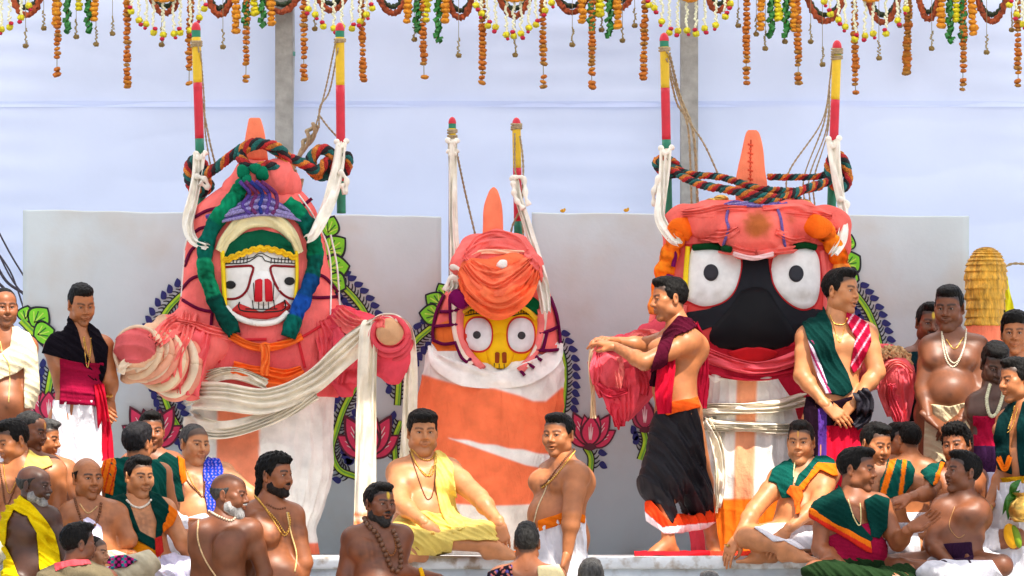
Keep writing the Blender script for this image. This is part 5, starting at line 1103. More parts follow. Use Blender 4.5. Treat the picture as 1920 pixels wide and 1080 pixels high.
for P, w_ in (([(904, 686), (907, 692), (930, 692), (962, 692), (966, 684), (972, 694)], 1.8), ([(927, 681), (926, 692)], 1.4), ([(936, 682), (936, 692)], 1.4), ([(945, 682), (946, 692)], 1.4), ([(872, 592), (895, 588), (918, 592), (928, 582), (936, 588)], 2), ([(1004, 592), (980, 588), (958, 592), (948, 582), (938, 588)], 2), ([(876, 583), (900, 580), (920, 580)], 1.6), ([(1000, 583), (976, 580), (954, 580)], 1.6)): stroke(bf, P, w_, Y2, .005, .004, K_, mb, 16)
for k in range(8): stroke(bf, [(878 + k * 5, 588), (878 + k * 5, 580)], 1.3, Y2, .005, .004, K_, mb, 4, False); stroke(bf, [(962 + k * 5, 588), (962 + k * 5, 580)], 1.3, Y2, .005, .004, K_, mb, 4, False)
props(mb.build('brow_lines', GLOSS, I2), kind='stuff')
b2f = bvh_of([hood2, skirt2, face2]); mb = MB()
for P in ([(866, 580), (862, 610), (868, 640), (882, 668), (905, 692)], [(1010, 580), (1014, 610), (1008, 645), (996, 672), (974, 696)]): tube(front(b2f, smooth_path(P, 40), Y2, .012), .026, 10, lin(244, 130, 126), mb)
mb.build('hood_rim', CLOTH, I2); mb = MB()
patch(b2f, [(978, 572), (1000, 556), (1012, 566), (1008, 592), (1000, 584)], Y2, .03, .02, lin(8, 100, 56), mb, 2, 24); patch(b2f, [(872, 572), (890, 562), (905, 566), (890, 574)], Y2, .03, .02, lin(10, 60, 40), mb, 2, 20); mb.build('green_band', CLOTH, I2)
mb = MB(); stroke(b2f, [(976, 574), (992, 584), (1006, 598)], 8, Y2, .034, .02, lin(240, 196, 20), mb); stroke(b2f, [(868, 586), (884, 576), (905, 570)], 6, Y2, .034, .02, lin(240, 196, 20), mb); mb.build('yellow_trim', SATIN, I2)
mb = MB()
for P in ([(853, 530), (851, 570), (852, 610), (858, 642), (868, 664), (884, 684)], [(1022, 560), (1020, 600), (1014, 634), (1004, 658), (988, 688)]): stroke(b2f, P, 11, Y2, .030, .03, lin(240, 224, 206), mb, 30)
mb.build('white_tape', CLOTH, I2); mb = MB(); MR = lin(98, 14, 66)
for P in ([(824, 584), (842, 584), (862, 580)], [(812, 612), (835, 610), (858, 608)], [(812, 638), (832, 645), (856, 642)], [(843, 560), (844, 590), (845, 612)], [(854, 642), (864, 668), (874, 678)], [(872, 680), (884, 672)], [(832, 552), (818, 585), (811, 620), (813, 640)], [(846, 560), (862, 545)], [(1012, 625), (1030, 620), (1046, 613)], [(1006, 656), (1030, 657), (1050, 655)], [(1026, 622), (1022, 640), (1018, 656)], [(1032, 556), (1044, 590), (1050, 630), (1052, 655)], [(986, 678), (1002, 690)], [(1004, 668), (1016, 676)], [(976, 695), (984, 704)]): stroke(b2f, P, 6, Y2, .034, .03, MR, mb, 14)
mb.build('maroon_tape', CLOTH, I2)
blob(I2, 'maroon_knot', [((856, 556, 1.52), (864, 562, 1.5), .05, .05, .03)], Y2, .010, col=lin(110, 14, 80))

# ---- idol with the black face ------------------------------------------------
I3 = thing('wrapped_idol', px(1415, 1040, 1.5), 'giant pink wrapped idol with a black face and round white eyes, rightmost of the three', 'idol', 'giant wrapped idols'); Y3 = 1.5
def c3(p, V, c):
    r = 1 / (1 + np.exp(-(p[:, 1] - 640) / 14)); c = c * (1 - r[:, None]) + np.asarray(lin(206, 36, 64)) * r[:, None]; return c * (1 + .1 * wob(V, 3, 4))[:, None]
hood3 = part(I3, 'hood', loft([(400, 1262, 1570, .55), (430, 1246, 1584, .55), (480, 1240, 1588, .52), (540, 1226, 1592, .5), (600, 1216, 1598, .5), (650, 1212, 1600, .5), (700, 1222, 1592, .5), (770, 1240, 1578, .5)], Y3, 180, 130, .85, gauze(.010, 0, 0, 7)), GAUZE, PINK, c3)
def sk3(p, V, c):
    x, y = p.T; mix(c, (19 - np.abs(x - 1398 + (y - 800) * .03)) / 1.5, lin(250, 172, 128)); mix(c, (y - 935) / 1.5, lin(250, 120, 30)); return c
skirt3 = part(I3, 'skirt', loft([(690, 1335, 1448, .9), (740, 1330, 1478, .8), (800, 1318, 1500, .75), (880, 1316, 1506, .72), (950, 1326, 1500, .7), (1040, 1334, 1490, .7)], Y3 - .32, 240, 180, .9, gauze(.010, 20, .011, 8)), GAUZE, WHT, sk3)
part(I3, 'body', loft([(740, 1246, 1570, .45), (850, 1280, 1545, .45), (1040, 1300, 1530, .45)], Y3 + .05, 64, 40, .9, gauze(.012, 14, .014, 8)), CLOTH, lin(226, 70, 84))
part(I3, 'crest', loft([(244, 1403, 1418, .35), (252, 1398, 1424, .4), (280, 1391, 1430, .45), (320, 1382, 1435, .5), (350, 1378, 1439, .5), (400, 1380, 1438, .5)], Y3 - .1, 40, 40, .8, gauze(.004, 0, 0, 2)), CLOTH, CORAL)
tb3 = bvh_of([o for o in I3.children if o.name.startswith('crest')]); mb = MB()
for k in range(12): stroke(tb3, [(1402 + (k % 2) * 3, 270 + k * 8), (1412 - (k % 2) * 3, 273 + k * 8)], 3.4, Y3, .004, .006, lin(220, 84, 60), mb, 4, False)
stroke(tb3, [(1408, 262), (1407, 300), (1407, 340)], 2.5, Y3, .003, .004, lin(190, 70, 50), mb); props(mb.build('seam', CLOTH, I3), kind='stuff')
tur3 = blob(I3, 'turban', [((1285, 422, 1.4), (1550, 422, 1.4), .125, .125, .06), ((1330, 415, 1.26), (1500, 415, 1.26), .13, .13, .06), ((1380, 440, 1.10), (1450, 440, 1.10), .12, .12, .08), ((1390, 470, 1.10), (1440, 470, 1.10), .045, .045, .06), ((1268, 430, 1.42), (1262, 470, 1.42), .09, .06, .06), ((1570, 425, 1.42), (1578, 465, 1.42), .08, .06, .06)], Y3, .014, col=lin(242, 112, 102), fold=(.15, 1, .09, .004), amp=.008,
    colf=lambda p, V, c: (lambda b, b2: c * (1 - b - b2) + np.asarray(lin(150, 84, 24)) * (b + b2))((.85 / (1 + np.exp((np.hypot((p[:, 0] - 1421) / 26, (p[:, 1] - 422) / 25) - 1 + .12 * wob(V, 60)) * 7)) * (V[:, 1] < 1.3))[:, None], (.4 * np.exp(-(np.hypot(p[:, 0] - 1483, p[:, 1] - 412) / 9) ** 2) * (V[:, 1] < 1.3))[:, None]))
tv = bvh_of([tur3])
for k, (P, w_) in enumerate([([(1262, 430), (1300, 452), (1370, 466), (1415, 474)], 30), ([(1420, 474), (1470, 464), (1520, 450), (1570, 430)], 30), ([(1280, 400), (1340, 396), (1400, 392)], 26), ([(1430, 392), (1500, 394), (1560, 404)], 26), ([(1310, 450), (1360, 440), (1385, 430)], 24), ([(1455, 435), (1490, 448), (1530, 452)], 24)]):
    W_ = front(tv, smooth_path(P, 40), Y3, .010)
    for _ in range(6): W_[1:-1] = (W_[:-2] + 2 * W_[1:-1] + W_[2:]) / 4
    ribbon(W_, np.interp(np.linspace(0, 1, 40), [0, .5, 1], [.5, 1, .5]) * w_ * mpp(Y3), .012, 4, .009, None, lin(244, 116, 106), None, 27, k * 1.9).build('turban_fold', GAUZE, I3)
b3 = bvh_of([hood3, skirt3, tur3])
hb = bvh_of([hood3])
face3 = patch(hb, [(1284, 458), (1330, 455), (1415, 460), (1500, 456), (1546, 460), (1548, 540), (1546, 600), (1528, 650), (1490, 684), (1440, 700), (1380, 700), (1332, 682), (1302, 650), (1284, 600), (1282, 540)], Y3, .014, .03, lin(216, 70, 66), None, 8, 80, False, .10).build('face', GLOSS, I3); bf = bvh_of([face3])
blk = patch(bf, [(1388, 474), (1440, 474), (1443, 509), (1460, 552), (1489, 574), (1535, 580), (1546, 582), (1540, 612), (1500, 612), (1490, 630), (1482, 648), (1455, 656), (1410, 658), (1355, 655), (1336, 640), (1334, 612), (1306, 624), (1286, 610), (1284, 586), (1330, 579), (1369, 557), (1386, 523)], Y3, .006, .012, (.011, .012, .017), None, 6, 90).build('cheeks', GLOSS, I3); bf2 = bf + bvh_of([blk])
patch(bf2, [(1390, 545), (1414, 538), (1440, 545), (1462, 580), (1487, 618), (1490, 638), (1472, 652), (1440, 659), (1412, 661), (1380, 659), (1346, 652), (1331, 640), (1334, 618), (1366, 580)], Y3, .008, .02, (.006, .006, .008), None, 6, 60, True, .032).build('nose', GLOSS, I3)
LE = [(1299, 461), (1330, 458), (1369, 462), (1386, 480), (1389, 502), (1380, 538), (1366, 558), (1345, 570), (1316, 574), (1291, 564), (1287, 557), (1288, 500)]; RE = [(1446, 505), (1450, 484), (1462, 468), (1482, 460), (1505, 459), (1524, 466), (1535, 484), (1538, 515), (1536, 548), (1528, 570), (1510, 579), (1490, 574), (1468, 557), (1452, 533)]
def stains(P): return None
for L_, P_ in ((LE, (1333, 511)), (RE, (1493, 513))):
    c_ = np.mean(L_, 0); patch(bf, c_ + (np.array(L_) - c_) * 1.055, Y3, .008, .012, lin(206, 44, 52), None, 4, 60, True).build('eye_outline', GLOSS, I3)
    e = patch(bf, L_, Y3, .014, .012, (.82, .83, .82), None, 6, 60, True, .015); vv = e.v[0]; q_ = np.stack([960 + F * vv[:, 0] / (D + vv[:, 1]), HY + F * (CAMZ - vv[:, 2]) / (D + vv[:, 1])], 1); dk = np.clip(np.exp(-((q_[:, 1] - 556) / 10) ** 2) * (.6 + .6 * wob(vv, 40)), 0, .6)[:, None]; e.c[0] = e.c[0] * (1 - dk) + np.array([.40, .36, .30]) * dk; e.build('eye_white', GLOSS, I3)
    patch(bf, [(P_[0] + 14 * math.cos(a), P_[1] + 16 * math.sin(a)) for a in np.linspace(0, 6.1, 20)], Y3, .034, .014, (.035, .036, .045), None, 2, 24).build('pupil', GLOSS, I3)
patch(bf, [(1318, 636), (1345, 654), (1412, 660), (1478, 654), (1508, 634), (1512, 655), (1486, 684), (1440, 700), (1380, 700), (1340, 684), (1320, 660)], Y3, .010, .02, lin(190, 24, 44), None, 4, 60).build('lips', GLOSS, I3)
patch(bf, [(1364, 660), (1412, 650), (1458, 660), (1440, 674), (1412, 678), (1382, 674)], Y3, .024, .02, lin(216, 30, 40), None, 3, 40, True).build('tongue', GLOSS, I3)
mb = MB(); stroke(b3, [(1290, 462), (1287, 500), (1283, 560)], 9, Y3, .05, .05, lin(246, 214, 24), mb); mb.build('yellow_trim', SATIN, I3)
mb = MB(); tube(front(b3, smooth_path([(1300, 464), (1335, 462), (1370, 468)], 20), Y3, .06), .02, 8, lin(14, 60, 30), mb); tube(front(b3, smooth_path([(1480, 464), (1510, 460), (1530, 464)], 20), Y3, .06), .02, 8, lin(14, 60, 30), mb); mb.build('green_band', CLOTH, I3)
W_ = smooth_path(np.array([px(1375, 476, .98), px(1412, 484, .94), px(1450, 476, .98)]), 24); ribbon(W_, .03, .02, 2, .004, None, lin(244, 200, 200), None, 9).build('brow_cloth', CLOTH, I3)
mb = MB()
for P, w_ in (([(1284, 572), (1279, 620), (1290, 650)], 12), ([(1540, 470), (1548, 540), (1546, 600)], 12)): tube(front(b3, smooth_path(P, 24), Y3, .02), w_ / 2 * mpp(Y3), 8, lin(240, 110, 106), mb)
mb.build('hood_rim', CLOTH, I3)
for P, wd, c_ in (([(1295, 640, .98), (1330, 668, .90), (1415, 690, .86), (1490, 672, .90), (1535, 640, 1.0)], [30, 26, 22, 26, 26], lin(234, 92, 104)), ([(1285, 668, 1.05), (1340, 690, .95), (1415, 702, .92), (1480, 690, .96), (1540, 668, 1.05)], [34, 30, 24, 30, 30], lin(206, 44, 72))): sash(P, wd, 'chin_wrap', I3, Y3, 1, c_, 5, .014)
OB = [ORNG, lin(250, 126, 30), lin(244, 100, 20), lin(252, 140, 60)]
braid(b3, [(1275, 430), (1258, 470), (1246, 510), (1238, 550), (1230, 590)], 34, Y3, .05, OB, I3, 'orange_braid', 50, .25, CLOTH, 5); braid(b3, [(1540, 425), (1560, 455), (1574, 485), (1580, 520)], 34, Y3, .05, OB, I3, 'orange_braid', 40, .25, CLOTH, 4)
for x, y in ((1280, 430), (1532, 425)):
    m = ball(front(b3, [(x, y)], Y3, .02)[0], (.085, .06, .07), ORNG, None, 20, 14); m.v[0] += .014 * np.stack([wob(m.v[0], 28, q) for q in range(3)], 1); m.build('orange_knot', CLOTH, I3)
mb = MB()
for P in ([(1232, 600), (1246, 560), (1262, 530)], [(1262, 500), (1266, 480), (1262, 470)], [(1568, 490), (1582, 488), (1590, 484)], [(1230, 530), (1246, 518), (1262, 520)], [(1225, 560), (1234, 540)]): stroke(b3, P, 8, Y3, .075, .04, lin(112, 18, 84), mb, 14)
mb.build('maroon_tape', CLOTH, I3); mb = MB()
for i in range(7): tube(front(b3, smooth_path([(1358 + i * 6, 384), (1380 + i * 10, 378 + (i % 3) * 4), (1410 + i * 8, 386), (1430 + i * 8, 380 + (i % 2) * 5), (1470 - i * 3, 388)], 24), Y3, .012), .009, 6, lin(*[(112, 90, 164), (150, 140, 190)][i % 2]), mb)
for P in ([(1368, 384), (1362, 410), (1366, 430), (1356, 460)], [(1455, 384), (1464, 410), (1468, 440), (1472, 462)]): tube(front(b3, smooth_path(P, 30), Y3, .012), .009, 6, lin(112, 90, 164), mb)
mb.build('purple_tassel_cord', YARN, I3)
mb = MB()
for x, y in ((1335, 380), (1352, 374), (1470, 378), (1490, 378), (1508, 382)): ball(px(x, y, 1.42), (.05, .04, .03), (1, 1, 1), mb, 14, 8)
mb.build('gold_crown', GOLD, I3)
sash([(1310, 775, 1.25), (1335, 768, 1.02), (1400, 766, .92), (1460, 760, .95), (1510, 748, 1.1)], [26, 24, 20, 24, 26], 'cream_sash', I3, Y3, 1); sash([(1312, 790, 1.2), (1335, 798, 1.0), (1400, 800, .92), (1460, 804, .95), (1510, 806, 1.1)], [30, 24, 18, 20, 22], 'cream_sash', I3, Y3, 3); sash([(1326, 786, 1.0), (1345, 830, .98), (1350, 900, 1.0), (1345, 960, 1.05)], [20, 24, 20, 14], 'cream_sash', I3, Y3, 5)
blob(I3, 'apron_knot', [((1336, 700, 1.0), (1342, 706, .98), .035, .03, .03), ((1345, 705, .98), (1440, 708, .95), .02, .03, .03)], Y3, .010, col=WHT)
# arms
blob(I3, 'arm', [((1255, 690, 1.4), (1160, 672, .95), .17, .13, .06), ((1146, 688, .92), (1144, 692, .80), .125, .105, .02), ((1165, 680, .95), (1200, 705, 1.05), .14, .15, .08), ((1180, 740, 1.02), (1172, 770, 1.0), .11, .06, .06), ((1160, 720, .92), (1175, 745, .95), .12, .10, .06), ((1190, 640, 1.1), (1235, 628, 1.2), .08, .10, .06), ((1120, 655, .95), (1160, 648, 1.0), .04, .05, .04)], Y3, col=lin(240, 86, 102), colf=lambda p, V, c: np.where(((np.hypot(p[:, 0] - 1145, p[:, 1] - 690) < 34) & (V[:, 1] < .9))[:, None], np.asarray(lin(224, 84, 94)), c * (1 + .2 * wob(V, 5))[:, None]), fold=(.8, .5, .09, .014), amp=.016)
for P, wd, c_, nm in (([(1112, 655, .88), (1108, 690, .82), (1112, 740, .82), (1112, 784, .84)], [14, 10, 8, 12], lin(232, 200, 160), 'arm_binding'), ([(1115, 660, .86), (1145, 646, .82), (1190, 650, .9)], [14, 16, 18], lin(240, 130, 120), 'arm_binding'), ([(1160, 670, .74), (1162, 700, .72), (1160, 726, .76)], [16, 18, 10], lin(238, 120, 116), 'arm_binding'), ([(1150, 760, .95), (1158, 785, .95), (1160, 806, .96)], [30, 16, 3], lin(234, 66, 86), 'arm_drape')): sash(P, wd, nm, I3, Y3, 2, c_, 3, .006)
blob(I3, 'arm', [((1600, 690, 1.35), (1670, 690, 1.0), .15, .13, .06), ((1682, 700, .95), (1682, 705, .88), .125, .115, .02), ((1675, 730, .95), (1680, 770, .95), .11, .06, .05), ((1686, 740, .95), (1692, 800, .95), .07, .025, .05)], Y3, col=lin(242, 104, 110), fold=(1, .25, .09, .013), amp=.018)
av = bvh_of([o for o in I3.children if o.name.split('.')[0] == 'arm'])
for k, (P, w_, c_) in enumerate([([(1122, 660), (1118, 700), (1130, 745)], 26, (238, 90, 104)), ([(1140, 736), (1158, 768), (1162, 800)], 34, (232, 70, 90)), ([(1176, 690), (1182, 735), (1172, 786)], 36, (240, 84, 100)), ([(1196, 664), (1208, 700), (1204, 740)], 40, (236, 78, 96)), ([(1112, 668), (1150, 648), (1192, 656), (1215, 680)], 28, (246, 122, 116)), ([(1124, 716), (1146, 738), (1176, 730)], 22, (232, 70, 92)), ([(1180, 648), (1210, 636), (1236, 630)], 44, (244, 120, 114)), ([(1656, 690), (1660, 735), (1672, 780)], 30, (244, 112, 116)), ([(1690, 690), (1700, 735), (1694, 800)], 30, (240, 100, 110)), ([(1672, 720), (1680, 760), (1688, 806)], 24, (236, 84, 100)), ([(1652, 700), (1680, 684), (1708, 700)], 22, (246, 130, 126))]):
    W_ = front(av, smooth_path(P, 34), 1.0, .014)
    for _ in range(5): W_[1:-1] = (W_[:-2] + 2 * W_[1:-1] + W_[2:]) / 4
    ribbon(W_, np.interp(np.linspace(0, 1, 34), [0, .4, 1], [.7, 1, .6]) * w_ * mpp(1.), .010, 4, .010, None, lin(*c_), None, 27, k * 1.1).build('gauze_fold', GAUZE, I3)
mb = MB()
for k in range(60):
    a = k / 60; x = 1642 + 62 * a; y = 664 + 10 * math.sin(a * 3.1) * -1 + rnd.uniform(-5, 8); P = smooth_path(np.array([px(x, y, .95 + rnd.uniform(-.08, .05)), px(x + rnd.uniform(-8, 8), y + rnd.uniform(-9, 6), .88), px(x + rnd.uniform(-12, 12), y + rnd.uniform(2, 22), .86)]), 8); tube(P, .008, 5, np.array(lin(214, 178, 130)) * rnd.uniform(.6, 1.1), mb)
props(mb.build('straw_fringe', CLOTH, I3), kind='stuff')
# white tying strips between poles and idols
def strip(P, wd, label, seed=0, knots=(), col=WHT):
    t = thing('cloth_strip', px(*P[-1]), label, 'cloth strip', 'white tying strips'); n = 60; W_ = smooth_path(np.array([px(*p) for p in P]), n); w_ = np.interp(np.linspace(0, 1, n), np.linspace(0, 1, len(wd)), wd) * mpp(1.6); ribbon(W_, w_ * 1.15, .010, 3, .013, None, np.asarray(lin(240, 234, 222)), None, 25, seed).build('band', CLOTH, t); mb = MB()
    for k in knots: tube(smooth_path(np.array([px(*q) for q in k]), 24), np.array([.015 + .005 * math.sin(q * .9) for q in range(24)]), 9, np.asarray(lin(240, 234, 222)), mb)
    if knots: mb.build('knot', CLOTH, t)
    return t
strip([(374, 288, 1.66), (370, 330, 1.62), (360, 380, 1.5), (352, 420, 1.42), (362, 450, 1.36), (386, 462, 1.25)], [20, 18, 18, 20, 16, 12], 'white strip from the left pole to the cheek of the white faced idol', 0, [[(366, 286, 1.68), (374, 298, 1.64), (386, 286, 1.68)], [(366, 330, 1.6), (384, 336, 1.56), (390, 352, 1.56), (374, 342, 1.55)]])
strip([(640, 268, 1.7), (632, 320, 1.62), (620, 370, 1.5), (604, 410, 1.36), (588, 440, 1.26), (576, 448, 1.22)], [18, 20, 22, 22, 20, 14], 'white strip from the right pole to the cheek of the white faced idol', 1, [[(630, 264, 1.74), (640, 276, 1.68), (650, 264, 1.74)], [(636, 320, 1.6), (650, 338, 1.6), (646, 362, 1.6), (640, 345, 1.58)]])
strip([(848, 262, 1.86), (849, 300, 1.84), (850, 400, 1.8), (853, 480, 1.72), (853, 530, 1.6), (846, 548, 1.54)], [16, 14, 14, 15, 20, 14], 'long white strip down the left pole of the yellow faced idol', 2, [[(840, 282, 1.86), (848, 292, 1.84), (857, 282, 1.86)], [(846, 500, 1.62), (862, 506, 1.56), (866, 530, 1.55), (846, 520, 1.55), (834, 545, 1.55)], [(838, 262, 1.88), (848, 268, 1.84), (858, 262, 1.88), (848, 272, 1.84)]])
strip([(966, 338, 1.84), (972, 370, 1.82), (988, 420, 1.8), (1004, 480, 1.7), (1018, 540, 1.58), (1024, 585, 1.5)], [12, 14, 16, 20, 22, 16], 'long white strip from the right pole over the yellow faced idol', 3, [[(958, 336, 1.86), (968, 332, 1.83), (982, 336, 1.86), (986, 370, 1.8), (992, 385, 1.8)], [(962, 340, 1.83), (966, 370, 1.8), (982, 392, 1.78)]])
strip([(1248, 280, 1.62), (1246, 320, 1.58), (1240, 370, 1.46), (1238, 410, 1.36), (1258, 445, 1.22), (1274, 455, 1.16)], [20, 18, 17, 18, 18, 12], 'white strip from the left pole to the brow of the black faced idol', 4, [[(1238, 276, 1.66), (1248, 288, 1.60), (1260, 276, 1.66)], [(1236, 330, 1.52), (1226, 360, 1.5), (1228, 385, 1.5), (1238, 365, 1.5)]])
strip([(1562, 262, 1.62), (1566, 310, 1.58), (1574, 360, 1.5), (1582, 410, 1.4), (1578, 450, 1.24), (1562, 478, 1.14)], [24, 18, 16, 16, 18, 14], 'white strip from the right pole to the brow of the black faced idol', 5, [[(1552, 258, 1.66), (1562, 276, 1.6), (1574, 258, 1.66)], [(1572, 372, 1.46), (1588, 380, 1.46), (1584, 400, 1.44), (1572, 388, 1.44)]])
# straw column behind at the right, flag, rod
t = thing('straw_column', px(1848, 640, 1.9), 'round topped golden straw column with rows of trimmed thatch, right of the board', 'straw column')
rows = [(463, 1843, 1853), (466, 1836, 1861), (473, 1827, 1870), (486, 1818, 1878), (506, 1812, 1884), (540, 1811, 1885), (580, 1812, 1880), (612, 1812, 1878)]
V, f_ = loft([(a, b, c, .9) for a, b, c in rows], 1.95, 60, 120, 1.0, lambda P, th, v: .012 * (((v * 15 + .15 * wob(P, 5)) % 1.0)) + .008 * wob(P, 40) + .004 * wob(P * [1, 1, .2], 160)); mk('thatch', V, f_, STRAW, t)
V, f_ = loft([(606, 1810, 1880, .9), (640, 1806, 1884, .9), (760, 1806, 1884, .9), (1040, 1806, 1884, .9)], 1.95, 60, 40, 1.0, gauze(.01, 9, .012, 3)); mk('pink_skirt', V, f_, CLOTH, t, CORAL)
t = thing('leaf_flag', px(1895, 600, 2.2), 'yellow and green cloth flag hanging beside the straw column', 'flag')
ribbon(smooth_path(np.array([px(1880, 520, 2.2), px(1888, 560, 2.2), px(1898, 600, 2.2)]), 20), .06, .012, 2, .01, None, lin(236, 232, 30), None, 11).build('yellow_cloth', SATIN, t); ribbon(smooth_path(np.array([px(1882, 555, 2.25), px(1884, 600, 2.25), px(1886, 650, 2.25)]), 20), .08, .012, 3, .01, None, lin(40, 120, 40), None, 13, 1, lambda S, V_: np.where((np.sin(S * 40) > .2)[:, None], np.asarray(lin(220, 230, 210)), np.asarray(lin(30, 100, 40)))).build('striped_cloth', CLOTH, t)
cord([(1884, 500), (1905, 494), (1960, 500)], 2.3, .008, 'thin bamboo rod reaching out of the frame behind the straw column', 'bamboo_rod', BAMBOO, 'rod', None)
# cloths lying on the platform
for P, c_, lab in (([(1190, 1036, .25), (1230, 1030, .35), (1290, 1030, .5), (1330, 1036, .4)], lin(200, 30, 40), 'crumpled red cloth on the platform under the man in black'), ([(925, 1040, .55), (950, 1034, .6), (980, 1036, .6)], lin(246, 110, 30), 'orange cloth edge on the platform beside the seated man in yellow'), ([(1330, 1036, .55), (1390, 1034, .6), (1440, 1038, .5)], lin(226, 60, 40), 'red cloth on the platform in front of the black faced idol')):
    W_ = smooth_path(np.array([px(*p) for p in P]), 40); W_[:, 2] = .012; props(ribbon(W_, .26, .008, 5, .009, (0, 1, 0), c_, None, 25).build('floor_cloth', CLOTH), lab, 'cloth')

# ------------------------------------------------------------------ the people
T_L, T_M, T_MD, T_D, T_DD = (200, 132, 84), (178, 110, 66), (152, 90, 54), (124, 72, 44), (82, 50, 36)
GREEN, DGREEN, OR, WH, BLK, MAR, REDC, YLW, CRM, GOLDC, BEADC, MUSTARD = (14, 84, 74), (8, 56, 50), (244, 120, 24), (236, 234, 240), (20, 16, 24), (150, 18, 56), (206, 24, 52), (236, 208, 104), (226, 214, 182), (214, 160, 60), (120, 70, 36), (226, 140, 20)
H = lambda **k: k
TIL = (.80, .52, .03, True); TIL2 = (.80, .40, .05, False)
def folds(lam=.05, a=.005, d=(1, 0)): return dict(fold=(d[0], d[1], lam, a))
# left, standing -----------------------------------------------------------
person('balding bearded man in a loose cream shawl standing at the left edge', .55, T_MD, (8, 576, 18, 4, 0, 76), (10, 632), [(-34, 652), (50, 652)], (10, 800), [(-40, 730), (58, 722)], [(-5, 780), (40, 782)], (H(n=(1, 0, 0)), None), 8, 1.15, 1.1, .6, legs='stand', ground=0, face=H(beard='stubble', fat=.3, hairy=False), hair='buzz', seed=1,
    cl=[('shawl', CRM, [(22, 612), (48, 614), (70, 650), (76, 740), (72, 768), (46, 765), (44, 690), (30, 700), (0, 712), (-10, 700), (-10, 668), (20, 650)], H(off=.028, fold=(.5, .8, .09, .008))), ('dhoti', WH, [(-40, 790), (60, 790), (70, 1036), (-50, 1036)], H(off=.03, fold=(1, 0, .07, .012), extra=[((10, 800), (10, 1010), .16, .2)]))],
    nk=[([(0, 640), (6, 665), (18, 690), (16, 760)], .004, (230, 200, 120), H(thread=True, name='thread'))])
person('young man in black shawl, maroon wrap and white dhoti, eyes cast down', 1.0, T_M, (152, 571, 24, 16, -2, 78), (150, 630), [(104, 655), (192, 652)], (150, 778), [(114, 722), (204, 715)], [(182, 762), (206, 752)], (H(to=(206, 776, -.12), n=(.2, 1, -.3), curl=.5, thumb=-1), H(to=(210, 790, -.06), n=(-.6, .6, 0), curl=.7, thumb=-1)), 12, 1.08, 1.2, .4, legs='stand', ground=0, face=H(beard='shadow', fat=.4, hairy=False), hair='fade', seed=2,
    cl=[('waist_wrap', MAR, [(112, 672), (150, 680), (195, 680), (200, 750), (194, 762), (112, 758)], H(off=.036, fold=(.2, 1, .07, .005))), ('dhoti', WH, [(100, 750), (200, 750), (200, 800), (206, 900), (204, 1038), (84, 1038), (90, 850)], H(off=.032, fold=(1, 0, .075, .014), extra=[((150, 775), (147, 1015), .10, .19)])),
        ('shawl', BLK, [(128, 590), (144, 615), (154, 650), (177, 690), (178, 716), (163, 702), (152, 688), (126, 674), (78, 662), (86, 640), (105, 612)], H(off=.030, fold=(.6, .8, .05, .006))), ('shawl', BLK, [(166, 604), (184, 616), (203, 650), (200, 690), (192, 718), (177, 716), (178, 680), (173, 650), (164, 618)], H(off=.030, fold=(.6, .8, .05, .006)))],
    nk=[([(158, 632), (162, 655), (168, 670), (171, 650), (170, 632)], .005, GOLDC, H(m=GOLD)), ([(156, 632), (164, 690), (172, 632)], .003, GOLDC, H(m=GOLD, thread=True))],
    tubes=[('sash', REDC, [(186, 720), (192, 770), (198, 820), (202, 862)], [18, 22, 26, 24], H(off=.03, folds=3, amp=.012)), ('bracelet', GOLDC, [(198, 742), (205, 744), (211, 741)], 5, H(off=.006, folds=1, amp=0.0, m=GOLD))])
# left, seated -------------------------------------------------------------
person('man with thick black hair and yellow shoulder cloth looking down, at the left edge', -.75, T_M, (24, 826, -52, 18, 0, 80), (46, 874), [(-26, 893), (102, 885)], (44, 1012), [(-40, 960), (118, 962)], [(-10, 1010), (96, 1034)], (None, None), -25, 1.25, 1.25, .7, face=H(beard='shadow', fat=.5), hair='short', seed=3, ly=-10,
    cl=[('shoulder_cloth', YLW, [(54, 842), (92, 856), (100, 872), (70, 884), (44, 880)], H(off=.02, fold=(.7, .6, .04, .004))), ('dhoti', CRM, [(-80, 985), (150, 985), (170, 1060), (-90, 1060)], H(off=.02))],
    nk=[([(6, 868), (10, 900), (18, 925), (34, 895), (44, 872)], .004, GOLDC, H(m=GOLD)), ([(-2, 868), (4, 905), (12, 948), (30, 910), (50, 876)], .006, BEADC)])
person('older man with receding grey hair, face in profile behind the thick haired man', -.35, T_D, (58, 808, 66, 12, 0, 76), (60, 860), [(28, 878), (96, 876)], (62, 1000), [(20, 950), (112, 950)], [None, None], (None, None), 40, 1.0, 1.0, .4, face=H(beard='shadow', tilak=TIL2, hairy=False, age=.3), hair='recede', hopt=H(grey=.12), seed=4, cl=[('dhoti', WH, [(-10, 970), (140, 970), (150, 1060), (-20, 1060)])])
person('grey haired man with bare shoulder, mostly hidden, below the man in black shawl', -.1, T_M, (82, 822, 70, 10, 0, 74), (92, 866), [(62, 884), (122, 884)], (98, 1000), [(60, 950), (136, 950)], [None, None], (None, None), 30, 1.05, 1.1, .4, face=H(beard='shadow'), hair='short', hopt=H(grey=.3), seed=5, cl=[('dhoti', WH, [(40, 970), (160, 970), (170, 1060), (30, 1060)])])
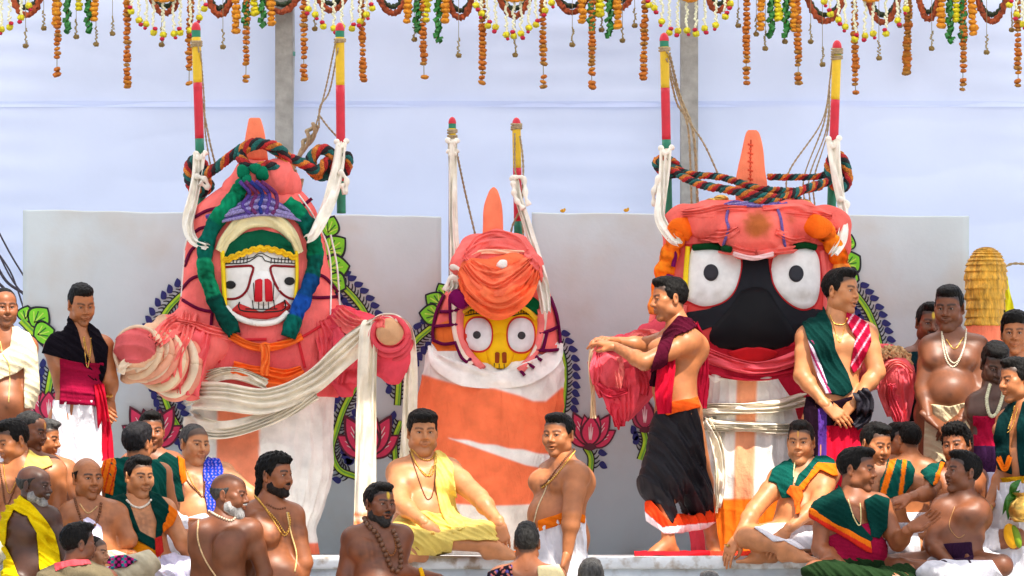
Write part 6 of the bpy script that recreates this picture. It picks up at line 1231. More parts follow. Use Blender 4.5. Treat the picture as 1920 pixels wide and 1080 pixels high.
person('dark skinned old man with grey beard wrapped in a bright yellow shawl', -1.35, T_DD, (64, 910, 68, 6, 0, 80), (60, 958), [(34, 975), (92, 972)], (56, 1096), [(44, 1050), (112, 1050)], [(62, 1110), (110, 1100)], (None, None), 52, 1.1, 1.05, .5, face=H(hairy=False, age=.6, fat=.2), hair='bald', hopt=H(grey=.15), beard=((.10, .09, .085), .55, 0), seed=6, ly=40,
    cl=[('shawl', (236, 204, 14), [(26, 924), (56, 940), (78, 966), (104, 1001), (116, 1060), (116, 1110), (82, 1110), (72, 1060), (68, 1000), (50, 968), (26, 956), (14, 980), (9, 1023), (24, 1050), (36, 1080), (36, 1110), (4, 1110), (-6, 1023), (-4, 966), (12, 940)], H(off=.028, fold=(.5, .7, .05, .009)))])
person('bald man with dark wooden bead necklace frowning, white towel over one arm', -.95, T_M, (164, 897, 28, 2, 0, 82), (168, 942), [(134, 968), (218, 966)], (176, 1062), [(122, 1030), (240, 1012)], [(150, 1010), (216, 1030)], (H(to=(160, 985), n=(0, 1, 0), curl=.5), H(to=(250, 1034, -.1), n=(0, .5, -1), curl=.35, thumb=-1)), 14, 1.1, 1.1, .6, face=H(beard='shadow', fat=.35, hairy=False, age=.5), hair='bald', seed=7,
    hip=[(150, 1070), (206, 1070)], kn=[(100, 1080, -.3), (276, 1056, -.32)], an=[(190, 1100, -.3), (180, 1100, -.25)],
    cl=[('dhoti', CRM, [(130, 1040), (215, 1030), (240, 1040), (280, 1030), (310, 1060), (300, 1110), (80, 1110), (90, 1060)], H(off=.016, fold=(.6, .6, .06, .006))), ('towel', (226, 220, 246), [(142, 982), (164, 968), (190, 988), (196, 1050), (214, 1070), (176, 1074), (168, 1010)], H(off=.035, fold=(.7, .4, .045, .008))), ('patterned_cloth', (90, 30, 110), [(195, 1045), (230, 1040), (258, 1050), (236, 1064), (200, 1068)], H(off=.04, colf=lambda p, c: np.where((np.sin(p[:, 0] * .5) * np.sin(p[:, 1] * .55) > .1)[:, None], np.asarray(lin(190, 30, 120)), np.where((np.sin(p[:, 0] * .3 + 1) > .3)[:, None], np.asarray(lin(20, 130, 140)), np.asarray(lin(40, 26, 50))))))],
    nk=[([(140, 935), (148, 962), (160, 985), (176, 986), (186, 965), (190, 940)], .0085, BEADC), ([(150, 945), (165, 962), (184, 948)], .004, (220, 180, 120), H(thread=True))])
person('seated man with glossy black hair seen from behind, green and orange shawl', -.30, T_M, (258, 832, 150, 0, 0, 76), (254, 876), [(208, 890), (302, 890)], (252, 1005), [(196, 950), (312, 950)], [None, None], (None, None), 150, 1.05, 1.05, .4, eyes=False, hair='full', hopt=H(tone=(.016, .015, .017)), seed=8, chest=False,
    cl=[('shawl', GREEN, [(215, 850), (245, 858), (290, 856), (312, 880), (314, 960), (196, 960), (200, 885)], H(off=.026, fold=(.7, .5, .06, .006))), ('shawl_border', OR, [(196, 860), (214, 850), (218, 880), (212, 930), (196, 924), (186, 890)], H(off=.032, fold=(1, .2, .03, .004), colf=lambda p, c: np.where((np.sin((p[:, 0] + .25 * p[:, 1]) * .55) > .75)[:, None], np.asarray(lin(200, 40, 30)), c))), ('dhoti', WH, [(170, 970), (330, 970), (340, 1060), (160, 1060)])])
person('young man in dark green shawl facing forward in front of the pink lotus', .05, T_MD, (283, 808, 12, 4, 0, 76), (284, 852), [(246, 872), (324, 870)], (284, 985), [(236, 930), (334, 930)], [None, None], (None, None), 5, 1.0, 1.0, .3, face=H(beard='shadow'), hair='short', seed=9,
    cl=[('shawl', DGREEN, [(256, 848), (276, 858), (284, 885), (296, 856), (312, 848), (338, 862), (345, 940), (240, 940), (238, 870)], H(off=.024, fold=(.6, .7, .05, .006))), ('shawl_border', OR, [(332, 852), (346, 862), (350, 900), (340, 910), (336, 880)], H(off=.034)), ('dhoti', WH, [(210, 955), (350, 955), (360, 1045), (200, 1045)])])
person('plump man with white choker, dark green shawl and mustard waist wrap, seated', -.80, T_L, (260, 893, 32, 6, 0, 78), (260, 940), [(216, 962), (308, 958)], (266, 1062), [(212, 1030), (338, 1012)], [(250, 1060), (350, 1040)], (None, H(to=(360, 1062), n=(-.3, 1, -.2), curl=.5)), 12, 1.15, 1.15, .6, face=H(beard='shadow', fat=.7), hair='short', seed=10,
    cl=[('waist_wrap', MUSTARD, [(240, 1000), (270, 1016), (300, 1012), (302, 1050), (248, 1050)], H(off=.016, fold=(.2, 1, .05, .006))), ('dhoti', (224, 220, 240), [(286, 1046), (330, 1034), (356, 1040), (380, 1075), (360, 1110), (170, 1110), (180, 1066), (250, 1050)], H(off=.022, fold=(.7, .5, .06, .008))),
        ('shawl', DGREEN, [(200, 934), (233, 919), (248, 960), (262, 996), (290, 1010), (294, 1033), (268, 1019), (240, 1004), (226, 984), (204, 970)], H(off=.028, fold=(.6, .7, .05, .006))), ('shawl', DGREEN, [(278, 920), (300, 926), (320, 950), (308, 990), (300, 1012), (292, 1010), (294, 979), (284, 950)], H(off=.028, fold=(.6, .7, .05, .006))), ('shawl_border', OR, [(316, 944), (334, 960), (324, 984), (306, 1000), (304, 985), (314, 966)], H(off=.034, fold=(.6, .7, .03, .004))), ('shawl_knot', (190, 40, 36), [(290, 1010), (304, 1004), (308, 1034), (294, 1046)], H(off=.045, fold=(1, 0, .03, .006)))],
    nk=[([(238, 938), (248, 948), (262, 952), (276, 946), (284, 936)], .0075, (238, 228, 210), H(gap=1.2))])
person('man in khaki shirt with pink collar seen from behind, bottom left', -2.2, T_D, (146, 1020, 118, 2, 0, 78), (140, 1064), [(92, 1092), (200, 1090)], (142, 1215), [(84, 1165), (210, 1165)], [(100, 1215), (195, 1215)], (None, None), 140, 1.05, 1.05, .4, hair='short', seed=11, chest=False,
    cl=[('shirt', (120, 108, 84), [(70, 1070), (110, 1054), (170, 1050), (206, 1066), (230, 1110), (230, 1200), (60, 1200), (60, 1110)], H(off=.02, fold=(.4, .6, .07, .004))), ('shirt_collar', (226, 84, 92), [(100, 1056), (130, 1050), (166, 1048), (172, 1058), (130, 1062), (104, 1072)], H(off=.034))])
person('pale boy in profile beside the man in khaki', -2.0, (186, 130, 94), (176, 1036, 70, 4, 0, 66), (172, 1076), [(138, 1096), (206, 1096)], (172, 1205), [(130, 1160), (212, 1160)], [None, None], (None, None), 60, .9, .9, .2, face=H(fat=.4), hair='buzz', seed=12, cl=[('shirt', (206, 190, 170), [(120, 1082), (220, 1080), (230, 1200), (120, 1200)], H(off=.018))])
person('stocky man with cropped grey hair, blue printed scarf over one shoulder and white dhoti', .35, (202, 138, 92), (364, 832, 34, 6, 2, 80), (366, 880), [(328, 902), (418, 890)], (368, 990), [(322, 950), (466, 928)], [(384, 968), (478, 985)], (H(to=(410, 978), n=(0, 1, -.3), curl=.5), None), 14, 1.2, 1.2, .7, face=H(fat=.6, hairy=True), hair='buzz', hopt=H(grey=.35), seed=13,
    cl=[('dhoti', WH, [(340, 972), (385, 962), (400, 975), (440, 1000), (440, 1036), (310, 1036), (316, 1000)], H(off=.02)), ('scarf', (28, 66, 196), [(381, 868), (392, 852), (410, 856), (420, 882), (406, 950), (402, 964), (388, 958), (382, 916)], H(off=.032, fold=(1, .1, .04, .006), colf=lambda p, c: np.where(((np.sin(p[:, 0] * .9 + np.sin(p[:, 1] * .5) * 1.5) * np.sin(p[:, 1] * .55)) > .45)[:, None], np.asarray(lin(150, 130, 220)), c)))],
    nk=[([(340, 872), (350, 900), (368, 920), (382, 932), (384, 900)], .006, BEADC), ([(346, 872), (360, 905), (378, 928)], .004, GOLDC, H(m=GOLD))])
person('balding man with grey beard, bare back with a white thread, facing right', -1.7, T_D, (430, 928, 72, 4, 0, 84), (416, 980), [(378, 1000), (470, 996)], (412, 1150), [(362, 1080), (486, 1075)], [(372, 1150), (470, 1145)], (None, None), 148, 1.15, 1.1, .5, legs='stand', ground=-.95, face=H(age=.6, hairy=False, fat=.2), hair='bald', hopt=H(grey=.25), beard=((.16, .15, .15), .75, .2), seed=14, chest=False,
    cl=[('dhoti', WH, [(340, 1140), (490, 1140), (500, 1290), (330, 1290)], H(off=.03, extra=[((412, 1150), (412, 1280), .15, .18)]))], nk=[([(372, 975), (371, 1010), (385, 1050), (418, 1100)], .005, (224, 190, 140), H(thread=True, name='thread')), ([(392, 958), (410, 968), (432, 976), (442, 970)], .007, (214, 196, 170))])
person('man with long black curls at the neck and short beard, gold chains on bare chest', -1.5, T_MD, (515, 891, 56, 2, 0, 84), (504, 944), [(468, 966), (548, 968)], (514, 1130), [(458, 1050), (560, 1056)], [(480, 1120), (548, 1125)], (None, None), 40, 1.15, 1.15, .7, legs='stand', ground=-.95, face=H(beard='stubble', fat=.3), hair='long', beard=((.016, .012, .011), 0.0, -.5), seed=15,
    cl=[('dhoti', WH, [(440, 1120), (580, 1120), (590, 1290), (430, 1290)], H(off=.03, extra=[((514, 1130), (514, 1280), .15, .18)]))],
    nk=[([(478, 930), (500, 955), (520, 978), (536, 1000), (544, 980), (540, 958)], .0065, GOLDC, H(m=GOLD)), ([(484, 934), (510, 972), (532, 1004), (546, 990)], .005, GOLDC, H(m=GOLD)), ([(500, 945), (520, 954), (536, 952)], .006, BEADC), ([(538, 960), (546, 1000), (556, 1040), (552, 1078)], .005, (226, 196, 130), H(thread=True, name='thread'))])
person('black bearded man with yellow forehead mark and thick rough bead necklace, lips parted', -1.3, T_D, (711, 945, 34, 2, 2, 84), (702, 992), [(664, 1012), (752, 1008)], (706, 1130), [(644, 1080), (742, 1072)], [(660, 1150), (792, 1076)], (None, H(to=(825, 1080), n=(0, 0, -1), curl=.4)), 10, 1.08, 1.15, .4, face=H(mouth=.5, tilak=TIL, hairy=True), hair='short', beard=((.013, .011, .010), .05, .1), seed=16,
    cl=[('dhoti', (210, 120, 30), [(590, 1110), (820, 1110), (850, 1240), (560, 1240)])],
    nk=[([(684, 972), (690, 985), (707, 1002), (720, 1030), (735, 1066), (748, 1070), (752, 1040), (744, 1010), (734, 990)], .0165, (112, 74, 50), H(indiv=True, gap=1.75, name='bead_necklace')), ([(706, 996), (730, 1040), (742, 1030), (738, 1000)], .006, (150, 90, 40))],
    tubes=[('bracelet', (246, 190, 30), [(788, 1066), (791, 1074), (793, 1082)], 8, H(off=.01, folds=1, amp=0.0))])
# middle -------------------------------------------------------------------
person('plump man in golden yellow dhoti sitting cross legged before the middle idol', .30, T_L, (792, 810, 10, 4, 0, 84), (793, 862), [(748, 888), (842, 884)], (796, 992), [(750, 944, -.14), (898, 934, -.14)], [(797, 981, -.38), (938, 984, -.38)], (H(to=(816, 1004, -.40), n=(.2, .6, -.6), curl=.62, thumb=1), H(to=(943, 1010, -.40), n=(0, 1, -.2), curl=.75, thumb=-1)), 4, 1.22, 1.32, .8, face=H(beard='shadow', fat=.8), hair='cap', seed=17,
    hip=[(770, 998), (824, 998)], kn=[(742, 1006, -.34), (908, 1000, -.36)], an=[(925, 1025, -.45), (782, 1030, -.36)], feet=[(1, -.15, 0), (-1, -.4, 0)],
    cl=[('dhoti', YLW, [(728, 990), (746, 966), (772, 960), (800, 958), (846, 966), (900, 966), (938, 985), (944, 1006), (932, 1014), (880, 1012), (850, 1014), (846, 1042), (790, 1042), (740, 1036), (726, 1018)], H(off=.020, fold=(.6, .8, .075, .011), m=SATIN, extra=[((770, 1000), (830, 1010, -.2), .08, .07)])),
        ('shoulder_cloth', YLW, [(816, 845), (828, 842), (848, 868), (856, 930), (862, 960), (874, 990), (850, 1000), (826, 960), (818, 920), (814, 870)], H(off=.030, fold=(1, .15, .05, .007), m=SATIN, side='front'))],
    nk=[([(770, 842), (776, 862), (792, 884), (808, 892), (816, 866), (818, 846)], .0055, GOLDC, H(m=GOLD)), ([(772, 846), (782, 872), (800, 893), (812, 872)], .005, (230, 190, 100), H(m=GOLD)), ([(774, 844), (790, 860), (806, 862), (816, 850)], .006, GOLDC, H(m=GOLD)), ([(768, 846), (782, 890), (798, 932), (808, 934), (816, 900), (818, 850)], .0045, BEADC)],
    tubes=[('ring', GOLDC, [(808, 1000), (814, 1001)], 4, H(off=.008, folds=1, amp=0.0, m=GOLD, n=8))])
person('bare chested man standing in white dhoti with orange waistband, scowling to the left', -1.35, T_M, (1048, 815, -28, 4, 0, 84), (1058, 864), [(1036, 892, .16), (1080, 892, -.16)], (1048, 1000), [(1026, 960, .24), (1085, 964, -.21)], [(1020, 1030, .24), (1064, 1038, -.24)], (None, H(to=(1056, 1072, -.26), n=(-1, .4, 0), curl=.35, thumb=1)), -48, 1.18, 1.25, .75, legs='stand', ground=-.95, face=H(beard='shadow', fat=.5, mouth=.3), hair='short', seed=18,
    cl=[('dhoti', WH, [(1008, 990), (1064, 966), (1098, 972), (1102, 1060), (1104, 1290), (1000, 1290), (1004, 1040)], H(off=.022, fold=(1, .2, .07, .010), extra=[((1050, 1000), (1050, 1270), .15, .17)])), ('waistband', OR, [(1008, 976), (1040, 966), (1064, 956), (1097, 966), (1098, 982), (1066, 978), (1030, 990), (1010, 998)], H(off=.034, fold=(.3, 1, .04, .005)))],
    nk=[([(1076, 842), (1060, 860), (1040, 885), (1024, 905), (1012, 912)], .007, BEADC), ([(1078, 846), (1052, 880), (1030, 904), (1014, 916)], .006, GOLDC, H(m=GOLD)), ([(1030, 900), (1020, 925), (1008, 952), (1000, 985)], .004, (220, 200, 160), H(thread=True, name='thread'))])
person('person with thinning hair seen from behind in floral dark blouse and cream sari, bottom centre', -2.3, T_MD, (988, 1018, 178, 0, 0, 78), (988, 1062), [(938, 1086), (1040, 1086)], (988, 1215), [(926, 1160), (1052, 1160)], [None, None], (None, None), 180, 1.1, 1.05, .4, eyes=False, hair='short', hopt=H(grey=.08), seed=19, chest=False,
    cl=[('blouse', (30, 22, 34), [(914, 1072), (960, 1058), (962, 1090), (1000, 1110), (1060, 1090), (1070, 1200), (900, 1200)], H(off=.018, colf=lambda p, c: np.where((np.sin(p[:, 0] * .42 + 1.2 * np.sin(p[:, 1] * .3)) * np.sin(p[:, 1] * .40 + np.sin(p[:, 0] * .2)) > .45)[:, None], np.asarray(lin(190, 110, 100)), np.where((np.sin(p[:, 0] * .31 + 2) * np.sin(p[:, 1] * .33) > .6)[:, None], np.asarray(lin(90, 80, 150)), c)))), ('sari', (240, 222, 170), [(1008, 1062), (1048, 1058), (1064, 1090), (1070, 1200), (1010, 1200)], H(off=.032, fold=(1, .1, .05, .006)))])
person('grey black cropped head seen from behind at the bottom, under the standing man', -2.3, T_D, (1108, 1086, 175, 0, 0, 78), (1108, 1130), [(1064, 1152), (1154, 1152)], (1108, 1275), [(1054, 1220), (1164, 1220)], [None, None], (None, None), 180, 1.0, 1.0, .3, eyes=False, hair='short', hopt=H(grey=.28), seed=20, chest=False, cl=[('shirt', (120, 110, 110), [(1040, 1135), (1176, 1135), (1186, 1270), (1030, 1270)])])
person('top of a grey haired head at the bottom edge, below the black faced idol', -2.3, T_M, (1330, 1108, 180, 0, 0, 76), (1330, 1150), [(1288, 1172), (1374, 1172)], (1330, 1290), [(1278, 1240), (1384, 1240)], [None, None], (None, None), 180, 1.0, 1.0, .3, eyes=False, hair='short', hopt=H(grey=.55), seed=21, chest=False, cl=[('shirt', (150, 140, 130), [(1264, 1155), (1396, 1155), (1406, 1285), (1254, 1285)])])
# right, standing ----------------------------------------------------------
def hemc(p, c):
    x, y = p.T; e = y - (952 + 26 * np.sin((x - 1200) / 42)); c = c.copy(); o = (y > 938 - .16 * (x - 1230)) | (x < 1214 - (y - 880) * -.35) & (y > 880); return c
person('young man in black dhoti reaching out to the arm of the black faced idol', .55, T_M, (1256, 560, -74, 6, 0, 80), (1274, 610), [(1256, 640, .18), (1284, 644, -.16)], (1272, 766), [(1216, 648, .16), (1222, 680, -.24)], [(1158, 640, .06), (1154, 650, -.14)], (H(to=(1128, 634, 0), n=(0, .2, -1), curl=.6, thumb=-1), H(to=(1126, 642, -.10), n=(0, .3, -1), curl=.6, thumb=1)), -58, 1.0, 1.15, .3, face=H(beard='shadow'), hair='quiff', seed=22,
    hip=[(1258, 782), (1288, 782)], kn=[(1244, 905, -.08), (1318, 905, .12)], an=[(1254, 1020, -.10), (1336, 1022, .12)], feet=[(-1, -.35, 0), (.15, -1, 0)],
    cl=[('dhoti', BLK, [(1230, 770), (1306, 760), (1318, 812), (1326, 880), (1338, 924), (1338, 966), (1300, 972), (1270, 962), (1262, 984), (1238, 946), (1206, 944), (1190, 930), (1192, 905), (1212, 836), (1220, 791)], H(off=.030, fold=(.8, .5, .085, .014), extra=[((1260, 800), (1222, 915, -.05), .10, .075), ((1290, 800), (1314, 930, .05), .12, .115), ((1262, 790), (1262, 900, -.06), .11, .09)], m=SATIN, k=.06)),
        ('waistband', (240, 92, 30), [(1234, 754), (1270, 752), (1308, 744), (1314, 764), (1276, 772), (1232, 784)], H(off=.042, fold=(.3, 1, .05, .005))),
        ('dhoti_hem', (236, 70, 30), [(1208, 935), (1216, 930), (1240, 960), (1262, 984), (1268, 962), (1300, 966), (1340, 948), (1342, 978), (1330, 990), (1272, 1000), (1244, 1000), (1212, 976)], H(off=.026, fold=(.8, .4, .05, .008), extra=[((1228, 960, -.05), (1262, 985, -.02), .07, .06), ((1300, 975, .05), (1330, 968, .08), .07, .06)], colf=lambda p, c: np.where(((p[:, 1] > 986 - .10 * (p[:, 0] - 1270)) | (p[:, 1] > 962 + .9 * (p[:, 0] - 1212)))[:, None], np.asarray(lin(236, 230, 236)), c))),
        ('scarf', (74, 12, 34), [(1272, 592), (1296, 596), (1308, 612), (1288, 622), (1266, 630), (1254, 663), (1250, 700), (1226, 720), (1214, 719), (1228, 663), (1244, 622)], H(off=.030, fold=(.8, .4, .035, .007)))],
    tubes=[('scarf_tail', (200, 20, 50), [(1256, 655), (1248, 700), (1244, 740), (1246, 776)], [26, 34, 34, 26], H(off=.035, folds=3, amp=.012, free=[-.16, -.2, -.2, -.2])), ('scarf_tail', (46, 8, 24), [(1244, 650), (1234, 690), (1226, 726)], [20, 22, 18], H(off=.03, folds=3, amp=.01, free=[-.14, -.16, -.14])), ('scarf_tail', (150, 16, 44), [(1302, 606), (1318, 640), (1322, 700), (1320, 764)], [16, 18, 20, 16], H(off=.03, folds=3, amp=.01, free=[.0, .12, .14, .12]))])
person('tall man in dark green and red shawl, hands crossed, speaking to the right', .75, T_L, (1576, 546, 54, 2, 2, 84), (1570, 598), [(1514, 634), (1624, 628)], (1564, 782), [(1500, 705), (1640, 698)], [(1550, 760, -.16), (1598, 758, -.14)], (H(to=(1584, 788, -.18), n=(-.3, 1, -.2), curl=.4, thumb=1), H(to=(1566, 786, -.15), n=(.3, 1, -.2), curl=.5, thumb=-1)), 10, 1.05, 1.2, .3, legs='stand', ground=0, face=H(beard='shadow', mouth=.6), hair='short', seed=23,
    cl=[('dhoti', (36, 18, 32), [(1510, 742), (1560, 752), (1612, 740), (1624, 800), (1626, 900), (1626, 1036), (1504, 1036), (1500, 860)], H(off=.030, fold=(1, 0, .07, .013), extra=[((1564, 770), (1564, 1010), .09, .2)], colf=lambda p, c: np.where(((p[:, 1] > 798) & (p[:, 0] > 1550))[:, None], np.asarray(lin(204, 24, 54)), np.where(((p[:, 0] > 1534) & (p[:, 0] < 1550) & (p[:, 1] > 765))[:, None], np.asarray(lin(96, 60, 150)), c)))),
        ('red_shawl', (184, 20, 58), [(1588, 584), (1606, 592), (1630, 608), (1634, 640), (1612, 690), (1600, 700), (1594, 686), (1604, 634), (1586, 600)], H(off=.030, fold=(.8, .4, .05, .007), colf=lambda p, c: np.where((np.sin((p[:, 0] * .8 + p[:, 1] * .5) * .42) > .82)[:, None], np.asarray(lin(222, 170, 190)), c))),
        ('green_shawl', (10, 52, 48), [(1544, 574), (1560, 610), (1566, 655), (1590, 700), (1600, 730), (1582, 744), (1553, 738), (1534, 690), (1518, 645), (1504, 606), (1520, 590)], H(off=.034, fold=(.8, .4, .05, .006))), ('shawl_edge', (220, 206, 226), [(1514, 632), (1526, 640), (1545, 700), (1560, 738), (1548, 738), (1532, 706), (1520, 664)], H(off=.040, fold=(.8, .4, .03, .003), colf=lambda p, c: np.where((np.sin((p[:, 0] * .9 - p[:, 1] * .42) * .6) > .2)[:, None], np.asarray(lin(150, 40, 90)), c)))],
    nk=[([(1556, 590), (1564, 606), (1582, 608), (1590, 594)], .004, GOLDC, H(m=GOLD, thread=True)), ([(1562, 606), (1574, 642), (1586, 606)], .003, GOLDC, H(m=GOLD, thread=True))],
    tubes=[('waist_fold', (40, 36, 46), [(1612, 732), (1622, 755), (1618, 785), (1604, 800)], [30, 34, 30, 16], H(off=.04, folds=3, amp=.012, m=SATIN))])
person('heavy bare chested man with white bead necklaces and cream dhoti, hands joined below his belly', .80, T_D, (1780, 577, -18, 8, 0, 84), (1782, 630), [(1746, 654), (1832, 652)], (1780, 770), [(1730, 728), (1838, 728)], [(1740, 782, -.2), (1802, 784, -.2)], (H(to=(1768, 802, -.22), n=(.2, .4, -1), curl=.45, thumb=1), H(to=(1766, 806, -.2), n=(-.2, .4, -1), curl=.45, thumb=-1)), -4, 1.28, 1.2, 1.0, legs='stand', ground=0, face=H(beard='shadow', fat=.6), hair='fade', seed=24,
    cl=[('dhoti', (214, 196, 160), [(1736, 756), (1780, 762), (1824, 754), (1828, 850), (1830, 1036), (1734, 1036), (1732, 850)], H(off=.026, fold=(.6, .7, .06, .009), extra=[((1780, 780), (1780, 1010), .16, .18)]))],
    nk=[([(1766, 622), (1768, 650), (1776, 678), (1788, 688), (1800, 672), (1810, 640), (1812, 612)], .0058, (238, 226, 200)), ([(1768, 630), (1778, 670), (1792, 680), (1806, 655), (1812, 618)], .0052, (238, 226, 200)), ([(1774, 636), (1790, 654), (1808, 630)], .003, GOLDC, H(m=GOLD, thread=True))])
person('man with forehead mark peering over the shoulder of the heavy man', 1.25, T_D, (1742, 606, 10, 6, 4, 76), (1738, 652), [(1704, 676), (1776, 676)], (1740, 790), [(1700, 740), (1780, 740)], [None, None], (None, None), 5, 1.0, 1.0, .3, legs='stand', ground=0, face=H(beard='moustache', tilak=TIL), hair='short', seed=25, cl=[('shawl', (20, 50, 56), [(1690, 660), (1730, 658), (1790, 660), (1790, 790), (1690, 790)], H(off=.02)), ('dhoti', WH, [(1690, 790), (1790, 790), (1794, 1036), (1686, 1036)], H(off=.03, extra=[((1740, 800), (1740, 1010), .14, .17)]))])
person('boy with bare shoulders at the right edge, beside the straw column', .85, T_M, (1903, 625, -8, 2, 0, 78), (1905, 674), [(1868, 696), (1944, 696)], (1906, 820), [(1858, 760), (1956, 760)], [None, None], (None, None), -5, 1.0, 1.0, .3, legs='stand', ground=0, face=H(fat=.5), hair='full', seed=26, cl=[('dhoti', WH, [(1850, 810), (1960, 810), (1966, 1036), (1844, 1036)], H(off=.03, extra=[((1906, 820), (1906, 1010), .15, .18)]))])
person('dark man with bowed head, white flower garland and maroon waist wrap', .35, T_DD, (1866, 682, 8, 26, 0, 84), (1866, 734), [(1836, 760), (1908, 760)], (1862, 885), [(1834, 840), (1918, 840)], [(1846, 900), (1905, 900)], (None, None), -5, 1.0, 1.0, .4, legs='stand', ground=-.1, face=H(beard='shadow', fat=.4), hair='fade', seed=27,
    cl=[('waist_wrap', (176, 20, 58), [(1824, 780), (1905, 780), (1910, 838), (1826, 838)], H(off=.016)), ('waist_wrap', (56, 28, 62), [(1826, 836), (1910, 836), (1910, 892), (1826, 892)], H(off=.018)), ('dhoti', (226, 222, 246), [(1822, 886), (1900, 886), (1906, 1060), (1818, 1060)], H(off=.028, fold=(1, 0, .06, .010), extra=[((1862, 900), (1862, 1030), .14, .17)]))],
    nk=[([(1856, 722), (1850, 750), (1856, 778), (1868, 776), (1878, 750), (1882, 728)], .012, (230, 226, 190), H(gap=1.1, m=PETAL, name='flower_garland'))])
person('smiling man in profile at the right edge, dark green shawl, yellow belt', -.25, T_M, (1908, 712, -64, 6, 0, 82), (1922, 764), [(1890, 792, .1), (1950, 792, -.05)], (1922, 915), [(1892, 880, .02), (1962, 880)], [(1850, 952, -.12), (1935, 930, -.25)], (H(to=(1814, 976, -.14), n=(0, .6, -1), curl=.4, thumb=1), H(to=(1912, 950, -.28), n=(0, 1, -.3), curl=.6)), -40, 1.0, 1.0, .4, legs='stand', ground=-.42, face=H(beard='shadow', smile=1, fat=.4), hair='short', seed=28,
    cl=[('dhoti', WH, [(1868, 905), (1960, 900), (1970, 1130), (1846, 1130), (1850, 1000)], H(off=.03, fold=(1, 0, .07, .013), extra=[((1915, 920), (1905, 1110), .16, .2)])), ('belt', (206, 150, 20), [(1872, 896), (1970, 890), (1970, 912), (1872, 918)], H(off=.04, fold=(.2, 1, .03, .005))),
        ('shawl', (8, 40, 40), [(1906, 752), (1894, 790), (1892, 840), (1898, 890), (1870, 880), (1862, 820), (1872, 780), (1890, 758)], H(off=.03)), ('shawl', (8, 46, 46), [(1918, 752), (1980, 770), (1980, 890), (1912, 892), (1906, 840), (1906, 800)], H(off=.03))],
    nk=[([(1902, 762), (1896, 785), (1890, 805)], .005, GOLDC, H(m=GOLD)), ([(1908, 766), (1898, 800), (1888, 812)], .004, GOLDC, H(m=GOLD))],
    tubes=[('bracelet', GOLDC, [(1850, 944), (1856, 950), (1860, 958)], 8, H(off=.01, folds=1, amp=0.0, m=GOLD)), ('shawl_border', OR, [(1872, 858), (1884, 880), (1894, 856)], 10, H(off=.05, folds=2, amp=.005))])
# right, seated ------------------------------------------------------------
person('frowning man in green shawl knotted on his chest, bare knees on the platform edge', .30, T_L, (1502, 828, -14, 6, 0, 82), (1510, 876), [(1462, 900), (1552, 886)], (1508, 992), [(1416, 956, -.1), (1536, 945, -.15)], [(1382, 1010, -.3), (1474, 996, -.38)], (H(to=(1366, 1036, -.34), n=(.3, .6, -.5), curl=.5, thumb=1), H(to=(1454, 1030, -.42), n=(0, .8, -.3), curl=.5, thumb=-1)), -8, 1.2, 1.2, .7, face=H(beard='shadow', fat=.7, tilak=TIL2), hair='short', hopt=H(grey=.05), seed=29,
    hip=[(1486, 1002), (1536, 1002)], kn=[(1400, 1008, -.34), (1598, 1000, -.3)], an=[(1478, 1030, -.46), (1440, 1032, -.30)], feet=[(.9, -.4, 0), (-1, -.3, 0)],
    cl=[('dhoti', WH, [(1414, 988), (1440, 982), (1474, 980), (1500, 985), (1560, 985), (1590, 1000), (1590, 1030), (1500, 1030), (1470, 1014), (1450, 1016)], H(off=.020, fold=(.7, .5, .06, .008))),
        ('shawl', GREEN, [(1486, 858), (1493, 868), (1487, 900), (1482, 934), (1466, 934), (1456, 906), (1440, 902), (1448, 880), (1468, 864)], H(off=.026, fold=(.6, .6, .05, .006))), ('shawl', GREEN, [(1536, 846), (1564, 862), (1568, 880), (1536, 872), (1502, 914), (1490, 913), (1497, 890), (1522, 864)], H(off=.026, fold=(.6, .6, .05, .006))), ('shawl_border', OR, [(1534, 866), (1569, 869), (1572, 893), (1558, 890), (1537, 880), (1506, 918), (1494, 918)], H(off=.033, fold=(.6, .6, .03, .003))), ('shawl_knot', (242, 100, 30), [(1482, 910), (1500, 914), (1506, 930), (1500, 944), (1502, 962), (1492, 964), (1488, 936), (1474, 924)], H(off=.050, fold=(1, .3, .03, .006)))],
    nk=[([(1490, 868), (1488, 890), (1490, 908)], .004, (230, 210, 150), H(thread=True))], tubes=[('ring', GOLDC, [(1360, 1022), (1367, 1023)], 5, H(off=.012, folds=1, amp=0.0, m=GOLD, n=8))])
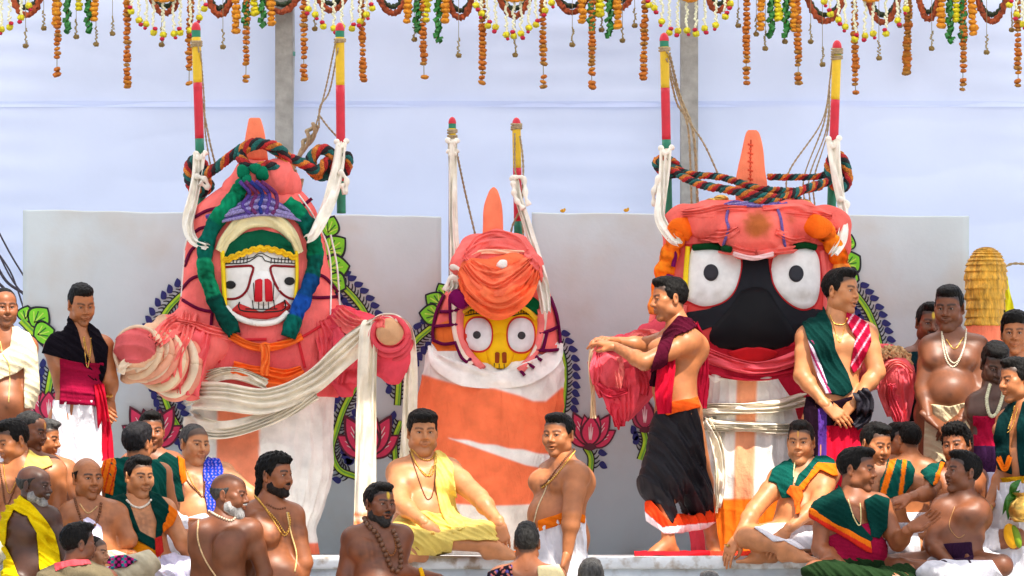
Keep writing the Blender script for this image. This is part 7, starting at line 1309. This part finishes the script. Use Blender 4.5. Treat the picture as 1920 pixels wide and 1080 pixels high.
person('laughing man in green shawl and dark green trousers, one hand raised open', -.65, T_MD, (1606, 880, 66, 4, 0, 86), (1604, 930), [(1548, 964), (1648, 950)], (1604, 1062), [(1530, 1030), (1676, 1018, -.05)], [(1592, 1072, -.3), (1708, 990, -.25)], (H(to=(1630, 1082, -.3), n=(0, .5, -1), curl=.4), H(to=(1740, 974, -.27), n=(.2, -.7, .5), curl=.3, thumb=1, spread=.35)), 22, 1.15, 1.15, .6, face=H(beard='stubble', smile=1, fat=.5), hair='short', seed=30,
    cl=[('waist_wrap', MAR, [(1545, 1010), (1603, 984), (1637, 980), (1664, 1020), (1664, 1056), (1578, 1050)], H(off=.014, fold=(.2, 1, .05, .005))), ('trousers', (34, 56, 30), [(1490, 1070), (1530, 1052), (1603, 1046), (1700, 1054), (1730, 1080), (1730, 1110), (1480, 1110)], H(off=.022, fold=(.6, .6, .06, .010))),
        ('shawl', DGREEN, [(1572, 906), (1537, 926), (1506, 955), (1560, 985), (1626, 1022), (1637, 1010), (1596, 960), (1584, 928)], H(off=.028, fold=(.6, .7, .06, .006))), ('shawl', DGREEN, [(1620, 938), (1642, 926), (1668, 935), (1664, 990), (1650, 1010), (1634, 1006), (1624, 960)], H(off=.028, fold=(.6, .7, .06, .006))), ('shawl_border', OR, [(1508, 952), (1520, 950), (1560, 978), (1600, 998), (1632, 1016), (1636, 1038), (1624, 1034), (1590, 1012), (1540, 984), (1508, 966)], H(off=.034, fold=(.5, .8, .03, .003), colf=lambda p, c: np.where(((p[:, 1] - 952 - (p[:, 0] - 1508) * .56 > 5))[:, None], np.asarray(lin(206, 44, 30)), c)))],
    nk=[([(1590, 936), (1600, 968), (1612, 986), (1614, 960), (1612, 938)], .004, (236, 214, 150), H(thread=True))])
person('grinning man with dark green shawl striped orange on his shoulder, behind the laughing man', -.2, T_M, (1641, 833, 34, 14, 2, 80), (1646, 882), [(1606, 904), (1696, 892)], (1650, 1000), [(1600, 960), (1738, 920)], [(1640, 985), (1775, 945)], (None, None), 15, 1.1, 1.15, .5, face=H(smile=1, mouth=.3, beard='shadow'), hair='short', seed=31,
    cl=[('shawl', GREEN, [(1668, 850), (1700, 852), (1716, 880), (1712, 905), (1690, 934), (1648, 934), (1652, 900), (1662, 874)], H(off=.026, fold=(1, .3, .05, .006), colf=lambda p, c: np.where((((p[:, 0] - 1676 + (p[:, 1] - 850) * .30) > -4) & ((p[:, 0] - 1676 + (p[:, 1] - 850) * .30) < 8) | ((p[:, 0] - 1697 + (p[:, 1] - 850) * .12) > -3) & ((p[:, 0] - 1697 + (p[:, 1] - 850) * .12) < 5))[:, None], np.asarray(lin(*OR)), c))), ('dhoti', WH, [(1580, 980), (1720, 980), (1730, 1060), (1570, 1060)])])
person('boy with black hair partly hidden, left of two boys under the idol arm', .35, T_MD, (1682, 826, 40, 10, 0, 66), (1680, 866), [(1650, 884), (1712, 884)], (1682, 985), [(1644, 930), (1718, 930)], [None, None], (None, None), 20, .95, .9, .3, hair='short', seed=32, cl=[('dhoti', WH, [(1630, 960), (1740, 960), (1744, 1040), (1626, 1040)])])
person('boy seen from behind with bare shoulder, right of two boys under the idol arm', .30, T_M, (1704, 824, 205, 0, 0, 66), (1708, 864), [(1680, 880), (1738, 880)], (1708, 985), [(1676, 930), (1744, 930)], [None, None], (None, None), 200, .95, .9, .3, eyes=False, hair='short', seed=33, chest=False, cl=[('dhoti', WH, [(1660, 960), (1764, 960), (1768, 1040), (1656, 1040)])])
person('curly haired smiling young man in green shawl stretching one arm to the left', -.1, T_MD, (1794, 834, -24, 4, -6, 80), (1790, 880), [(1752, 902), (1830, 900)], (1790, 1000), [(1742, 925, -.3), (1840, 960)], [(1706, 932, -.42), (1815, 985)], (H(to=(1654, 946, -.45), n=(0, .4, -1), curl=.25, thumb=1, spread=.35), None), -10, 1.05, 1.05, .4, face=H(smile=1, mouth=.5, beard='shadow'), hair='curly', seed=34,
    cl=[('shawl', GREEN, [(1722, 874), (1762, 852), (1772, 866), (1760, 890), (1750, 912), (1738, 900), (1726, 894)], H(off=.026)), ('shawl_border', OR, [(1764, 864), (1772, 868), (1758, 906), (1748, 912), (1754, 890)], H(off=.034)), ('dhoti', WH, [(1710, 975), (1870, 975), (1880, 1060), (1700, 1060)])])
person('bare chested dark young man in profile with white dhoti, looking up at the left', -.60, T_D, (1806, 886, -66, -6, 0, 80), (1806, 932), [(1770, 954), (1828, 954)], (1792, 1050), [(1752, 1020), (1838, 1010)], [(1790, 1064, -.25), (1812, 1066, -.2)], (H(to=(1818, 1072, -.26), n=(0, .5, -1), curl=.5), H(to=(1790, 1074, -.2), n=(0, .5, -1), curl=.5)), -30, 1.0, 1.05, .3, face=H(beard='shadow', mouth=.4), hair='short', seed=35, ly=-25,
    cl=[('waist_wrap', (50, 26, 50), [(1764, 1020), (1822, 1016), (1826, 1056), (1764, 1056)], H(off=.016)), ('dhoti', WH, [(1718, 1070), (1745, 1044), (1790, 1050), (1860, 1050), (1880, 1080), (1870, 1110), (1710, 1110)], H(off=.022))],
    nk=[([(1790, 950), (1780, 985), (1796, 1008), (1812, 1000)], .003, (180, 130, 80), H(thread=True, name='thread'))])
# what the man at the right edge carries
t = thing('brass_pot', px(1918, 985, -.55), 'shiny brass pot held at the right edge', 'pot')
u = np.array([(.0, -.09), (.05, -.088), (.075, -.06), (.085, -.02), (.075, .02), (.045, .045), (.04, .06), (.06, .075), (.062, .08)]); n = 24; c_ = px(1918, 950, -.55); th = np.linspace(0, 2 * np.pi, n, endpoint=False)
V = np.concatenate([np.stack([c_[0] + r * np.cos(th), c_[1] + r * np.sin(th), np.full(n, c_[2] + z)], 1) for r, z in u]); q = [(i * n + j, i * n + (j + 1) % n, (i + 1) * n + (j + 1) % n, (i + 1) * n + j) for i in range(len(u) - 1) for j in range(n)]
mk('bowl', V, q, GOLD, t)
t = thing('fruit_bundle', px(1898, 1030, -.5), 'hanging yellow mango with long green leaves below the brass pot', 'fruit'); m = ball(px(1896, 1005, -.5), (.042, .04, .075), lin(244, 176, 20), None, 18, 12, Ry(-.25)); m.build('mango', SATIN, t)
m = ball(px(1906, 1006, -.52), (.025, .03, .07), lin(120, 150, 30), None, 14, 10, Ry(-.3)); m.build('mango', SATIN, t)
for i, (x, y, x2, y2) in enumerate([(1912, 920, 1886, 952), (1908, 912, 1880, 965), (1914, 900, 1892, 930), (1900, 915, 1890, 975)]): ribbon(resample(np.array([px(x, y, -.5), px((x + x2) / 2 - 3, (y + y2) / 2 - 3, -.55), px(x2, y2, -.52)]), 12), np.sin(np.linspace(.15, 3.1, 12)) * .04, .005, 1, .004, None, lin(50, 110, 24), None, 7, i).build('leaf', LEAFM, t)
